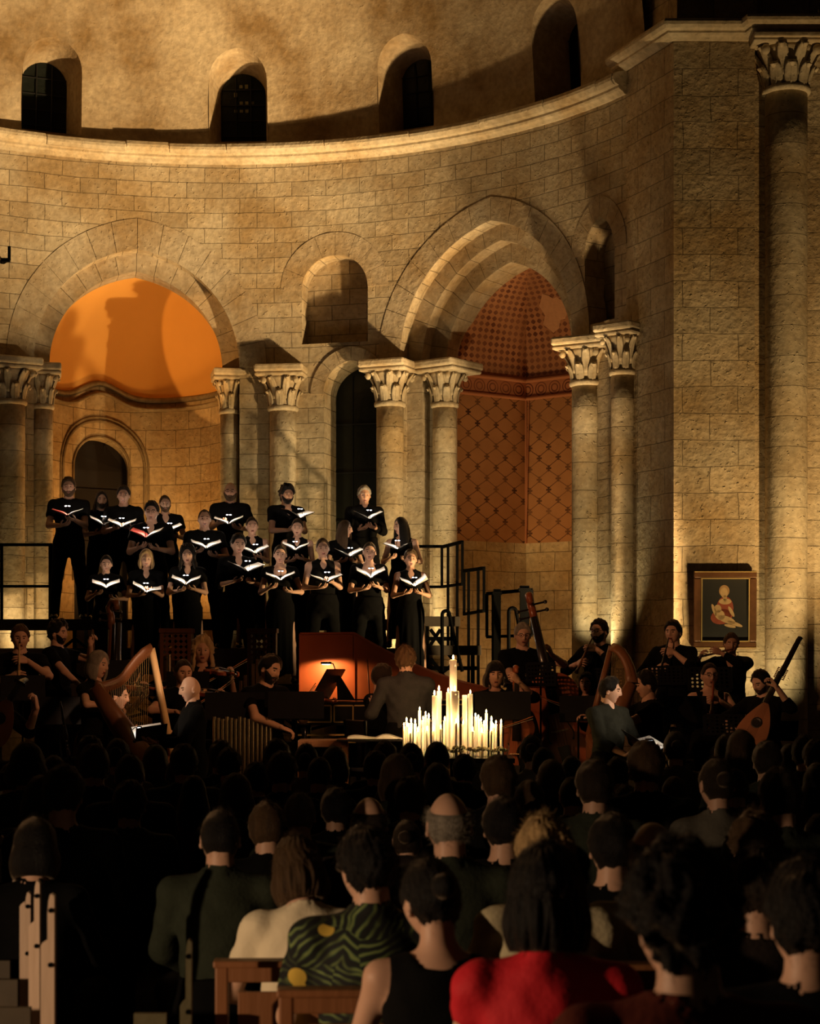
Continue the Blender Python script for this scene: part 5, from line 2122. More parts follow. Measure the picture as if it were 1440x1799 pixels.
def stool(M, label, mw=None):
    """orchestra chair under a seated figure, in the figure's frame"""
    root = empty('orchestra_chair')
    root.matrix_world = M
    tag(root, label, 'chair', 'chairs of the orchestra')
    mw = mw or M_BLACKM
    b = MB()
    b.box((0, 0.04, 0.345), (0.40, 0.36, 0.03))
    b.build('seat', mw, root, bevel=0.01)
    b = MB()
    b.box((0, 0.262, 0.70), (0.40, 0.022, 0.20))
    b.build('backrest', mw, root, bevel=0.008)
    for sx in (-1, 1):
        for sy in (-1, 1):
            b = MB()
            if sy > 0:
                b.tube([(sx * 0.19, 0.24, 0.0), (sx * 0.19, 0.235, 0.36), (sx * 0.19, 0.285, 0.80)], 0.011, 6)
            else:
                b.tube([(sx * 0.19, -0.17, 0.0), (sx * 0.19, -0.14, 0.335)], 0.011, 6)
            b.build('leg', M_BLACKM, root)
    return root


# ------------------------------------------------ instruments
def violin_outline(L, W_, n=44):
    pts = []
    for side in (1, -1):
        seq = []
        for i in range(n + 1):
            t = i / n
            lower = 0.50 * math.sqrt(max(0, 1 - ((t - 0.24) / 0.245) ** 2)) if t < 0.485 else 0
            upper = 0.41 * math.sqrt(max(0, 1 - ((t - 0.80) / 0.205) ** 2)) if t > 0.60 else 0
            waist = 0.30 + 1.5 * (t - 0.54) ** 2 if 0.34 < t < 0.74 else 0
            seq.append((max(lower, upper, waist) * W_ * side, t * L))
        pts += seq if side > 0 else seq[::-1]
    out = []
    for p in pts:
        if not out or (abs(p[0] - out[-1][0]) + abs(p[1] - out[-1][1])) > 1e-4:
            out.append(p)
    if abs(out[0][0] - out[-1][0]) + abs(out[0][1] - out[-1][1]) < 1e-4:
        out.pop()
    return out


def fiddle(name, label, M, L, W_, depth, neck, cat, group=None, m=None, tall_bridge=1.0, endpin=0.0):
    """violin family: bottom of the body at the origin, strings up +Z, belly towards -Y"""
    m = m or M_WOODR
    root = empty(name)
    root.matrix_world = M
    tag(root, label, cat, group)
    out = violin_outline(L, W_)
    b = MB()
    b.prism(out, depth)
    # arched belly and back: a smaller raised outline on both faces
    n = len(out)
    cx = [(x * 0.72, L * 0.5 + (z - L * 0.5) * 0.86) for x, z in out]
    for sg in (-1, 1):
        vs = [Vector((x, sg * depth / 2, z)) for x, z in out] + [Vector((x, sg * (depth / 2 + 0.10 * depth + L * 0.022), z)) for x, z in cx]
        fs = [(i, (i + 1) % n, n + (i + 1) % n, n + i) for i in range(n)] + [tuple(range(n, 2 * n))]
        if sg > 0:
            fs = [f[::-1] for f in fs]
        b.add(vs, fs)
    b.build('body', m, root, smooth=False)
    fy = -(depth / 2 + 0.10 * depth + L * 0.022)
    b = MB()
    for sg in (-1, 1):
        b.tube([(sg * W_ * (0.17 + 0.03 * math.sin(6 * t)), fy - 0.001, L * (0.36 + 0.24 * t)) for t in [i / 8 for i in range(9)]], [L * 0.006 * (1.8 if i in (0, 8) else 1) for i in range(9)], 5)
    b.build('sound_holes', M_EBONY, root)
    b = MB()
    nk0 = L * 0.98
    b.tube([(0, fy * 0.6, nk0 - L * 0.02), (0, fy * 0.5, nk0 + neck * 0.5), (0, fy * 0.35, nk0 + neck)], [(L * 0.045, L * 0.045), (L * 0.036, L * 0.04), (L * 0.032, L * 0.04)], 8, up=(0, -1, 0))
    b.build('neck', m, root, smooth=True)
    b = MB()
    b.tube([(0, fy - L * 0.075, L * 0.62), (0, fy - L * 0.03, nk0 + neck)], [(L * 0.055, L * 0.018), (L * 0.034, L * 0.016)], 8, up=(0, -1, 0))
    b.build('fingerboard', M_EBONY, root, smooth=True)
    b = MB()
    sc = L * 0.06
    z0_ = nk0 + neck
    b.tube([(0, fy * 0.35, z0_ - sc), (0, fy * 0.2, z0_ + sc * 1.2), (0, fy * 0.1 + sc * 0.5, z0_ + sc * 2.6), (0, fy * 0.1 - sc * 0.3, z0_ + sc * 3.6), (0, fy * 0.1 - sc * 1.3, z0_ + sc * 3.4), (0, fy * 0.1 - sc * 1.5, z0_ + sc * 2.5), (0, fy * 0.1 - sc * 0.8, z0_ + sc * 2.3)],
           [sc * 0.62, sc * 0.62, sc * 0.6, sc * 0.66, sc * 0.6, sc * 0.5, sc * 0.35], 10)
    sr = b.build('scroll', m, root, smooth=True)
    b = MB()
    for k, z in enumerate((0.3, 0.9, 1.5, 2.1)):
        sg = 1 if k % 2 else -1
        b.tube([(0, fy * 0.2, z0_ + sc * z), (sg * sc * 2.0, fy * 0.2 + 0.01, z0_ + sc * z)], sc * 0.16, 6)
        b.ell((sg * sc * 2.2, fy * 0.2 + 0.01, z0_ + sc * z), (sc * 0.32, sc * 0.12, sc * 0.32), 8, 5)
    b.build('peg', M_EBONY, sr)
    b = MB()
    b.prism([(-W_ * 0.13, L * 0.0), (W_ * 0.13, 0), (W_ * 0.12, L * 0.11 * tall_bridge * 0.5), (0, L * 0.11 * tall_bridge * 0.62), (-W_ * 0.12, L * 0.11 * tall_bridge * 0.5)], L * 0.012,
            Matrix.Translation((0, fy, L * 0.46)) @ Matrix.Rotation(R_(90), 4, 'X'))
    b.build('bridge', M_WOODL, root)
    b = MB()
    b.prism([(-W_ * 0.04, L * 0.03), (W_ * 0.04, L * 0.03), (W_ * 0.09, L * 0.32), (-W_ * 0.09, L * 0.32)], 0.012, Matrix.Translation((0, fy - L * 0.04, 0)))
    b.build('tailpiece', M_EBONY, root)
    b = MB()
    for k in range(4):
        x = (k - 1.5) * W_ * 0.045
        b.tube([(x, fy - L * 0.045, L * 0.32), (x * 1.1, fy - L * 0.105 * 0.62 * tall_bridge - L * 0.02, L * 0.46), (x * 0.6, fy - L * 0.045, nk0 + neck)], max(0.0008, L * 0.0018), 4)
    b.build('strings', M_CHROME, root)
    if endpin:
        b = MB()
        b.tube([(0, 0, 0.01), (0, 0, -endpin)], 0.008, 6)
        b.build('endpin', M_CHROME, root)
    return root


def bow(a, c, label, m=None):
    root = empty('bow')
    tag(root, label, 'bow', 'bows of the string players')
    a, c = Vector(a), Vector(c)
    up = Vector((0, 0, 1)) if abs((c - a).normalized().z) < 0.8 else Vector((0, -1, 0))
    b = MB()
    b.tube([a + (c - a) * t + up * (0.012 * (1 - math.sin(PI * t)) + 0.006) for t in (0, .25, .5, .75, 1)], [0.0045, 0.0045, 0.004, 0.004, 0.005], 6)
    b.build('stick', m or M_WOODO, root)
    b = MB()
    b.bar(a - up * 0.008, c - up * 0.006, 0.008, 0.002)
    b.build('hair', M_OLDPAPER, root)
    b = MB()
    b.bar(a.lerp(c, 0.02) - up * 0.010, a.lerp(c, 0.07) - up * 0.010, 0.012, 0.022)
    b.build('frog', M_EBONY, root)
    return root


def pipe_instr(name, a, c, label, r0=0.009, r1=0.014, bell=0.022, m=None, cat='recorder', keys=True):
    root = empty(name)
    tag(root, label, cat)
    a, c = Vector(a), Vector(c)
    b = MB()
    pts = [a.lerp(c, t) for t in (0, .08, .1, .3, .32, .36, .6, .62, .66, .93, 1)]
    rad = [r0 * .6, r0 * .8, r0, r0 * 1.05, r0 * 1.5, r0 * 1.1, r1 * .95, r1 * 1.35, r1, r1 * 1.05, bell]
    b.tube(pts, rad, 10)
    b.build('tube', m or M_EBONY, root, smooth=True)
    if keys:
        b = MB()
        for t in (.45, .72, .8, .86):
            p = a.lerp(c, t)
            b.ell(p + Vector((0, -r1, 0.004)), 0.008, 8, 5)
            b.bar(p + Vector((0.004, -r1, 0)), p.lerp(c, 0.25) + Vector((0.004, -r1, 0)), 0.004)
        b.build('keys', M_CHROME, root)
    return root


def music_stand(px, py, d, z0, label, w=0.50, h=0.34, yaw=0, perf=True, tilt=20, page=None, facing_cam=True):
    """desk centred at photo position; perforated desks are built as strips with holes between"""
    root = empty('music_stand')
    c = W(px, py, d)
    tag(root, label, 'music stand', 'music stands of the orchestra')
    root.location = (c.x, c.y, z0)
    root.rotation_euler = (0, 0, R_(yaw))
    T = Matrix.Translation((0, 0, c.z - z0)) @ Matrix.Rotation(R_(-tilt), 4, 'X')
    b = MB()
    if perf:
        cols, rows = 8, 5
        mx, mz = w * 0.06, h * 0.08
        cw, ch = (w - 2 * mx) / cols, (h - 2 * mz) / rows
        r = min(cw, ch) * 0.30
        # frame strips and, in every cell, a plate with a round hole
        for (x0, x1, z0_, z1) in ((-w / 2, w / 2, -h / 2, -h / 2 + mz), (-w / 2, w / 2, h / 2 - mz, h / 2), (-w / 2, -w / 2 + mx, -h / 2, h / 2), (w / 2 - mx, w / 2, -h / 2, h / 2)):
            b.box(((x0 + x1) / 2, 0, (z0_ + z1) / 2), (x1 - x0, 0.004, z1 - z0_))
        for i in range(cols):
            for j in range(rows):
                cx, cz = -w / 2 + mx + cw * (i + .5), -h / 2 + mz + ch * (j + .5)
                n = 12
                vs, fs = [], []
                for k in range(n):
                    a = 2 * PI * k / n + PI / 4
                    ca, sa = math.cos(a), math.sin(a)
                    q = max(abs(ca), abs(sa))
                    vs.append((cx + ca / q * cw / 2, 0, cz + sa / q * ch / 2))
                    vs.append((cx + ca * r, 0, cz + sa * r))
                for k in range(n):
                    k2 = (k + 1) % n
                    fs.append((2 * k, 2 * k2, 2 * k2 + 1, 2 * k + 1))
                b.add(vs, fs)
    else:
        b.box((0, 0, 0), (w, 0.006, h))
    b.build('desk', M_LACQ, root, M=T)
    b = MB()
    b.box((0, 0.03, -h / 2 - 0.004), (w, 0.07, 0.006))
    b.build('ledge', M_LACQ, root, M=T)
    if page == 'sheet':
        b = MB()
        for sg in (-1, 1):
            b.box((sg * 0.108, 0.008 + 0.002, 0.0), (0.21, 0.004, 0.29))
        b.build('sheet_music', M_PAPER, root, M=T)
    if page == 'edge':
        b = MB()
        b.box((w / 2 - 0.01, 0.01, 0.01), (0.035, 0.006, h * 0.95))
        b.build('score_edge', M_PAPER, root, M=T)
    b = MB()
    zt = c.z - z0
    b.tube([(0, 0.02, 0.30), (0, 0.02, zt - h * 0.3)], 0.010, 6)
    b.build('shaft', M_BLACKM, root)
    for k in range(3):
        a = 2 * PI * k / 3 + 0.5
        b = MB()
        b.tube([(0, 0.02, 0.34), (0.24 * math.cos(a), 0.02 + 0.24 * math.sin(a), 0.008)], 0.007, 5)
        b.build('leg', M_BLACKM, root)
    return root


def z_(h, seated):
    return h - (0.44 if seated else 0)


def fiddler_arms(seated, drop=0.0):
    z = lambda h: z_(h, seated) - drop
    return dict(L=dict(hand=(0.27, -0.36, z(1.37)), elbow=(0.5, -0.1, -1.2), fingers=(0.1, 0.2, 1), back=(1, -0.3, 0.2), curl=0.9),
                R=dict(hand=(-0.16, -0.33, z(1.27)), elbow=(-1.2, 0.1, -0.3), fingers=(0.7, -0.6, -0.35), back=(-0.2, -0.2, 1), curl=0.6))


def give_violin(B, label, seated, bowl=None, drop=0.0):
    M = B['M']
    z = lambda h: z_(h, seated) - drop
    a, c = M @ Vector((0.05, -0.10, z(1.435))), M @ Vector((0.31, -0.46, z(1.395)))
    F = frame(a, c - a, (0, 0, 1))
    fiddle('violin', label, F, 0.355, 0.205, 0.034, 0.13, 'violin', 'violins of the orchestra', M_WOODR)
    h = M @ Vector((-0.10, -0.37, z(1.255)))
    t = M @ Vector((0.30, -0.22, z(1.47)))
    bow(h, h + (t - h).normalized() * 0.70, bowl or ('bow of the ' + label))


def wind_arms(seated, a=(0, -0.13, 1.565), c=(0, -0.38, 1.14), up=0.36, dn=0.70, side=0):
    A, C = Vector((a[0], a[1], z_(a[2], seated))), Vector((c[0], c[1], z_(c[2], seated)))
    p, q = A.lerp(C, up), A.lerp(C, dn)
    return dict(L=dict(hand=p + Vector((0.075, 0.055, -0.01)), elbow=(1.2, 0.3, -0.6), fingers=(-0.85, -0.5, 0.15), back=(0.45, -0.7, 0.35), curl=0.55),
                R=dict(hand=q + Vector((-0.075, 0.055, -0.01)), elbow=(-1.2, 0.3, -0.6), fingers=(0.85, -0.5, 0.15), back=(-0.45, -0.7, 0.35), curl=0.55)), A, C


# ------------------------------------------------ the left side
arms, A, C = wind_arms(True)
o, B = player(36, 1097, 19.2, STZ + 0.30, 'reed player with dark cap of hair at the far left', 10, True, ('short', 'brown'), seed=31, head=(0.1, 0.1, 0), **arms)
pipe_instr('oboe', B['M'] @ A, B['M'] @ C, 'pale oboe of the player at the far left', m=M_WOODL, cat='oboe')
stool(B['M'], 'chair of the reed player at the far left')

o, B = player(103, 1088, 19.6, STZ, 'curly dark haired bass player in black with one arm raised', 75, False, ('curly', 'black'), beard=(0.008, 'black'), seed=32, head=(-0.1, 0.0, 0),
              L=dict(hand=(0.02, -0.36, 1.50), elbow=(0.6, -0.3, -0.6), fingers=(0.0, -0.35, 1), back=(0.5, 0.8, 0.2), curl=1.0),
              R=dict(hand=(-0.30, -0.46, 1.02), elbow=(-1, 0.4, -0.3), fingers=(0.5, -0.8, -0.3), back=(-0.3, -0.2, 1), curl=0.6))
bM = frame((-3.32, 19.45, STZ + 0.15), (0.05, 0.10, 1), (0.75, -0.65, 0))
fiddle('double_bass', 'dark double bass of the curly haired player at the left', bM, 1.08, 0.62, 0.18, 0.58, 'double bass', None, M_WOODB, endpin=0.15)

o, B = player(172, 1142, 18.3, STZ, 'grey blond violinist in profile to the right behind the harp', 62, True, ('bob', 'grey'), 'f', seed=33, head=(0.1, 0.05, 0.08), top=dict(sleeve=0.5, neck='v'), **fiddler_arms(True))
give_violin(B, 'violin under the chin of the grey blond player', True, 'bow drawn by the grey blond violinist')
stool(B['M'], 'chair of the grey blond violinist')

# the harpist and her harp
o, B = player(208, 1200, 16.9, 0.24, 'harpist in a black tee playing in profile to the right', 80, True, ('pony', 'black'), 'f', seed=34, head=(0.05, 0.10, 0.0), top=dict(sleeve=0.5),
              R=dict(hand=(-0.03, -0.42, 0.86), elbow=(-1, 0.5, -0.5), fingers=(0.2, -1, 0.1), back=(-0.4, 0, 1), curl=0.6, fan=0.3),
              L=dict(hand=(0.14, -0.46, 0.74), elbow=(1, 0.5, -0.6), fingers=(0.1, -1, 0.25), back=(0.3, -0.2, 1), curl=0.6, fan=0.3))
stool(B['M'], 'chair of the harpist')


def harp(name, label, pts, d, m, mp, thick=0.07, dd=0.25):
    """pts: photo positions (neck curve from the shoulder to the head, pillar foot, box foot); the harp stands turned, its box nearer"""
    root = empty(name)
    tag(root, label, 'harp')
    neck, foot, boxfoot = pts
    n = len(neck)
    nk = [W(p[0], p[1], d - dd + 2 * dd * i / (n - 1)) for i, p in enumerate(neck)]
    ft = W(foot[0], foot[1], d + dd)
    bf = W(boxfoot[0], boxfoot[1], d - dd * 0.4)
    b = MB()
    b.tube(nk, [(thick * (0.75 - 0.1 * math.sin(PI * i / (n - 1))), thick * 0.34) for i in range(n)], 10, up=(0, -1, 0))
    b.build('neck', m, root, smooth=True)
    b = MB()
    b.tube([nk[-1] + Vector((0, 0, 0.01)), ft], [thick * 0.38, thick * 0.42], 10)
    b.build('pillar', mp, root, smooth=True)
    b = MB()
    b.tube([nk[0], nk[0].lerp(bf, 0.5), bf], [(thick * 0.75, thick * 0.55), (thick * 1.15, thick * 0.9), (thick * 1.5, thick * 1.2)], 10, up=(0, -1, 0))
    b.build('soundbox', m, root, smooth=True)
    b = MB()
    k = 26
    for i in range(k):
        t = i / (k - 1)
        u = 0.04 + 0.92 * t
        x = u * (n - 1)
        j = min(int(x), n - 2)
        top_ = nk[j].lerp(nk[j + 1], x - j)
        bot = nk[0].lerp(bf, 0.10 + 0.86 * t)
        b.tube([top_, bot + Vector((0.03, 0.0, 0))], 0.0012, 4)
    b.build('strings', M_GOLD, root)
    b = MB()
    for i in range(k):
        u = 0.04 + 0.92 * i / (k - 1)
        x = u * (n - 1)
        j = min(int(x), n - 2)
        b.ell(nk[j].lerp(nk[j + 1], x - j) + Vector((0, -thick * 0.4, -0.01)), 0.005, 6, 4)
    b.build('tuning_pins', M_CHROME, root)
    b = MB()
    for i in range(18):
        t = 0.1 + 0.86 * i / 17
        b.ell(nk[0].lerp(bf, t) + Vector((thick * 0.7, -thick * 0.3, 0)), 0.005, 6, 4)
    b.build('string_pegs', M_WOODL, root)
    b = MB()
    b.bar(bf + Vector((-0.05, 0, -0.02)), ft + Vector((0.02, 0, -0.02)), 0.10, 0.07)
    b.bar(Vector((ft.x, ft.y, ft.z - 0.03)), Vector((ft.x, ft.y, 0.0 if d < 16.6 else 0.42)), 0.05)
    b.bar(Vector((bf.x, bf.y, bf.z - 0.03)), Vector((bf.x, bf.y, 0.0 if d < 16.6 else 0.42)), 0.05)
    b.build('base', m, root)
    return root


harp('harp', 'brown harp with a gilt pillar in front of the harpist at the left',
     ([(166, 1206), (176, 1209), (192, 1205), (207, 1199), (218, 1190), (228, 1176), (240, 1161), (253, 1148), (266, 1141)], (303, 1330), (254, 1340)), 16.3, M_WOODB, M_WOODL, 0.085, 0.22)

# lute at the left edge with its player half out of the photo
o, B = player(-38, 1168, 16.6, 0.2, 'lute player half outside the left edge of the photo', 35, True, ('short', 'dark'), seed=35, top=dict(sleeve=1.2),
              L=dict(hand=(0.36, -0.30, 0.98), elbow=(0.6, -0.2, -1), fingers=(-0.1, 0.1, 1), back=(0.8, -0.5, 0), curl=1.0),
              R=dict(hand=(-0.12, -0.30, 0.72), elbow=(-1, 0.3, 0.2), fingers=(0.8, -0.3, -0.3), back=(0, -0.8, 0.5), curl=0.5))
stool(B['M'], 'chair of the lute player at the left edge')


def lute(name, label, body_c, neck_end, d, L, Wd, m, longneck=False, cat='lute', d2=None, front=(0.1, -1, 0.15)):
    root = empty(name)
    tag(root, label, cat)
    a, c = W(body_c[0], body_c[1], d), W(neck_end[0], neck_end[1], d2 or d)
    ax = (c - a).normalized()
    M = frame(a - ax * L * 0.45, ax, front)
    out = []
    n = 36
    for sg in (1, -1):
        seq = [(sg * Wd * 0.5 * math.sin(PI * (i / n) ** 0.72) ** 0.75 * (1 - 0.05 * i / n) + (0.0 if 0 < i < n else 0), L * i / n) for i in range(n + 1)]
        out += seq if sg > 0 else seq[::-1][1:-1]
    b = MB()
    b.prism(out, 0.006)
    b.build('soundboard', m, root, M=M)
    b = MB()
    # ribbed back
    vs, fs = [], []
    mrib = 9
    for i in range(n + 1):
        w = Wd * 0.5 * math.sin(PI * (i / n) ** 0.72) ** 0.75 * (1 - 0.05 * i / n)
        for k in range(mrib + 1):
            t = PI * k / mrib
            vs.append((w * math.cos(t), 0.003 + w * 0.85 * math.sin(t), L * i / n))
    for i in range(n):
        for k in range(mrib):
            fs.append((i * (mrib + 1) + k, i * (mrib + 1) + k + 1, (i + 1) * (mrib + 1) + k + 1, (i + 1) * (mrib + 1) + k))
    b.add(vs, fs)
    b.build('back', M_WOODB, root, M=M)
    ln = (c - a).length - L * 0.55
    b = MB()
    b.tube([(0, -0.004, L * 0.96), (0, -0.002, L + ln * 0.45)], [(0.034, 0.016), (0.030, 0.014)], 8, up=(0, -1, 0))
    b.build('neck', M_EBONY, root, M=M)
    b = MB()
    if longneck:
        b.tube([(0.008, 0.0, L + ln * 0.40), (0.016, 0.004, L + ln * 0.95), (0.016, 0.02, L + ln)], [(0.030, 0.022), (0.026, 0.020), (0.028, 0.02)], 8, up=(0, -1, 0))
    else:
        b.tube([(0, 0.0, L + ln * 0.44), (0, 0.10, L + ln * 0.52), (0, 0.22, L + ln * 0.56)], [(0.030, 0.014), (0.028, 0.014), (0.022, 0.012)], 8, up=(0, -1, 0))
    pb = b.build('pegbox', M_EBONY, root, M=M)
    b = MB()
    zz = (L + ln * 0.36, L + ln * 0.50) if longneck else (L + ln * 0.44, L + ln * 0.50)
    for k in range(7):
        z = zz[0] + (zz[1] - zz[0]) * k / 6
        b.tube([(-0.045, 0.01, z), (0.045, 0.01, z)], 0.004, 6)
        for sg in (-1, 1):
            b.ell((sg * 0.047, 0.01, z), (0.008, 0.004, 0.008), 6, 4)
        if k == 6:
            b.build('peg', M_WOODB if longneck else M_EBONY, pb, M=M)
    b = MB()
    b.lathe([(0.055, 0), (0.055, 0.003), (0.045, 0.004), (0.03, 0.002), (0.0, 0.002)], 18, Matrix.Translation((0, -0.0035, L * 0.60)) @ Matrix.Rotation(R_(90), 4, 'X'))
    b.build('rose', M_EBONY, root, M=M)
    b = MB()
    b.box((0, -0.010, L * 0.17), (0.17, 0.014, 0.018))
    b.build('bridge', M_EBONY, root, M=M)
    b = MB()
    for k in range(8):
        x = (k - 3.5) * 0.014
        b.tube([(x, -0.016, L * 0.17), (x * 0.5, -0.018, L + ln * 0.43)], 0.0008, 4)
    b.build('strings', M_CHROME, root, M=M)
    return root


lute('lute', 'pale bellied lute cut by the left edge of the photo', (-8, 1275), (52, 1168), 15.9, 0.50, 0.32, M_WOODO, False)
# the tall neck of a second plucked instrument leaning beside it
pipe_instr('bass_oboe', W(106, 1232, 16.5), W(122, 1330, 16.4), 'black woodwind with silver keys standing on its peg at the left', 0.012, 0.018, 0.034, M_EBONY, 'woodwind')
b = MB()
p = W(122, 1330, 16.4)
b.tube([p, (p.x, p.y, 0.0)], 0.012, 6)
b.tube([(p.x, p.y, 0.02), (p.x, p.y, 0.0)], [0.10, 0.12], 10)
tag(b.build('instrument_peg', M_BLACKM), 'floor stand under the black woodwind', 'instrument stand')

# woman with curly fair hair, dark haired player, bearded violinist
arms, A, C = wind_arms(True, (0, -0.13, 1.565), (-0.12, -0.42, 1.30))
o, B = player(356, 1116, 19.4, STZ + 0.12, 'player with curly fair hair facing forward behind the bald soloist', 5, True, ('longcurly', 'blond'), 'f', seed=36, top=dict(sleeve=1.2, neck='v'), skin=1, **fiddler_arms(True))
give_violin(B, 'violin of the player with curly fair hair', True, 'bow of the player with curly fair hair')
stool(B['M'], 'chair of the player with curly fair hair')
o, B = player(322, 1158, 17.8, STZ, 'dark haired viola player half hidden by the bald soloist', 25, True, ('bun', 'dark'), 'f', seed=37, head=(0, 0.12, 0), skin=1, **fiddler_arms(True))
give_violin(B, 'viola of the dark haired player behind the bald soloist', True, 'bow of the dark haired viola player')
stool(B['M'], 'chair of the dark haired viola player')
o, B = player(474, 1150, 17.4, STZ - 0.05, 'bearded violinist in black looking down to the right', 48, True, ('short', 'black'), 'm', seed=38, head=(0.1, 0.22, 0.15), beard=(0.014, 'black'), skin=1,
              L=dict(hand=(0.27, -0.36, 0.88), elbow=(0.5, -0.1, -1.2), fingers=(0.1, 0.2, 1), back=(1, -0.3, 0.2), curl=0.9),
              R=dict(hand=(-0.20, -0.40, 0.70), elbow=(-1.2, 0.2, -0.5), fingers=(0.8, -0.5, -0.35), back=(-0.2, -0.2, 1), curl=0.6))
give_violin(B, 'dark violin of the bearded player', True, 'bow of the bearded violinist', 0.05)
stool(B['M'], 'chair of the bearded violinist')

# bald soloist, left of centre
S1_D = 15.6
o, B = player(334, 1189, S1_D, 0.0, 'bald soloist in a dark jacket with brightly lit head in profile to the left', -72, False, (None, 'brown'), 'm', seed=39, head=(0.05, 0.10, 0), skin=0, h=0.012,
              top=dict(sleeve=1.9, neck='collar', mat=M_BLACK),
              R=dict(hand=(-0.10, -0.34, 1.16), elbow=(-0.7, 0.7, -1), fingers=(0.4, -0.9, 0.1), back=(0, -0.2, -1), curl=0.4),
              L=dict(hand=(0.12, -0.34, 1.14), elbow=(0.7, 0.7, -1), fingers=(-0.4, -0.9, 0.1), back=(0, -0.2, -1), curl=0.4))
folder(B['M'] @ Matrix.Translation((0.0, -0.38, 1.17)) @ Matrix.Rotation(R_(-4), 4, 'X'), 'open score in the hands of the bald soloist', B['S'], power=0.9, wing=(38, 38))

# ------------------------------------------------ harpsichord in the centre
HD_ = 18.3
root = empty('harpsichord')
tag(root, 'harpsichord with raised red lid behind the conductor', 'harpsichord')
a0, a1 = W(470, 1226, HD_ - 0.5), W(884, 1226, HD_)
yb = HD_ + 0.25
x0, x1 = W(527, 1226, yb).x, W(880, 1226, yb).x
zb = W(600, 1228, yb).z
zt = W(600, 1113, yb).z
# plan of the case: keyboard end at the left, spine (with the lid) at the back, bentside in front
prof_t = [(0.0, 0.80), (0.28, 0.80), (0.42, 0.66), (0.60, 0.46), (0.80, 0.32), (0.94, 0.24), (1.0, 0.20), (1.0, 0.0), (0.0, 0.0)]
Lx = x1 - x0
case = [(x0 + t * Lx, yb - w * 0.95) for t, w in prof_t]
b = MB()
n = len(case)
zc0 = zb - 0.24
vs = [(x, y, zc0) for x, y in case] + [(x, y, zb - 0.012) for x, y in case]
b.add(vs, [tuple(range(n))[::-1], tuple(range(n, 2 * n))] + [(i, (i + 1) % n, n + (i + 1) % n, n + i) for i in range(n)])
cs = b.build('case', M_LACQ, root)
b = MB()
vs = [(x0 + t * Lx, yb, zb + 0.0) for t in (0, 1)]
lid = [(x0, zb)] + [(x0, zt), (x0 + 0.27 * Lx, zt + 0.005)]
for i in range(1, 15):
    t = i / 14
    lid.append((x0 + (0.27 + 0.73 * t) * Lx, zt + 0.005 - (zt - zb - 0.10) * (1 - (1 - t) ** 1.55)))
lid += [(x1, zb)]
lo_ = []
for i, q in enumerate(lid):
    lo_.append(q)
b.prism(lo_, 0.014, Matrix.Translation((0, yb + 0.01, 0)))
ld = b.build('lid', M_LID, root)
ld['label'] = 'red lid standing open'
b = MB()
for i in range(len(lid) - 1):
    b.bar((lid[i][0], yb, lid[i][1]), (lid[i + 1][0], yb, lid[i + 1][1]), 0.02)
b.bar((x0 + 0.27 * Lx, yb - 0.006, zb), (x0 + 0.27 * Lx, yb - 0.006, zt), 0.012)
b.build('lid_edge', M_WOODR, ld)
b = MB()
b.tube([(x0 + 0.35 * Lx, yb - 0.35, zb), (x0 + 0.335 * Lx, yb - 0.02, zb + 0.40)], 0.008, 6)
b.build('lid_stick', M_WOODB, root)
# panels framed in pale moulding on the side
b = MB()
yf = case[0][1] - 0.004
for (pa, pb) in ((x0 + 0.02, x0 + 0.27 * Lx * 0.98), ):
    pass
for (fa, fb) in ((0.01, 0.17), (0.185, 0.275)):
    xa, xb = x0 + fa * Lx, x0 + fb * Lx
    for (p, q) in (((xa, zc0 + 0.03), (xb, zc0 + 0.03)), ((xa, zb - 0.05), (xb, zb - 0.05)), ((xa, zc0 + 0.03), (xa, zb - 0.05)), ((xb, zc0 + 0.03), (xb, zb - 0.05))):
        b.bar((p[0], yf, p[1]), (q[0], yf, q[1]), 0.014)
for (i, j) in ((1, 2), (2, 3), (3, 4), (4, 5)):
    p, q = Vector((*case[i], 0)), Vector((*case[j], 0))
    nrm = Vector((-(q - p).y, (q - p).x, 0)).normalized()
    nrm = -nrm if nrm.y > 0 else nrm
    for z in (zc0 + 0.03, zb - 0.05):
        b.bar(p + nrm * 0.004 + Vector((0, 0, z)), q + nrm * 0.004 + Vector((0, 0, z)), 0.012)
pm = b.build('panel_moulding', M_GOLD, cs)
b = MB()
for k in range(24):
    b.box((x0 - 0.015 - 0.0, yb - 0.06 - k * 0.028, zb - 0.06), (0.16, 0.025, 0.018))
b.build('keyboard', M_OLDPAPER, root)
b = MB()
b.box((x0 - 0.06, yb - 0.38, zb - 0.11), (0.20, 0.80, 0.06))
b.build('keyslip', M_LACQ, root)
for (t, w) in ((0.04, 0.72), (0.04, 0.06), (0.30, 0.68), (0.62, 0.06), (0.62, 0.38), (0.95, 0.1)):
    b = MB()
    x, y = x0 + t * Lx, yb - w * 0.95
    b.tube([(x, y, zc0), (x, y, zc0 - 0.12), (x, y, STZ + 0.25), (x, y, STZ)], [0.04, 0.03, 0.025, 0.018], 10)
    b.build('leg', M_LACQ, root, smooth=True)
b = MB()
for z in (zc0 - 0.10, zc0 - 0.17):
    b.bar((x0 + 0.02, yb - 0.70, z), (x0 + 0.42 * Lx, yb - 0.62, z), 0.016)
b.build('stretcher', M_GOLD, root)
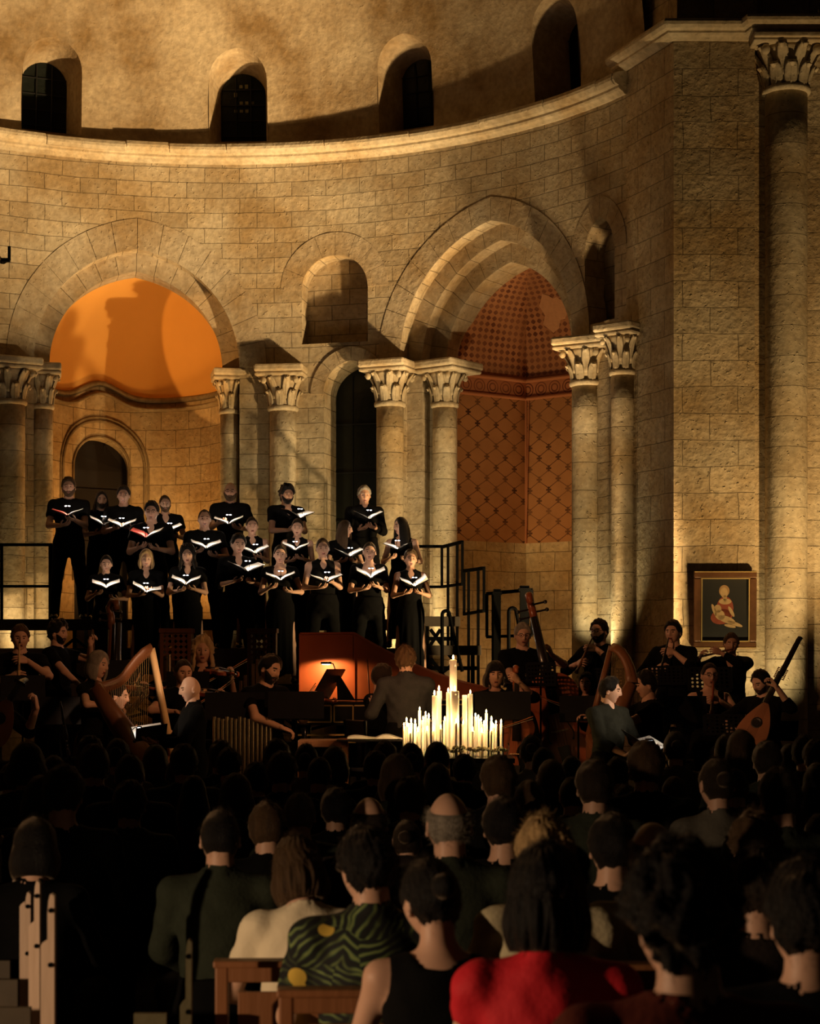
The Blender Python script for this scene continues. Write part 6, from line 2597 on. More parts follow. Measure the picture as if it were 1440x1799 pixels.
# sloping music desk with sheets, and a lamp clipped to it
b = MB()
md = Matrix.Translation((x0 + 0.145 * Lx, yb - 0.34, zb + 0.15)) @ Matrix.Rotation(R_(-24), 4, 'Z') @ Matrix.Rotation(R_(32), 4, 'Y')
b.box((0, 0, 0), (0.016, 0.40, 0.36))
b.build('music_desk', M_LACQ, root, M=md)
b = MB()
b.bar(Vector((x0 + 0.20 * Lx, yb - 0.24, zb)), Vector((x0 + 0.185 * Lx, yb - 0.24, zb + 0.26)), 0.02)
b.prism([(x0 + 0.19 * Lx, zb), (x0 + 0.275 * Lx, zb), (x0 + 0.20 * Lx, zb + 0.25), (x0 + 0.185 * Lx, zb + 0.25)], 0.02, Matrix.Translation((0, yb - 0.22, 0)))
b.build('desk_prop', M_LACQ, root)
lr = empty('desk_lamp')
tag(lr, 'small gooseneck lamp glowing on the harpsichord desk', 'lamp')
lp = W(578, 1164, yb - 0.16)
b = MB()
b.tube([W(592, 1205, yb - 0.16), W(590, 1180, yb - 0.16), W(585, 1166, yb - 0.16), lp], 0.006, 6)
b.build('gooseneck', M_BLACKM, lr, smooth=True)
b = MB()
b.box(lp + Vector((-0.03, 0, -0.004)), (0.11, 0.05, 0.022))
b.build('shade', M_BLACKM, lr, bevel=0.006)
b = MB()
b.box(lp + Vector((-0.03, 0, -0.018)), (0.08, 0.035, 0.006))
b.build('bulb', M_LED, lr)
spot('desk_lamp_light', lp + Vector((-0.02, -0.02, -0.03)), lp + Vector((0.0, 0.22, -0.35)), 30, 160, 0.3, (1.0, 0.62, 0.26), 0.03)
# harpsichord player hidden by the conductor
o, B = player(672, 1166, 17.02, STZ, 'harpsichord player in black almost hidden by the conductor', 120, True, ('short', 'dark'), 'm', seed=40)
stool(B['M'], 'stool of the harpsichord player', M_EBONY)

# ------------------------------------------------ chamber organ behind the strings
OG = 20.7
root = empty('chamber_organ')
tag(root, 'chamber organ with lattice panels and metal pipes behind the violins', 'organ')
xa, xb = W(283, 1200, OG).x, W(484, 1200, OG).x
ztop = W(300, 1108, OG).z
b = MB()
b.box(((xa + xb) / 2, OG + 0.30, STZ + 0.35), (xb - xa, 0.55, 0.70))
b.box(((xa + xb) / 2, OG + 0.50, (STZ + ztop - 0.25) / 2 + 0.2), (xb - xa - 0.5, 0.12, ztop - 0.25 - STZ - 0.3))
b.build('case', mat('grey_stone_case', (0.12, 0.105, 0.075), 0.9, var=0.3, bump=0.3), root)
for (q0, q1) in ((285, 333), (438, 482)):
    wa, wb = W(q0, 1150, OG).x, W(q1, 1150, OG).x
    tower = MB()
    for x in (wa, wb):
        tower.box((x, OG + 0.1, (ztop + STZ) / 2), (0.04, 0.30, ztop - STZ))
    tower.box(((wa + wb) / 2, OG + 0.1, ztop), (wb - wa + 0.06, 0.34, 0.05))
    tw = tower.build('tower', M_WOODB, root)
    la = MB()
    z0_, z1_ = W(0, 1160, OG).z, ztop - 0.03
    kk = 5
    cw = (wb - wa) / kk
    for i in range(kk):
        for j in range(5):
            cx, cz = wa + cw * (i + .5), z0_ + (z1_ - z0_) * (j + .5) / 5
            hh = (z1_ - z0_) / 10
            vs, fs = [], []
            for t in range(8):
                aa = 2 * PI * t / 8
                r1 = 1 / max(abs(math.cos(aa)), abs(math.sin(aa)))
                vs += [(cx + math.cos(aa) * r1 * cw / 2, OG - 0.04, cz + math.sin(aa) * r1 * hh), (cx + math.cos(aa) * cw * (0.30 if t % 2 else 0.42), OG - 0.04, cz + math.sin(aa) * hh * (0.45 if t % 2 else 0.75))]
            for t in range(8):
                t2 = (t + 1) % 8
                fs.append((2 * t, 2 * t2, 2 * t2 + 1, 2 * t + 1))
            la.add(vs, fs)
    la.build('lattice', M_WOODB, tw)
for (px, y0, y1, r) in [(297, 1150, 1215, .030), (306, 1172, 1215, .024), (314, 1160, 1215, .024), (445, 1166, 1215, .024), (453, 1158, 1215, .026), (461, 1152, 1215, .03), (423, 1196, 1225, .022), (431, 1186, 1225, .022), (470, 1148, 1215, .022)]:
    b = MB()
    p, q = W(px, y0, OG - 0.10), W(px, y1, OG - 0.10)
    b.tube([p, q + Vector((0, 0, 0.06)), q], [r, r, r * 0.35], 14)
    b.build('organ_pipe', M_PIPE, root, smooth=False)
# a second, low rank of pipes standing in front of the violins' desks
OF = 17.0
root = empty('pipe_rank')
tag(root, 'low rank of gleaming vertical pipes below the black desks', 'organ pipes')
b = MB()
c = W(425, 1320, OF)
b.box((c.x, OF + 0.05, STZ + 0.12), (0.56, 0.16, 0.24))
b.build('wind_chest', M_WOODB, root)
for k in range(14):
    px = 376 + k * 7.6
    b = MB()
    p, q = W(px, 1259 + (k % 3) * 2, OF), W(px, 1322, OF)
    b.tube([p, Vector((q.x, q.y, STZ + 0.30)), Vector((q.x, q.y, STZ + 0.23))], [.0165, .0165, .006], 12)
    b.build('pipe', M_PIPE, root)

# ------------------------------------------------ conductor
CD = 16.35
b = MB()
pc = W(712, 1300, CD)
b.box((pc.x, CD, 0.07), (0.9, 0.8, 0.14))
tag(b.build('podium', M_BLACKM, bevel=0.01), 'low black podium under the conductor', 'podium')
M_SHIRT = mat('charcoal_shirt', (0.034, 0.033, 0.034), 0.85, var=0.3, scale=20, bump=0.25, bscale=90, spec=0.1)
o, B = player(712, 1137, CD, 0.14, 'conductor seen from behind in a charcoal shirt', 176, False, ('wavy', 'ginger'), 'm', seed=41, head=(0.1, 0.10, 0.05), h=0.011, fuzz=2100,
              top=dict(sleeve=1.45, neck='collar', mat=M_SHIRT, fold=1.6, hem=0.80),
              L=dict(hand=(0.30, -0.24, 1.20), elbow=(0.45, 0.5, -1.0), fingers=(0.25, -0.35, 0.9), back=(0.2, 1.0, 0.2), curl=0.45, fan=0.2),
              R=dict(hand=(-0.10, -0.40, 1.18), elbow=(-0.35, 0.4, -1.0), fingers=(0.1, -0.8, 0.5), back=(-0.6, 0.4, 0.6), curl=0.6))
# his score, lying open on a low desk
root = empty('conductor_desk')
tag(root, 'conductor desk with a big open score left of him', 'music stand')
c = W(655, 1297, 15.95)
b = MB()
b.box(c + Vector((0, 0, -0.012)), (0.62, 0.40, 0.014))
b.build('desk', M_LACQ, root)
b = MB()
b.tube([(c.x, c.y, 0.0), (c.x, c.y, c.z - 0.01)], 0.016, 8)
b.tube([(c.x, c.y, 0.02), (c.x, c.y, 0.0)], [0.16, 0.18], 14)
b.build('shaft', M_BLACKM, root)
root = empty('score')
tag(root, 'open white score lying on the conductor desk', 'score')
b = MB()
nn = 16
vs = []
for i in range(nn + 1):
    u = -1 + 2 * i / nn
    z = 0.006 + 0.020 * abs(math.sin(u * PI)) + 0.01 * math.sin(5 * u)
    for v in (-0.15, 0.16):
        vs.append(c + Vector((u * 0.24 + 0.02, v, z)))
fs = [(2 * i, 2 * i + 2, 2 * i + 3, 2 * i + 1) for i in range(nn)]
oo = len(vs)
vs += [Vector((p.x, p.y, c.z + 0.001)) for p in vs]
fs += [(2 * i, oo + 2 * i, oo + 2 * i + 2, 2 * i + 2) for i in range(nn)]
b.add(vs, fs)
b.build('pages', M_PAPER, root)
# low wooden bench behind the front heads
b = MB()
p0, p1 = W(524, 1300, 16.0), W(610, 1312, 16.0)
root = empty('wooden_bench')
tag(root, 'low reddish wooden bench left of the conductor', 'bench')
b.box(((p0.x + p1.x) / 2, 16.1, p0.z - 0.03), (p1.x - p0.x, 0.34, 0.06))
b.build('seat', M_CHAIRW, root, bevel=0.006)
for sx in (0.05, 0.95):
    b = MB()
    x = p0.x + (p1.x - p0.x) * sx
    b.box((x, 16.1, (p0.z - 0.06) / 2), (0.05, 0.30, p0.z - 0.06))
    b.build('leg', M_CHAIRW, root)

# ------------------------------------------------ the right side
o, B = player(870, 1160, 17.4, STZ, 'cellist with a black fringed bob facing forward', 4, True, ('fringe', 'black'), 'f', seed=42, skin=1, top=dict(sleeve=1.3, neck='v'),
              L=dict(hand=(0.17, -0.36, 1.12), elbow=(1.0, 0.1, -0.6), fingers=(-0.6, -0.2, 0.55), back=(0.3, -0.8, 0.3), curl=0.8),
              R=dict(hand=(-0.28, -0.40, 0.72), elbow=(-1.0, 0.3, -0.2), fingers=(0.8, -0.5, -0.3), back=(0, -0.4, 0.9), curl=0.6))
stool(B['M'], 'chair of the cellist with the black bob')
fiddle('cello', 'orange brown cello between the cellist and the candles', frame(W(903, 1392, 17.0), (0.02, 0.16, 1), (0.05, -1, 0.1)), 0.75, 0.44, 0.12, 0.28, 'cello', None, M_BASS, endpin=0.18)
bow(W(842, 1290, 16.95), W(936, 1262, 16.85), 'bow lying across the cello strings')

o, B = player(918, 1094, 18.8, STZ, 'grey haired bass player in glasses standing behind the perforated stand', 6, False, ('short', 'grey'), 'm', seed=43, glasses=True, head=(0.0, 0.08, 0), top=dict(sleeve=0.7),
              L=dict(hand=(0.24, -0.34, 1.42), elbow=(1.0, 0.1, -0.5), fingers=(-0.4, -0.3, 0.7), back=(0.6, -0.6, 0.3), curl=0.9),
              R=dict(hand=(-0.05, -0.42, 0.98), elbow=(-1.0, 0.3, -0.2), fingers=(0.8, -0.5, -0.3), back=(0, -0.4, 0.9), curl=0.6))
fiddle('double_bass', 'big red double bass right of the grey haired player', frame(W(1003, 1372, 18.25), (-0.22, 0.10, 1), (-0.10, -1, 0.12)), 1.10, 0.66, 0.19, 0.60, 'double bass', None, M_BASS, endpin=0.15)
bow(W(934, 1218, 17.6), W(986, 1240, 17.75), 'bow held low across the double bass')

arms, A, C = wind_arms(False, (0, -0.13, 1.565), (0.0, -0.44, 1.20), 0.32, 0.72)
o, B = player(1052, 1087, 19.4, STZ, 'bearded recorder player before the brightly lit column', -38, False, ('short', 'black'), 'm', seed=44, beard=(0.010, 'black'), glasses=True, top=dict(sleeve=1.5, neck='crew'), **arms)
pipe_instr('recorder', B['M'] @ A, B['M'] @ C, 'dark recorder of the bearded player before the lit column', m=M_WOODB, keys=False)
o, B = player(1030, 1180, 19.0, STZ, 'woman with dark hair and violin half hidden behind the right harp', -20, True, ('long', 'dark'), 'f', seed=45, skin=1, **fiddler_arms(True))
give_violin(B, 'violin of the woman behind the right harp', True, 'bow of the woman behind the right harp')
stool(B['M'], 'chair of the woman behind the right harp')

harp('harp', 'brown harp at the right above the soloist with the open score',
     ([(1110, 1200), (1109, 1188), (1105, 1172), (1099, 1158), (1091, 1146), (1083, 1139), (1074, 1137)], (1034, 1290), (1058, 1312)), 16.9, M_WOODB, M_WOODB, 0.075, 0.12)
o, B = player(1134, 1178, 17.3, STZ - 0.12, 'dark haired harpist in profile to the left reaching for the strings', -82, True, ('short', 'black'), 'm', seed=46, skin=1, head=(0, 0.12, 0), top=dict(sleeve=0.6),
              R=dict(hand=(-0.10, -0.50, 0.88), elbow=(-0.6, 0.3, -1.0), fingers=(0.1, -1, 0.25), back=(-0.4, 0, 0.9), curl=0.6, fan=0.3),
              L=dict(hand=(0.12, -0.30, 1.06), elbow=(0.5, 0.2, -1.0), fingers=(-0.1, -0.75, 0.6), back=(0.8, 0, 0.4), curl=0.6, fan=0.3))
stool(B['M'], 'chair of the harpist at the right')

# soloist with the open score
M_DGREEN = mat('dark_olive_shirt', (0.018, 0.019, 0.014), 0.85, var=0.3, scale=20, bump=0.25, bscale=90, spec=0.1)
o, B = player(1072, 1189, S1_D, 0.0, 'soloist in a dark olive shirt with face in profile to the right', 42, False, ('short', 'black'), 'm', seed=47, head=(0.60, 0.08, 0), h=0.011,
              top=dict(sleeve=1.5, neck='collar', mat=M_DGREEN, fold=1.5),
              R=dict(hand=(-0.12, -0.32, 1.05), elbow=(-0.8, 0.6, -1), fingers=(0.6, -0.75, 0.05), back=(0, -0.2, -1), curl=0.35, fan=0.25),
              L=dict(hand=(0.15, -0.36, 1.08), elbow=(0.7, 0.7, -1), fingers=(-0.4, -0.9, 0.1), back=(0.2, -0.2, -1), curl=0.5))
folder(B['M'] @ Matrix.Translation((0.02, -0.37, 1.10)) @ Matrix.Rotation(R_(-10), 4, 'Z') @ Matrix.Rotation(R_(8), 4, 'X'), 'open black score in the hands of the soloist in olive', B['S'], power=1.2, wing=(42, 20))

arms, A, C = wind_arms(False, (0, -0.13, 1.565), (0.0, -0.40, 1.14), 0.34, 0.72)
o, B = player(1182, 1089, 19.6, STZ, 'recorder player in black standing left of the framed painting', -30, False, ('short', 'black'), 'm', seed=48, top=dict(sleeve=1.2, neck='v'), **arms)
pipe_instr('recorder', B['M'] @ A, B['M'] @ C, 'black recorder of the player left of the painting', keys=False)
o, B = player(1284, 1112, 20.0, STZ, 'flautist standing below the framed painting', -12, False, ('short', 'brown'), 'm', seed=49, head=(0.15, 0, 0.05), skin=1, top=dict(sleeve=1.8, neck='v'),
              L=dict(hand=(-0.10, -0.20, 1.52), elbow=(1, -0.4, -0.6), fingers=(-0.9, -0.3, 0.3), back=(0.3, -0.9, 0.2), curl=0.7),
              R=dict(hand=(-0.34, -0.20, 1.46), elbow=(-1, 0.3, -0.6), fingers=(0.3, -0.6, 0.5), back=(-0.6, -0.6, 0.4), curl=0.7))
pipe_instr('flute', B['M'] @ Vector((0.04, -0.135, 1.57)), B['M'] @ Vector((-0.56, -0.24, 1.42)), 'wooden flute held sideways below the painting', 0.012, 0.012, 0.012, M_WOODB, 'flute')
arms, A, C = wind_arms(True, (0, -0.13, 1.565), (-0.10, -0.36, 1.10), 0.35, 0.75)
o, B = player(1246, 1164, 18.3, STZ, 'woman in glasses and a black tank top playing a wooden recorder', 8, True, ('bun', 'dark'), 'f', seed=50, glasses=True, top=dict(sleeve=-1, neck='low'), bottom=dict(kind='skirt'), **arms)
pipe_instr('recorder', B['M'] @ A, B['M'] @ C, 'big reddish recorder of the woman in glasses', 0.013, 0.020, 0.028, M_WOODR)
stool(B['M'], 'chair of the woman in glasses')
o, B = player(1336, 1177, 17.5, STZ, 'theorbo player with dark hair and short beard looking down at the right', -48, True, ('short', 'black'), 'm', seed=51, head=(-0.1, 0.32, 0.05), beard=(0.006, 'dark'), top=dict(sleeve=1.4),
              L=dict(hand=(0.34, -0.26, 1.14), elbow=(0.9, 0.1, -0.9), fingers=(-0.5, -0.2, 0.7), back=(0.5, 0.6, 0.2), curl=0.9),
              R=dict(hand=(-0.16, -0.34, 0.72), elbow=(-1, 0.3, 0.1), fingers=(0.7, -0.5, -0.35), back=(-0.2, -0.8, 0.4), curl=0.5, fan=0.25))
stool(B['M'], 'black chair of the theorbo player')
lute('theorbo', 'theorbo with an orange body and a very long black neck at the right', (1322, 1284), (1402, 1118), 17.05, 0.58, 0.32, M_THEO, True, 'theorbo', 17.25, front=(-0.5, -0.85, 0.1))

for args in ((950, 1184, 17.9, STZ, 'perforated stand before the grey haired bass player', .30, .24, 4, True, 15, None),
             (1172, 1186, 18.9, STZ, 'perforated stand of the recorder player left of the painting', .40, .20, 0, True, 15, None),
             (1246, 1192, 18.8, STZ, 'wide perforated stand behind the woman in glasses', .46, .25, 0, True, 15, 'edge'),
             (1068, 1190, 18.9, STZ, 'perforated stand behind the right harp', .34, .20, 0, True, 15, None),
             (1272, 1273, 17.2, STZ, 'perforated stand tipped flat before the theorbo player', .40, .25, -6, True, 40, 'edge'),
             (883, 1239, 16.9, STZ, 'solid black stand in front of the cellist', .52, .26, 0, False, 12, None),
             (1016, 1244, 17.3, STZ, 'solid black stand between the double bass and the soloist', .36, .24, 0, False, 12, None),
             (1203, 1246, 17.5, STZ, 'solid black stand before the woman in glasses', .42, .26, 0, False, 12, None),
             (412, 1240, 17.1, STZ, 'solid black stand right of the bald soloist', .56, .26, 0, False, 12, None),
             (520, 1238, 16.95, STZ, 'solid black stand before the bearded violinist', .52, .25, 0, False, 12, None),
             (330, 1200, 18.6, STZ, 'dark stand before the player with curly fair hair', .44, .24, 0, False, 12, None),
             (210, 1180, 18.7, STZ, 'dark stand behind the left harp', .46, .24, 10, False, 12, None),
             (98, 1248, 17.2, STZ, 'dark stand beside the black woodwind at the left', .46, .28, 15, False, 25, None),
             (40, 1208, 18.2, STZ, 'dark stand before the reed player at the far left', .44, .26, 15, False, 20, None)):
    music_stand(*args)

# ------------------------------------------------ candles on their table
CT = 0.96
root = empty('candle_table')
tag(root, 'small black table carrying the candles', 'table')
tc = W(797, 1200, 15.4)
b = MB()
b.box((tc.x, 15.4, CT - 0.02), (1.00, 0.62, 0.04))
b.build('tabletop', M_LACQ, root, bevel=0.006)
for sx in (-1, 1):
    for sy in (-1, 1):
        b = MB()
        b.box((tc.x + sx * 0.45, 15.4 + sy * 0.26, (CT - 0.04) / 2), (0.05, 0.05, CT - 0.04))
        b.build('leg', M_LACQ, root)

CANDLES = [  # photo x, top y, width px, depth, lit
    (796, 1159, 13, 15.45, 1), (799, 1214, 15, 15.28, 1), (771, 1214, 9, 15.45, 1), (763, 1222, 8.5, 15.36, 1), (787, 1216, 7, 15.36, 1), (816, 1221, 9, 15.42, 0), (826, 1219, 8.5, 15.36, 1),
    (714, 1268, 5, 15.5, 1), (709.5, 1276, 4.5, 15.36, 1), (717.5, 1277, 4.5, 15.3, 1), (722, 1270, 5, 15.44, 1), (729, 1271, 5, 15.38, 1), (737, 1248, 5, 15.5, 1), (747.5, 1256, 5, 15.55, 1),
    (743, 1265, 5, 15.4, 1), (753, 1262, 5, 15.45, 1), (750, 1283, 5, 15.22, 1), (761, 1284, 5, 15.22, 1), (781, 1266, 5.5, 15.28, 1), (801, 1270, 5.5, 15.14, 1), (813.5, 1272, 5.5, 15.25, 1),
    (835, 1259, 5.5, 15.5, 1), (840, 1262, 5, 15.42, 1), (844.5, 1268, 5, 15.34, 1), (854, 1253, 5, 15.5, 1), (863, 1267, 5, 15.44, 1), (850, 1272, 5, 15.36, 1), (866.5, 1277, 4.5, 15.34, 1),
    (871, 1272, 5, 15.42, 1), (880, 1271, 5, 15.5, 1), (830, 1284, 5.5, 15.2, 1), (846, 1286, 5, 15.22, 1), (862, 1284, 5, 15.22, 1), (734, 1285, 5, 15.28, 1), (721, 1288, 4.5, 15.24, 1), (774, 1280, 5, 15.18, 1)]
ORD = 'first second third fourth fifth sixth seventh eighth ninth tenth eleventh twelfth thirteenth fourteenth fifteenth sixteenth seventeenth eighteenth nineteenth twentieth'.split()
ORD += ['twenty ' + w for w in ORD[:9]] + ['thirtieth'] + ['thirty ' + w for w in ORD[:9]]
byx = sorted(range(len(CANDLES)), key=lambda i: CANDLES[i][0])
rk = {i: k for k, i in enumerate(byx)}
for i, (px, py, wd, d, lit) in enumerate(CANDLES):
    p = W(px, py, d)
    r = wd * 0.5 * d / FPX
    h = p.z - CT
    if i == 0:
        lab = 'tallest candle of the cluster, a thick white pillar'
    elif i == 1:
        lab = 'thickest pillar candle standing right in front of the tallest one'
    elif not lit:
        lab = 'tall white pillar candle that is not burning'
    elif wd > 6.5:
        lab = {2: 'tall pillar candle left of the tallest one, the higher of a pair', 3: 'tall pillar candle at the left of a close pair', 4: 'slim pillar candle touching the tallest one at its left', 6: 'tall burning pillar candle beside the unlit one'}[i]
    else:
        lab = 'short burning taper, %s candle from the left in the cluster' % ORD[rk[i]]
    b = MB()
    b.lathe([(r * 1.02, 0), (r, 0.01), (r * 0.99, h * 0.5), (r * 0.97, h - 0.004), (r * 0.85, h), (r * 0.4, h - 0.003), (0.0005, h - 0.004)], 16)
    rnd = random.Random(i)
    for k in range(2):
        a = rnd.uniform(0, 6.28)
        L_ = rnd.uniform(0.02, 0.07)
        b.tube([(r * math.cos(a), r * math.sin(a), h - 0.003), (r * 1.04 * math.cos(a), r * 1.04 * math.sin(a), h - L_ * 0.6), (r * math.cos(a), r * math.sin(a), h - L_)], [r * 0.10, r * 0.16, r * 0.22], 6)
    c = b.build('candle', M_WAX, smooth=True, loc=(p.x, d, CT))
    tag(c, lab, 'candle', 'candles on the black table')
    b = MB()
    b.tube([(0, 0, h - 0.005), (0.001, 0, h + 0.006), (0.003, 0, h + 0.011)], 0.0012, 5)
    b.build('wick', M_WICK, c)
    if lit:
        fh = rnd.uniform(0.026, 0.040) * (1.15 if wd > 6.5 else 1)
        b = MB()
        b.tube([(0, 0, h + 0.005 + fh * t) for t in (0, .12, .3, .5, .7, .88, 1)], [fh * q for q in (.05, .13, .19, .17, .11, .05, .01)], 10)
        b.build('flame', M_FLAME, c, smooth=True)
        point('candle_light', (0, 0, h + 0.005 + fh * 0.55), 1.3, (1.0, 0.58, 0.22), 0.010, c)
# flowers among the candle feet
for i in range(16):
    rnd = random.Random(i + 50)
    px = 778 + i * 7.2 + rnd.uniform(-3, 3)
    p = W(px, 1322 - rnd.uniform(0, 7), 15.13 + rnd.uniform(-0.02, 0.04))
    b = MB()
    n = 7
    r = rnd.uniform(0.020, 0.032)
    for ring_ in range(2):
        for k in range(n):
            a = 2 * PI * (k + 0.5 * ring_) / n
            el = 0.35 + 0.55 * ring_
            d_ = Vector((math.cos(a) * math.cos(el), math.sin(a) * math.cos(el), math.sin(el)))
            b.tube([d_ * r * 0.15, d_ * r * 0.6, d_ * r * 1.0, d_ * r * 1.15], [(r * .08, .002), (r * .36, .003), (r * .34, .003), (r * .06, .001)], 6, up=(d_.y, -d_.x, 0.3))
    fl = b.build('flower', M_FLOWER, loc=p)
    tag(fl, 'cream flower among the feet of the candles', 'flower', 'cream flowers on the candle table')
    b = MB()
    b.tube([(0, 0, 0), (rnd.uniform(-.01, .01), 0.01, CT - p.z)], 0.002, 5)
    b.build('stem', M_LEAFG, fl)
    b = MB()
    for k in range(4):
        a = rnd.uniform(0, 6.28)
        q = Vector((math.cos(a), math.sin(a), 0.5))
        b.tube([q * 0.006 - Vector((0, 0, .01)), q * 0.03 - Vector((0, 0, .008)), q * 0.055 - Vector((0, 0, .025))], [(.002, .001), (.010, .001), (.001, .0005)], 6)
    b.build('leaf', M_LEAFG, fl)

# ------------------------------------------------ framed painting on the pier
PY = 21.60
a, c = W(1218, 1003, PY), W(1328, 1140, PY)
cx, cz, pw_, ph_ = (a.x + c.x) / 2, (a.z + c.z) / 2, c.x - a.x, a.z - c.z
root = empty('framed_painting', (cx, PY, cz))
root.rotation_euler = (R_(2.0), 0, 0)
tag(root, 'framed painting of a seated woman with a child on the pier', 'painting')
M_FRAME = mat('dark_gilt_frame', (0.11, 0.045, 0.016), 0.4, metal=0.2, var=0.4, scale=14, bump=0.1)
b = MB()
fw = 0.085
for (x, z, w, h) in ((0, ph_ / 2 - fw / 2, pw_, fw), (0, -ph_ / 2 + fw / 2, pw_, fw), (-pw_ / 2 + fw / 2, 0, fw, ph_ - 2 * fw), (pw_ / 2 - fw / 2, 0, fw, ph_ - 2 * fw)):
    b.box((x, 0, z), (w, 0.07, h))
b.build('frame', M_FRAME, root, bevel=0.012)
b = MB()
for sg, hh in ((1, 0), (-1, 0)):
    b.box((0, -0.03, sg * (ph_ / 2 - fw - 0.006)), (pw_ - 2 * fw + 0.01, 0.02, 0.012))
    b.box((sg * (pw_ / 2 - fw - 0.006), -0.03, 0), (0.012, 0.02, ph_ - 2 * fw))
    b.box((0, -0.03, sg * (ph_ / 2 - 0.012)), (pw_ - 0.01, 0.022, 0.010))
b.build('gilt_fillet', M_GOLD, root)
b = MB()
b.box((0, 0.005, 0), (pw_ - 2 * fw + 0.02, 0.02, ph_ - 2 * fw + 0.02))
cv = b.build('canvas', mat('dark_canvas', (0.007, 0.006, 0.004), 0.7, var=0.5, scale=6), root)
M_PSK = mat('painted_flesh', (0.40, 0.26, 0.12), 0.5, var=0.4, scale=16)
M_PRD = mat('painted_red', (0.22, 0.045, 0.02), 0.5, var=0.4, scale=12)
M_PHR = mat('painted_hair', (0.30, 0.17, 0.07), 0.5, var=0.3, scale=20)


def blob(shapes, y, m, nm):
    b = MB()
    for (x, z, rx, rz, rot) in shapes:
        n = 20
        b.add([(x + rx * math.cos(t) * math.cos(rot) - rz * math.sin(t) * math.sin(rot), y, z + rx * math.cos(t) * math.sin(rot) + rz * math.sin(t) * math.cos(rot)) for t in [2 * PI * k / n for k in range(n)]], [tuple(range(n))])
    return b.build(nm, m, cv)


blob([(0.0, 0.02, .10, .14, 0), (-.04, -.08, .13, .09, .2)], -0.0065, M_PRD, 'painted_robe')
blob([(-0.01, 0.225, .062, .070, 0)], -0.0068, M_PHR, 'painted_hair')
blob([(-0.012, 0.205, .044, .062, 0.1), (0.0, 0.10, .075, .035, 0), (0.0, .135, .022, .04, 0), (.075, -.02, .020, .07, .5)], -0.0072, M_PSK, 'painted_woman')
blob([(-0.085, 0.015, .042, .048, .3), (-.06, -.06, .055, .065, .6), (.02, -.115, .11, .040, -.35), (.12, -.165, .095, .022, -.35), (-.13, .0, .020, .075, .35), (.06, -.19, .07, .018, -.2)], -0.0078, M_PSK, 'painted_child')
# lamp bracket high on the wall at the left edge
root = empty('wall_bracket')
tag(root, 'black metal bracket on the wall at the left edge', 'bracket')
t = th_of(4)
b = MB()
q = cyl(t, AR, W(8, 460, 25.2).z)
inn = Vector((-math.sin(t), -math.cos(t), 0))
b.bar(q, q + inn * 0.16, 0.05)
b.bar(q + inn * 0.16 + Vector((-0.06, 0, 0)), q + inn * 0.16 + Vector((0.06, 0, 0)), 0.05)
b.build('arm', M_BLACKM, root)
b = MB()
b.bar(q + inn * 0.16 + Vector((0.05, 0, 0)), q + inn * 0.16 + Vector((0.05, 0, 0.19)), 0.035)
b.build('upright', M_BLACKM, root)

# ================================================================ AUDIENCE, seen from behind
def church_chair(x, y, label, rz=0.0, h=0.90, w=0.44, m=None):
    """y is the plane of the back; the sitter faces +Y"""
    m = m or M_CHAIRW
    root = empty('church_chair', (x, y, 0), rz)
    tag(root, label, 'chair', 'wooden church chairs')
    for sx in (-1, 1):
        b = MB()
        b.bar((sx * w / 2, 0.0, 0), (sx * w / 2, 0, h), 0.042)
        b.build('leg', m, root, bevel=0.006)
        b = MB()
        b.bar((sx * w / 2, 0.40, 0), (sx * w / 2, 0.40, 0.43), 0.036)
        b.build('leg', m, root, bevel=0.006)
    b = MB()
    b.box((0, 0.0, h - 0.03), (w - 0.03, 0.036, 0.055))
    b.box((0, -0.01, h + 0.004), (w + 0.05, 0.075, 0.022))
    b.build('top_rail', m, root, bevel=0.005)
    b = MB()
    b.box((0, 0.006, h - 0.24), (w - 0.10, 0.016, 0.30))
    b.build('back_panel', m, root, bevel=0.004)
    b = MB()
    b.box((0, 0.20, 0.44), (w + 0.02, 0.42, 0.03))
    b.build('seat', M_RUSH, root, bevel=0.01)
    b = MB()
    for z in (0.12, 0.26):
        b.bar((-w / 2, 0.40, z), (w / 2, 0.40, z), 0.024)
        b.bar((-w / 2, 0, z), (w / 2, 0, z), 0.024)
    b.build('stretcher', m, root)
    return root


def pew(px0, px1, top, d, label, shoulder=85, run=1.4, m=None, group='pews across the aisle'):
    m = m or M_BENCHW
    """pew seen end-on: the end board with its narrow head, the bench running off to the left"""
    root = empty('wooden_pew')
    tag(root, label, 'pew', group)
    a, c = W(px0, top, d), W(px1, top, d)
    zt = a.z
    zs = W(0, top + shoulder, d).z
    w = c.x - a.x
    n = 0.5 * w
    out = [(-w, 0), (0, 0), (0, zt - 0.008), (-0.006, zt), (-n * 0.6, zt), (-n * 0.85, zt - 0.02), (-n, zt - 0.06), (-n, zs + 0.01), (-w + 0.006, zs), (-w, zs - 0.01)]
    b = MB()
    b.prism(out, 0.032, Matrix.Translation((c.x, d, 0)))
    e = b.build('end_board', m, root, bevel=0.004)
    b = MB()
    for (u, z) in ((0.25, 0.05), (0.28, 0.22), (0.6, 0.55), (0.45, 0.66), (0.6, 0.78)):
        b.tube([(c.x - w * u, d - 0.017, zt - z), (c.x - w * u, d - 0.022, zt - z)], 0.008, 8)
    b.build('bolt', M_BLACKM, e)
    b = MB()
    b.box((c.x - 0.05 - run / 2, d + 0.12, 0.43), (run, 0.26, 0.035))
    b.build('seat', m, root)
    b = MB()
    b.box((c.x - 0.08 - run / 2, d + 0.02, 0.62), (run, 0.024, 0.10))
    b.build('back_rail', M_RAILSHADE if group else m, root)
    return root


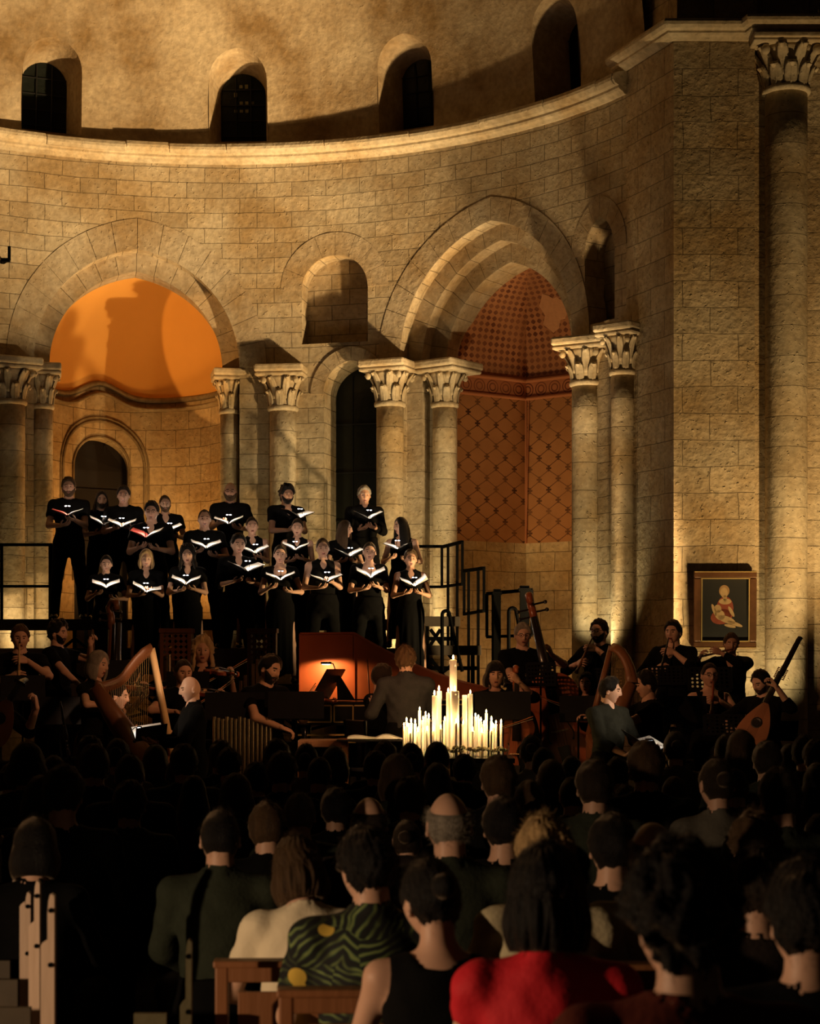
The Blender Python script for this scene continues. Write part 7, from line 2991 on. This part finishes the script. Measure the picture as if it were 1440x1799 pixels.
pew(73, 97, 1570, 5.7, 'nearest pale pew end at the left edge beside the dark aisle')
pew(52, 71, 1547, 6.2, 'second pale pew end behind the nearest one at the left', shoulder=75)
pew(36, 55, 1567, 6.6, 'third pew end with a rounded head at the left', shoulder=20)
pew(11, 30, 1545, 6.95, 'fourth pew end with a rounded head near the left edge', shoulder=20)
pew(-8, 6, 1468, 8.4, 'tallest and farthest pew end cut by the left edge', shoulder=160)

M_TEEW = mat('cream_tee', (0.80, 0.70, 0.50), 0.85, var=0.06, scale=10, bump=0.2, bscale=30, spec=0.1)
M_RED = mat('red_blouse', (0.60, 0.018, 0.03), 0.7, var=0.12, scale=8, bump=0.2, bscale=40, spec=0.2)
M_OLIVE = mat('dark_green_jacket', (0.030, 0.036, 0.024), 0.9, var=0.3, scale=20, bump=0.2, spec=0.1)
M_NAVY = mat('dark_brown_jacket', (0.026, 0.019, 0.016), 0.9, var=0.3, scale=20, bump=0.2, spec=0.1)
M_GREYS = mat('grey_shirt', (0.12, 0.11, 0.09), 0.9, var=0.2, scale=20, bump=0.2, spec=0.1)
M_CREAMS = mat('cream_shirt', (0.48, 0.42, 0.27), 0.9, var=0.15, scale=14, bump=0.2, spec=0.1)
M_MAROON = mat('maroon_top', (0.10, 0.022, 0.014), 0.9, var=0.3, scale=20, bump=0.2, spec=0.1)


def tropical():
    """dark shirt printed with green leaves and yellow blossoms"""
    m = bpy.data.materials.new('tropical_print')
    nt = nodes_of(m)
    L = nt.links
    out = N(nt, 'ShaderNodeOutputMaterial')
    b = N(nt, 'ShaderNodeBsdfPrincipled', i_Roughness=0.85)
    L.new(b.outputs[0], out.inputs[0])
    tc = N(nt, 'ShaderNodeTexCoord')
    wob = N(nt, 'ShaderNodeTexNoise')
    wob.inputs['Scale'].default_value = 7
    L.new(tc.outputs['Object'], wob.inputs['Vector'])
    ad = N(nt, 'ShaderNodeVectorMath', operation='MULTIPLY_ADD')
    L.new(wob.outputs['Color'], ad.inputs[0])
    ad.inputs[1].default_value = (0.09, 0.09, 0.09)
    L.new(tc.outputs['Object'], ad.inputs[2])
    v0 = N(nt, 'ShaderNodeTexVoronoi')
    v0.inputs['Scale'].default_value = 7.5
    L.new(ad.outputs[0], v0.inputs['Vector'])
    c0 = N(nt, 'ShaderNodeSeparateColor')
    L.new(v0.outputs['Color'], c0.inputs[0])
    an = N(nt, 'ShaderNodeMath', operation='MULTIPLY')
    an.inputs[1].default_value = 6.28
    L.new(c0.outputs[1], an.inputs[0])
    vr = N(nt, 'ShaderNodeVectorRotate', rotation_type='AXIS_ANGLE')
    vr.inputs['Axis'].default_value = (0.2, 1, 0.2)
    L.new(ad.outputs[0], vr.inputs['Vector'])
    L.new(an.outputs[0], vr.inputs['Angle'])
    wv = N(nt, 'ShaderNodeTexWave', wave_type='BANDS')
    wv.inputs['Scale'].default_value = 13.0
    wv.inputs['Distortion'].default_value = 1.5
    L.new(vr.outputs[0], wv.inputs['Vector'])
    r1 = N(nt, 'ShaderNodeValToRGB')
    e = r1.color_ramp.elements
    e[0].position, e[0].color = 0.45, (0.004, 0.006, 0.005, 1)
    e[1].position, e[1].color = 0.95, (0.18, 0.24, 0.07, 1)
    k = e.new(0.62)
    k.color = (0.02, 0.06, 0.035, 1)
    L.new(wv.outputs['Fac'], r1.inputs[0])
    nz = N(nt, 'ShaderNodeTexNoise')
    nz.inputs['Scale'].default_value = 9
    L.new(tc.outputs['Object'], nz.inputs['Vector'])
    r2 = N(nt, 'ShaderNodeValToRGB')
    r2.color_ramp.elements[0].position = 0.42
    r2.color_ramp.elements[1].position = 0.58
    L.new(nz.outputs['Fac'], r2.inputs[0])
    mu = N(nt, 'ShaderNodeMix', data_type='RGBA', blend_type='MULTIPLY')
    mu.inputs['Factor'].default_value = 0.85
    L.new(r1.outputs[0], mu.inputs['A'])
    L.new(r2.outputs[0], mu.inputs['B'])
    vo = N(nt, 'ShaderNodeTexVoronoi')
    vo.inputs['Scale'].default_value = 12
    L.new(tc.outputs['Object'], vo.inputs['Vector'])
    lt = N(nt, 'ShaderNodeMath', operation='LESS_THAN')
    lt.inputs[1].default_value = 0.36
    L.new(vo.outputs['Distance'], lt.inputs[0])
    cc = N(nt, 'ShaderNodeSeparateColor')
    L.new(vo.outputs['Color'], cc.inputs[0])
    gt = N(nt, 'ShaderNodeMath', operation='GREATER_THAN')
    gt.inputs[1].default_value = 0.62
    L.new(cc.outputs[0], gt.inputs[0])
    mm = N(nt, 'ShaderNodeMath', operation='MULTIPLY')
    L.new(lt.outputs[0], mm.inputs[0])
    L.new(gt.outputs[0], mm.inputs[1])
    mx = N(nt, 'ShaderNodeMix', data_type='RGBA')
    L.new(mm.outputs[0], mx.inputs['Factor'])
    L.new(mu.outputs['Result'], mx.inputs['A'])
    mx.inputs['B'].default_value = (0.62, 0.42, 0.06, 1)
    L.new(mx.outputs['Result'], b.inputs['Base Color'])
    return m


M_TROP = tropical()

# the listeners one can tell apart: px, top y, depth, sex, hair, colour, garment, head(yaw,pitch,roll), lean, label
NEAR = [
    (524, 1470, 6.2, 'f', 'bob', 'brown', dict(sleeve=0.7, mat=M_TEEW, fold=1.8), (0.10, 0.28, 0.10), 0.22, 'listener with straight brown hair in a cream tee'),
    (645, 1455, 5.5, 'm', 'short', 'black', dict(sleeve=0.7, mat=M_TROP, neck='collar'), (0.35, 0.10, 0.04), 0.16, 'listener in a dark shirt printed with yellow blossoms and green leaves'),
    (757, 1508, 4.9, 'f', 'bun', 'black', dict(sleeve=-1, neck='low', mat=M_BLACK), (0.45, 0.20, 0.10), 0.14, 'bare shouldered listener in black left of the red blouse'),
    (960, 1480, 4.45, 'f', 'bob', 'black', dict(sleeve=0.30, mat=M_RED, neck='crew', fold=1.4), (-0.12, 0.0, 0.02), 0.04, 'woman with a dark bob in a bright red blouse'),
    (1196, 1486, 3.55, 'm', 'curly', 'black', dict(sleeve=0.6, mat=M_MAROON), (0.25, 0.10, 0.05), 0.06, 'big curly dark head out of focus right of the red blouse'),
    (1418, 1515, 4.0, 'm', 'short', 'black', dict(sleeve=1.9, mat=M_BLACK), (0.1, 0.05, 0.0), 0.05, 'dark silhouette filling the lower right corner'),
    (788, 1390, 6.5, 'm', 'balding', 'grey', dict(sleeve=1.9, mat=M_OLIVE, neck='collar'), (0.12, -0.02, 0.02), 0.03, 'grey balding head lit on its left side, right of centre'),
    (958, 1436, 5.6, 'f', 'short', 'blond', dict(sleeve=0.6, mat=M_CREAMS, neck='crew'), (0.05, 0.12, 0.05), 0.08, 'sandy fair head rising behind the dark bob'),
    (1148, 1441, 5.75, 'm', 'balding', 'grey', dict(sleeve=0.7, mat=M_CREAMS, neck='collar'), (0.15, 0.02, 0.06), 0.06, 'thinning grey head with a lit ear and white collar at the right'),
    (1075, 1430, 6.35, 'm', 'short', 'black', dict(sleeve=1.9, mat=M_BLACK), (0, 0, 0.0), 0.03, 'dark head between the fair head and the thinning grey head'),
    (387, 1422, 6.9, 'm', 'crop', 'black', dict(sleeve=1.9, mat=M_OLIVE, neck='collar'), (0.0, 0.05, 0.0), 0.10, 'close cropped man with broad dark green shoulders left of centre'),
    (648, 1398, 7.5, 'm', 'balding', 'dark', dict(sleeve=1.9, mat=M_NAVY), (0.0, 0.02, 0.0), 0.03, 'balding head with a warm glint on its crown near the centre'),
    (526, 1392, 8.4, 'm', 'crop', 'grey', dict(sleeve=1.9, mat=M_OLIVE), (0.0, 0.02, 0.0), 0.03, 'round cropped head above the brown haired listener'),
    (884, 1402, 7.2, 'm', 'short', 'black', dict(sleeve=1.9, mat=M_BLACK), (0.1, 0, 0.0), 0.03, 'dark head just right of the lit grey head'),
    (1325, 1428, 6.5, 'f', 'curly', 'brown', dict(sleeve=1.9, mat=M_BLACK), (0.1, 0, 0.0), 0.03, 'wide dark curly head toward the right edge'),
    (1330, 1490, 5.2, 'm', 'short', 'dark', dict(sleeve=0.6, mat=M_NAVY), (0.0, 0, 0.0), 0.05, 'dim short haired head behind the lower right silhouette'),
    (62, 1436, 6.9, 'f', 'bob', 'black', dict(sleeve=1.9, mat=M_BLACK), (0.0, 0.1, 0.0), 0.12, 'dark stooping silhouette above the pew ends at the left'),
    (48, 1303, 9.8, 'f', 'fringe', 'dark', dict(sleeve=1.9, mat=M_OLIVE), (-0.2, 0, 0.0), 0.0, 'tall dark head with a pale lit strand at the far left'),
    (72, 1362, 8.9, 'f', 'bob', 'brown', dict(sleeve=1.9, mat=M_BLACK), (-0.2, 0.1, 0.0), 0.05, 'brown bobbed head at the left under the tall dark head'),
    (112, 1345, 7.9, 'm', 'short', 'dark', dict(sleeve=1.9, mat=M_BLACK), (-0.1, 0.05, 0.0), 0.05, 'dark short haired head beside the brown bob at the left'),
]
FAR = [(158, 1293, 50), (165, 1308, 68), (207, 1297, 44), (228, 1325, 60), (273, 1308, 44), (323, 1308, 56), (95, 1327, 42), (402, 1315, 55), (388, 1301, 50), (310, 1333, 50),
       (157, 1350, 68), (415, 1358, 66), (228, 1372, 72), (340, 1362, 66), (487, 1299, 42), (496, 1321, 60), (538, 1306, 48), (561, 1330, 58), (588, 1311, 42), (594, 1330, 46), (620, 1302, 42),
       (660, 1320, 44), (676, 1303, 40), (722, 1305, 56), (767, 1303, 42), (697, 1324, 64), (752, 1330, 53), (768, 1340, 53), (815, 1326, 56), (875, 1328, 70), (934, 1291, 46), (955, 1313, 48),
       (968, 1334, 48), (1044, 1336, 74), (1004, 1328, 38), (1085, 1331, 46), (1134, 1302, 68), (1186, 1284, 46), (1275, 1290, 44), (1302, 1282, 52), (1347, 1303, 55), (1388, 1306, 42), (1414, 1292, 40),
       (1434, 1300, 42), (1258, 1332, 70), (1290, 1350, 62), (1185, 1364, 68), (1370, 1350, 82), (1436, 1340, 52), (450, 1340, 56), (470, 1410, 70), (715, 1440, 84), (1005, 1365, 64),
       (930, 1370, 62), (1100, 1380, 66), (1440, 1430, 80), (590, 1385, 64), (720, 1365, 62), (20, 1340, 52)]
KINDS_ = [('m', 'short', 'black'), ('m', 'short', 'dark'), ('f', 'bob', 'dark'), ('m', 'crop', 'dark'), ('f', 'curly', 'dark'), ('m', 'short', 'brown'), ('f', 'long', 'black'), ('m', 'receding', 'grey'),
          ('f', 'bob', 'brown'), ('m', 'balding', 'dark'), ('f', 'bun', 'dark'), ('f', 'curly', 'brown')]
WORDS = {'short': 'short haired', 'bob': 'bob haired', 'crop': 'close cropped', 'curly': 'curly haired', 'long': 'long haired', 'receding': 'grey short haired', 'balding': 'balding', 'bun': 'tied back haired'}
BODIES = {}


def listener_body(sex, v):
    if (sex, v) not in BODIES:
        BODIES[(sex, v)] = (make_body(sex, seated=True, lean=(0.02, 0.10)[v], head=((0.05, -0.03, 0.0), (-0.12, 0.02, 0.04))[v], seed=60 + v, h=0.017, top=dict(sleeve=(0.7, 1.9)[v], neck='collar')), {})
    return BODIES[(sex, v)]


placed = [(Vector(((p[0] - 720) * p[2] / FPX, p[2]))) for p in NEAR]
rows = []
for i, (px, top, w) in enumerate(FAR):
    d = min(max(0.195 * FPX / w, 5.4), 12.2)
    dh = (top - HORIZON) * d / FPX
    dh = min(max(dh, 0.36), 0.60)
    d = min(dh * FPX / (top - HORIZON), 12.4)
    best = None
    for wx, wy in ((0.42, 0.64), (0.36, 0.52), (0.33, 0.42)):      # keep neighbours out of each other's seats
        for k in range(40):
            for sg in (1, -1):
                dd = d + sg * k * 0.05
                if dd > 12.7 or dd < 5.0 or (dd - d < -0.8) or best:
                    continue
                q = Vector(((px - 720) * dd / FPX, dd))
                if all(abs(q.x - o_.x) > wx or abs(q.y - o_.y) > wy for o_ in placed):
                    best = (dd, q)
        if best:
            break
    if not best:
        continue
    placed.append(best[1])
    rows.append((best[0], px, top, i))
rows.sort()
for k, (d, px, top, i) in enumerate(rows):
    sex, hk, hc = KINDS_[(i * 5 + i // 7) % len(KINDS_)]
    v = (i // 2) % 2
    B0, cache = listener_body(sex, v)
    B = dict(B0)
    B['hair'] = (hk, hc)
    ztop = EYE + (HORIZON - top) * d / FPX
    s = person_scale(B, 0.0, ztop)
    yaw = PI + R_(((i * 41) % 21) - 10)
    hx = Matrix.Rotation(yaw, 3, 'Z') @ (B['Mh'].translation * s)
    band_ = lambda q: 'near rows' if q < 6.6 else 'middle rows' if q < 8.6 else 'far rows' if q < 10.5 else 'foremost rows'
    lab = '%s listener from behind, %s from the left in the %s' % (WORDS[hk], ORD[sum(1 for r in rows if r[1] < px and band_(r[0]) == band_(d))], band_(d))
    o = place_person(B, lab, ((px - 720) * d / FPX - hx.x, d - hx.y, 0), yaw, s, 'listeners seen from behind', fuzz=700, cache=cache,
                     tmat=(M_BLACK, M_OLIVE, M_NAVY, M_BLACK, M_MAROON, M_OLIVE, M_GREYS)[(i * 3) % 7])
for j, (px, top, d, sex, hk, hc, tp_, hd, lean, lab) in enumerate(NEAR):
    near = d < 5.9 or px == 524
    B = make_body(sex, seated=True, lean=lean, head=hd, hair=(hk, hc), top=tp_, seed=80 + j, h=0.0115 if near else 0.0155, skin=0)
    ztop = EYE + (HORIZON - top) * d / FPX
    s = person_scale(B, 0.0, ztop)
    yaw = PI + (0.06 if px < 720 else -0.03)
    hx = Matrix.Rotation(yaw, 3, 'Z') @ (B['Mh'].translation * s)
    place_person(B, lab, ((px - 720) * d / FPX - hx.x, d - hx.y, 0), yaw, s, 'listeners seen from behind', fuzz=2400 if near else 1500)
    if near:
        church_chair((px - 720) * d / FPX - (0.0 if px > 700 else 0.0), d - hx.y - 0.26 * s - 0.0, 'wooden chair under the ' + ' '.join(lab.split()[:11]), 0.02, {524: 0.79, 645: 0.82, 757: 0.80}.get(px, 0.84))
pew(317, 337, 1650, 5.6, 'bench end tinted dim olive for low light beside the broad dark green shoulders', shoulder=110, run=0.10, m=mat('dimmed_bench_wood', (0.10, 0.085, 0.04), 0.6, var=0.3, bump=0.1), group=None)  # pale pew wood recoloured dark to stand for dim light
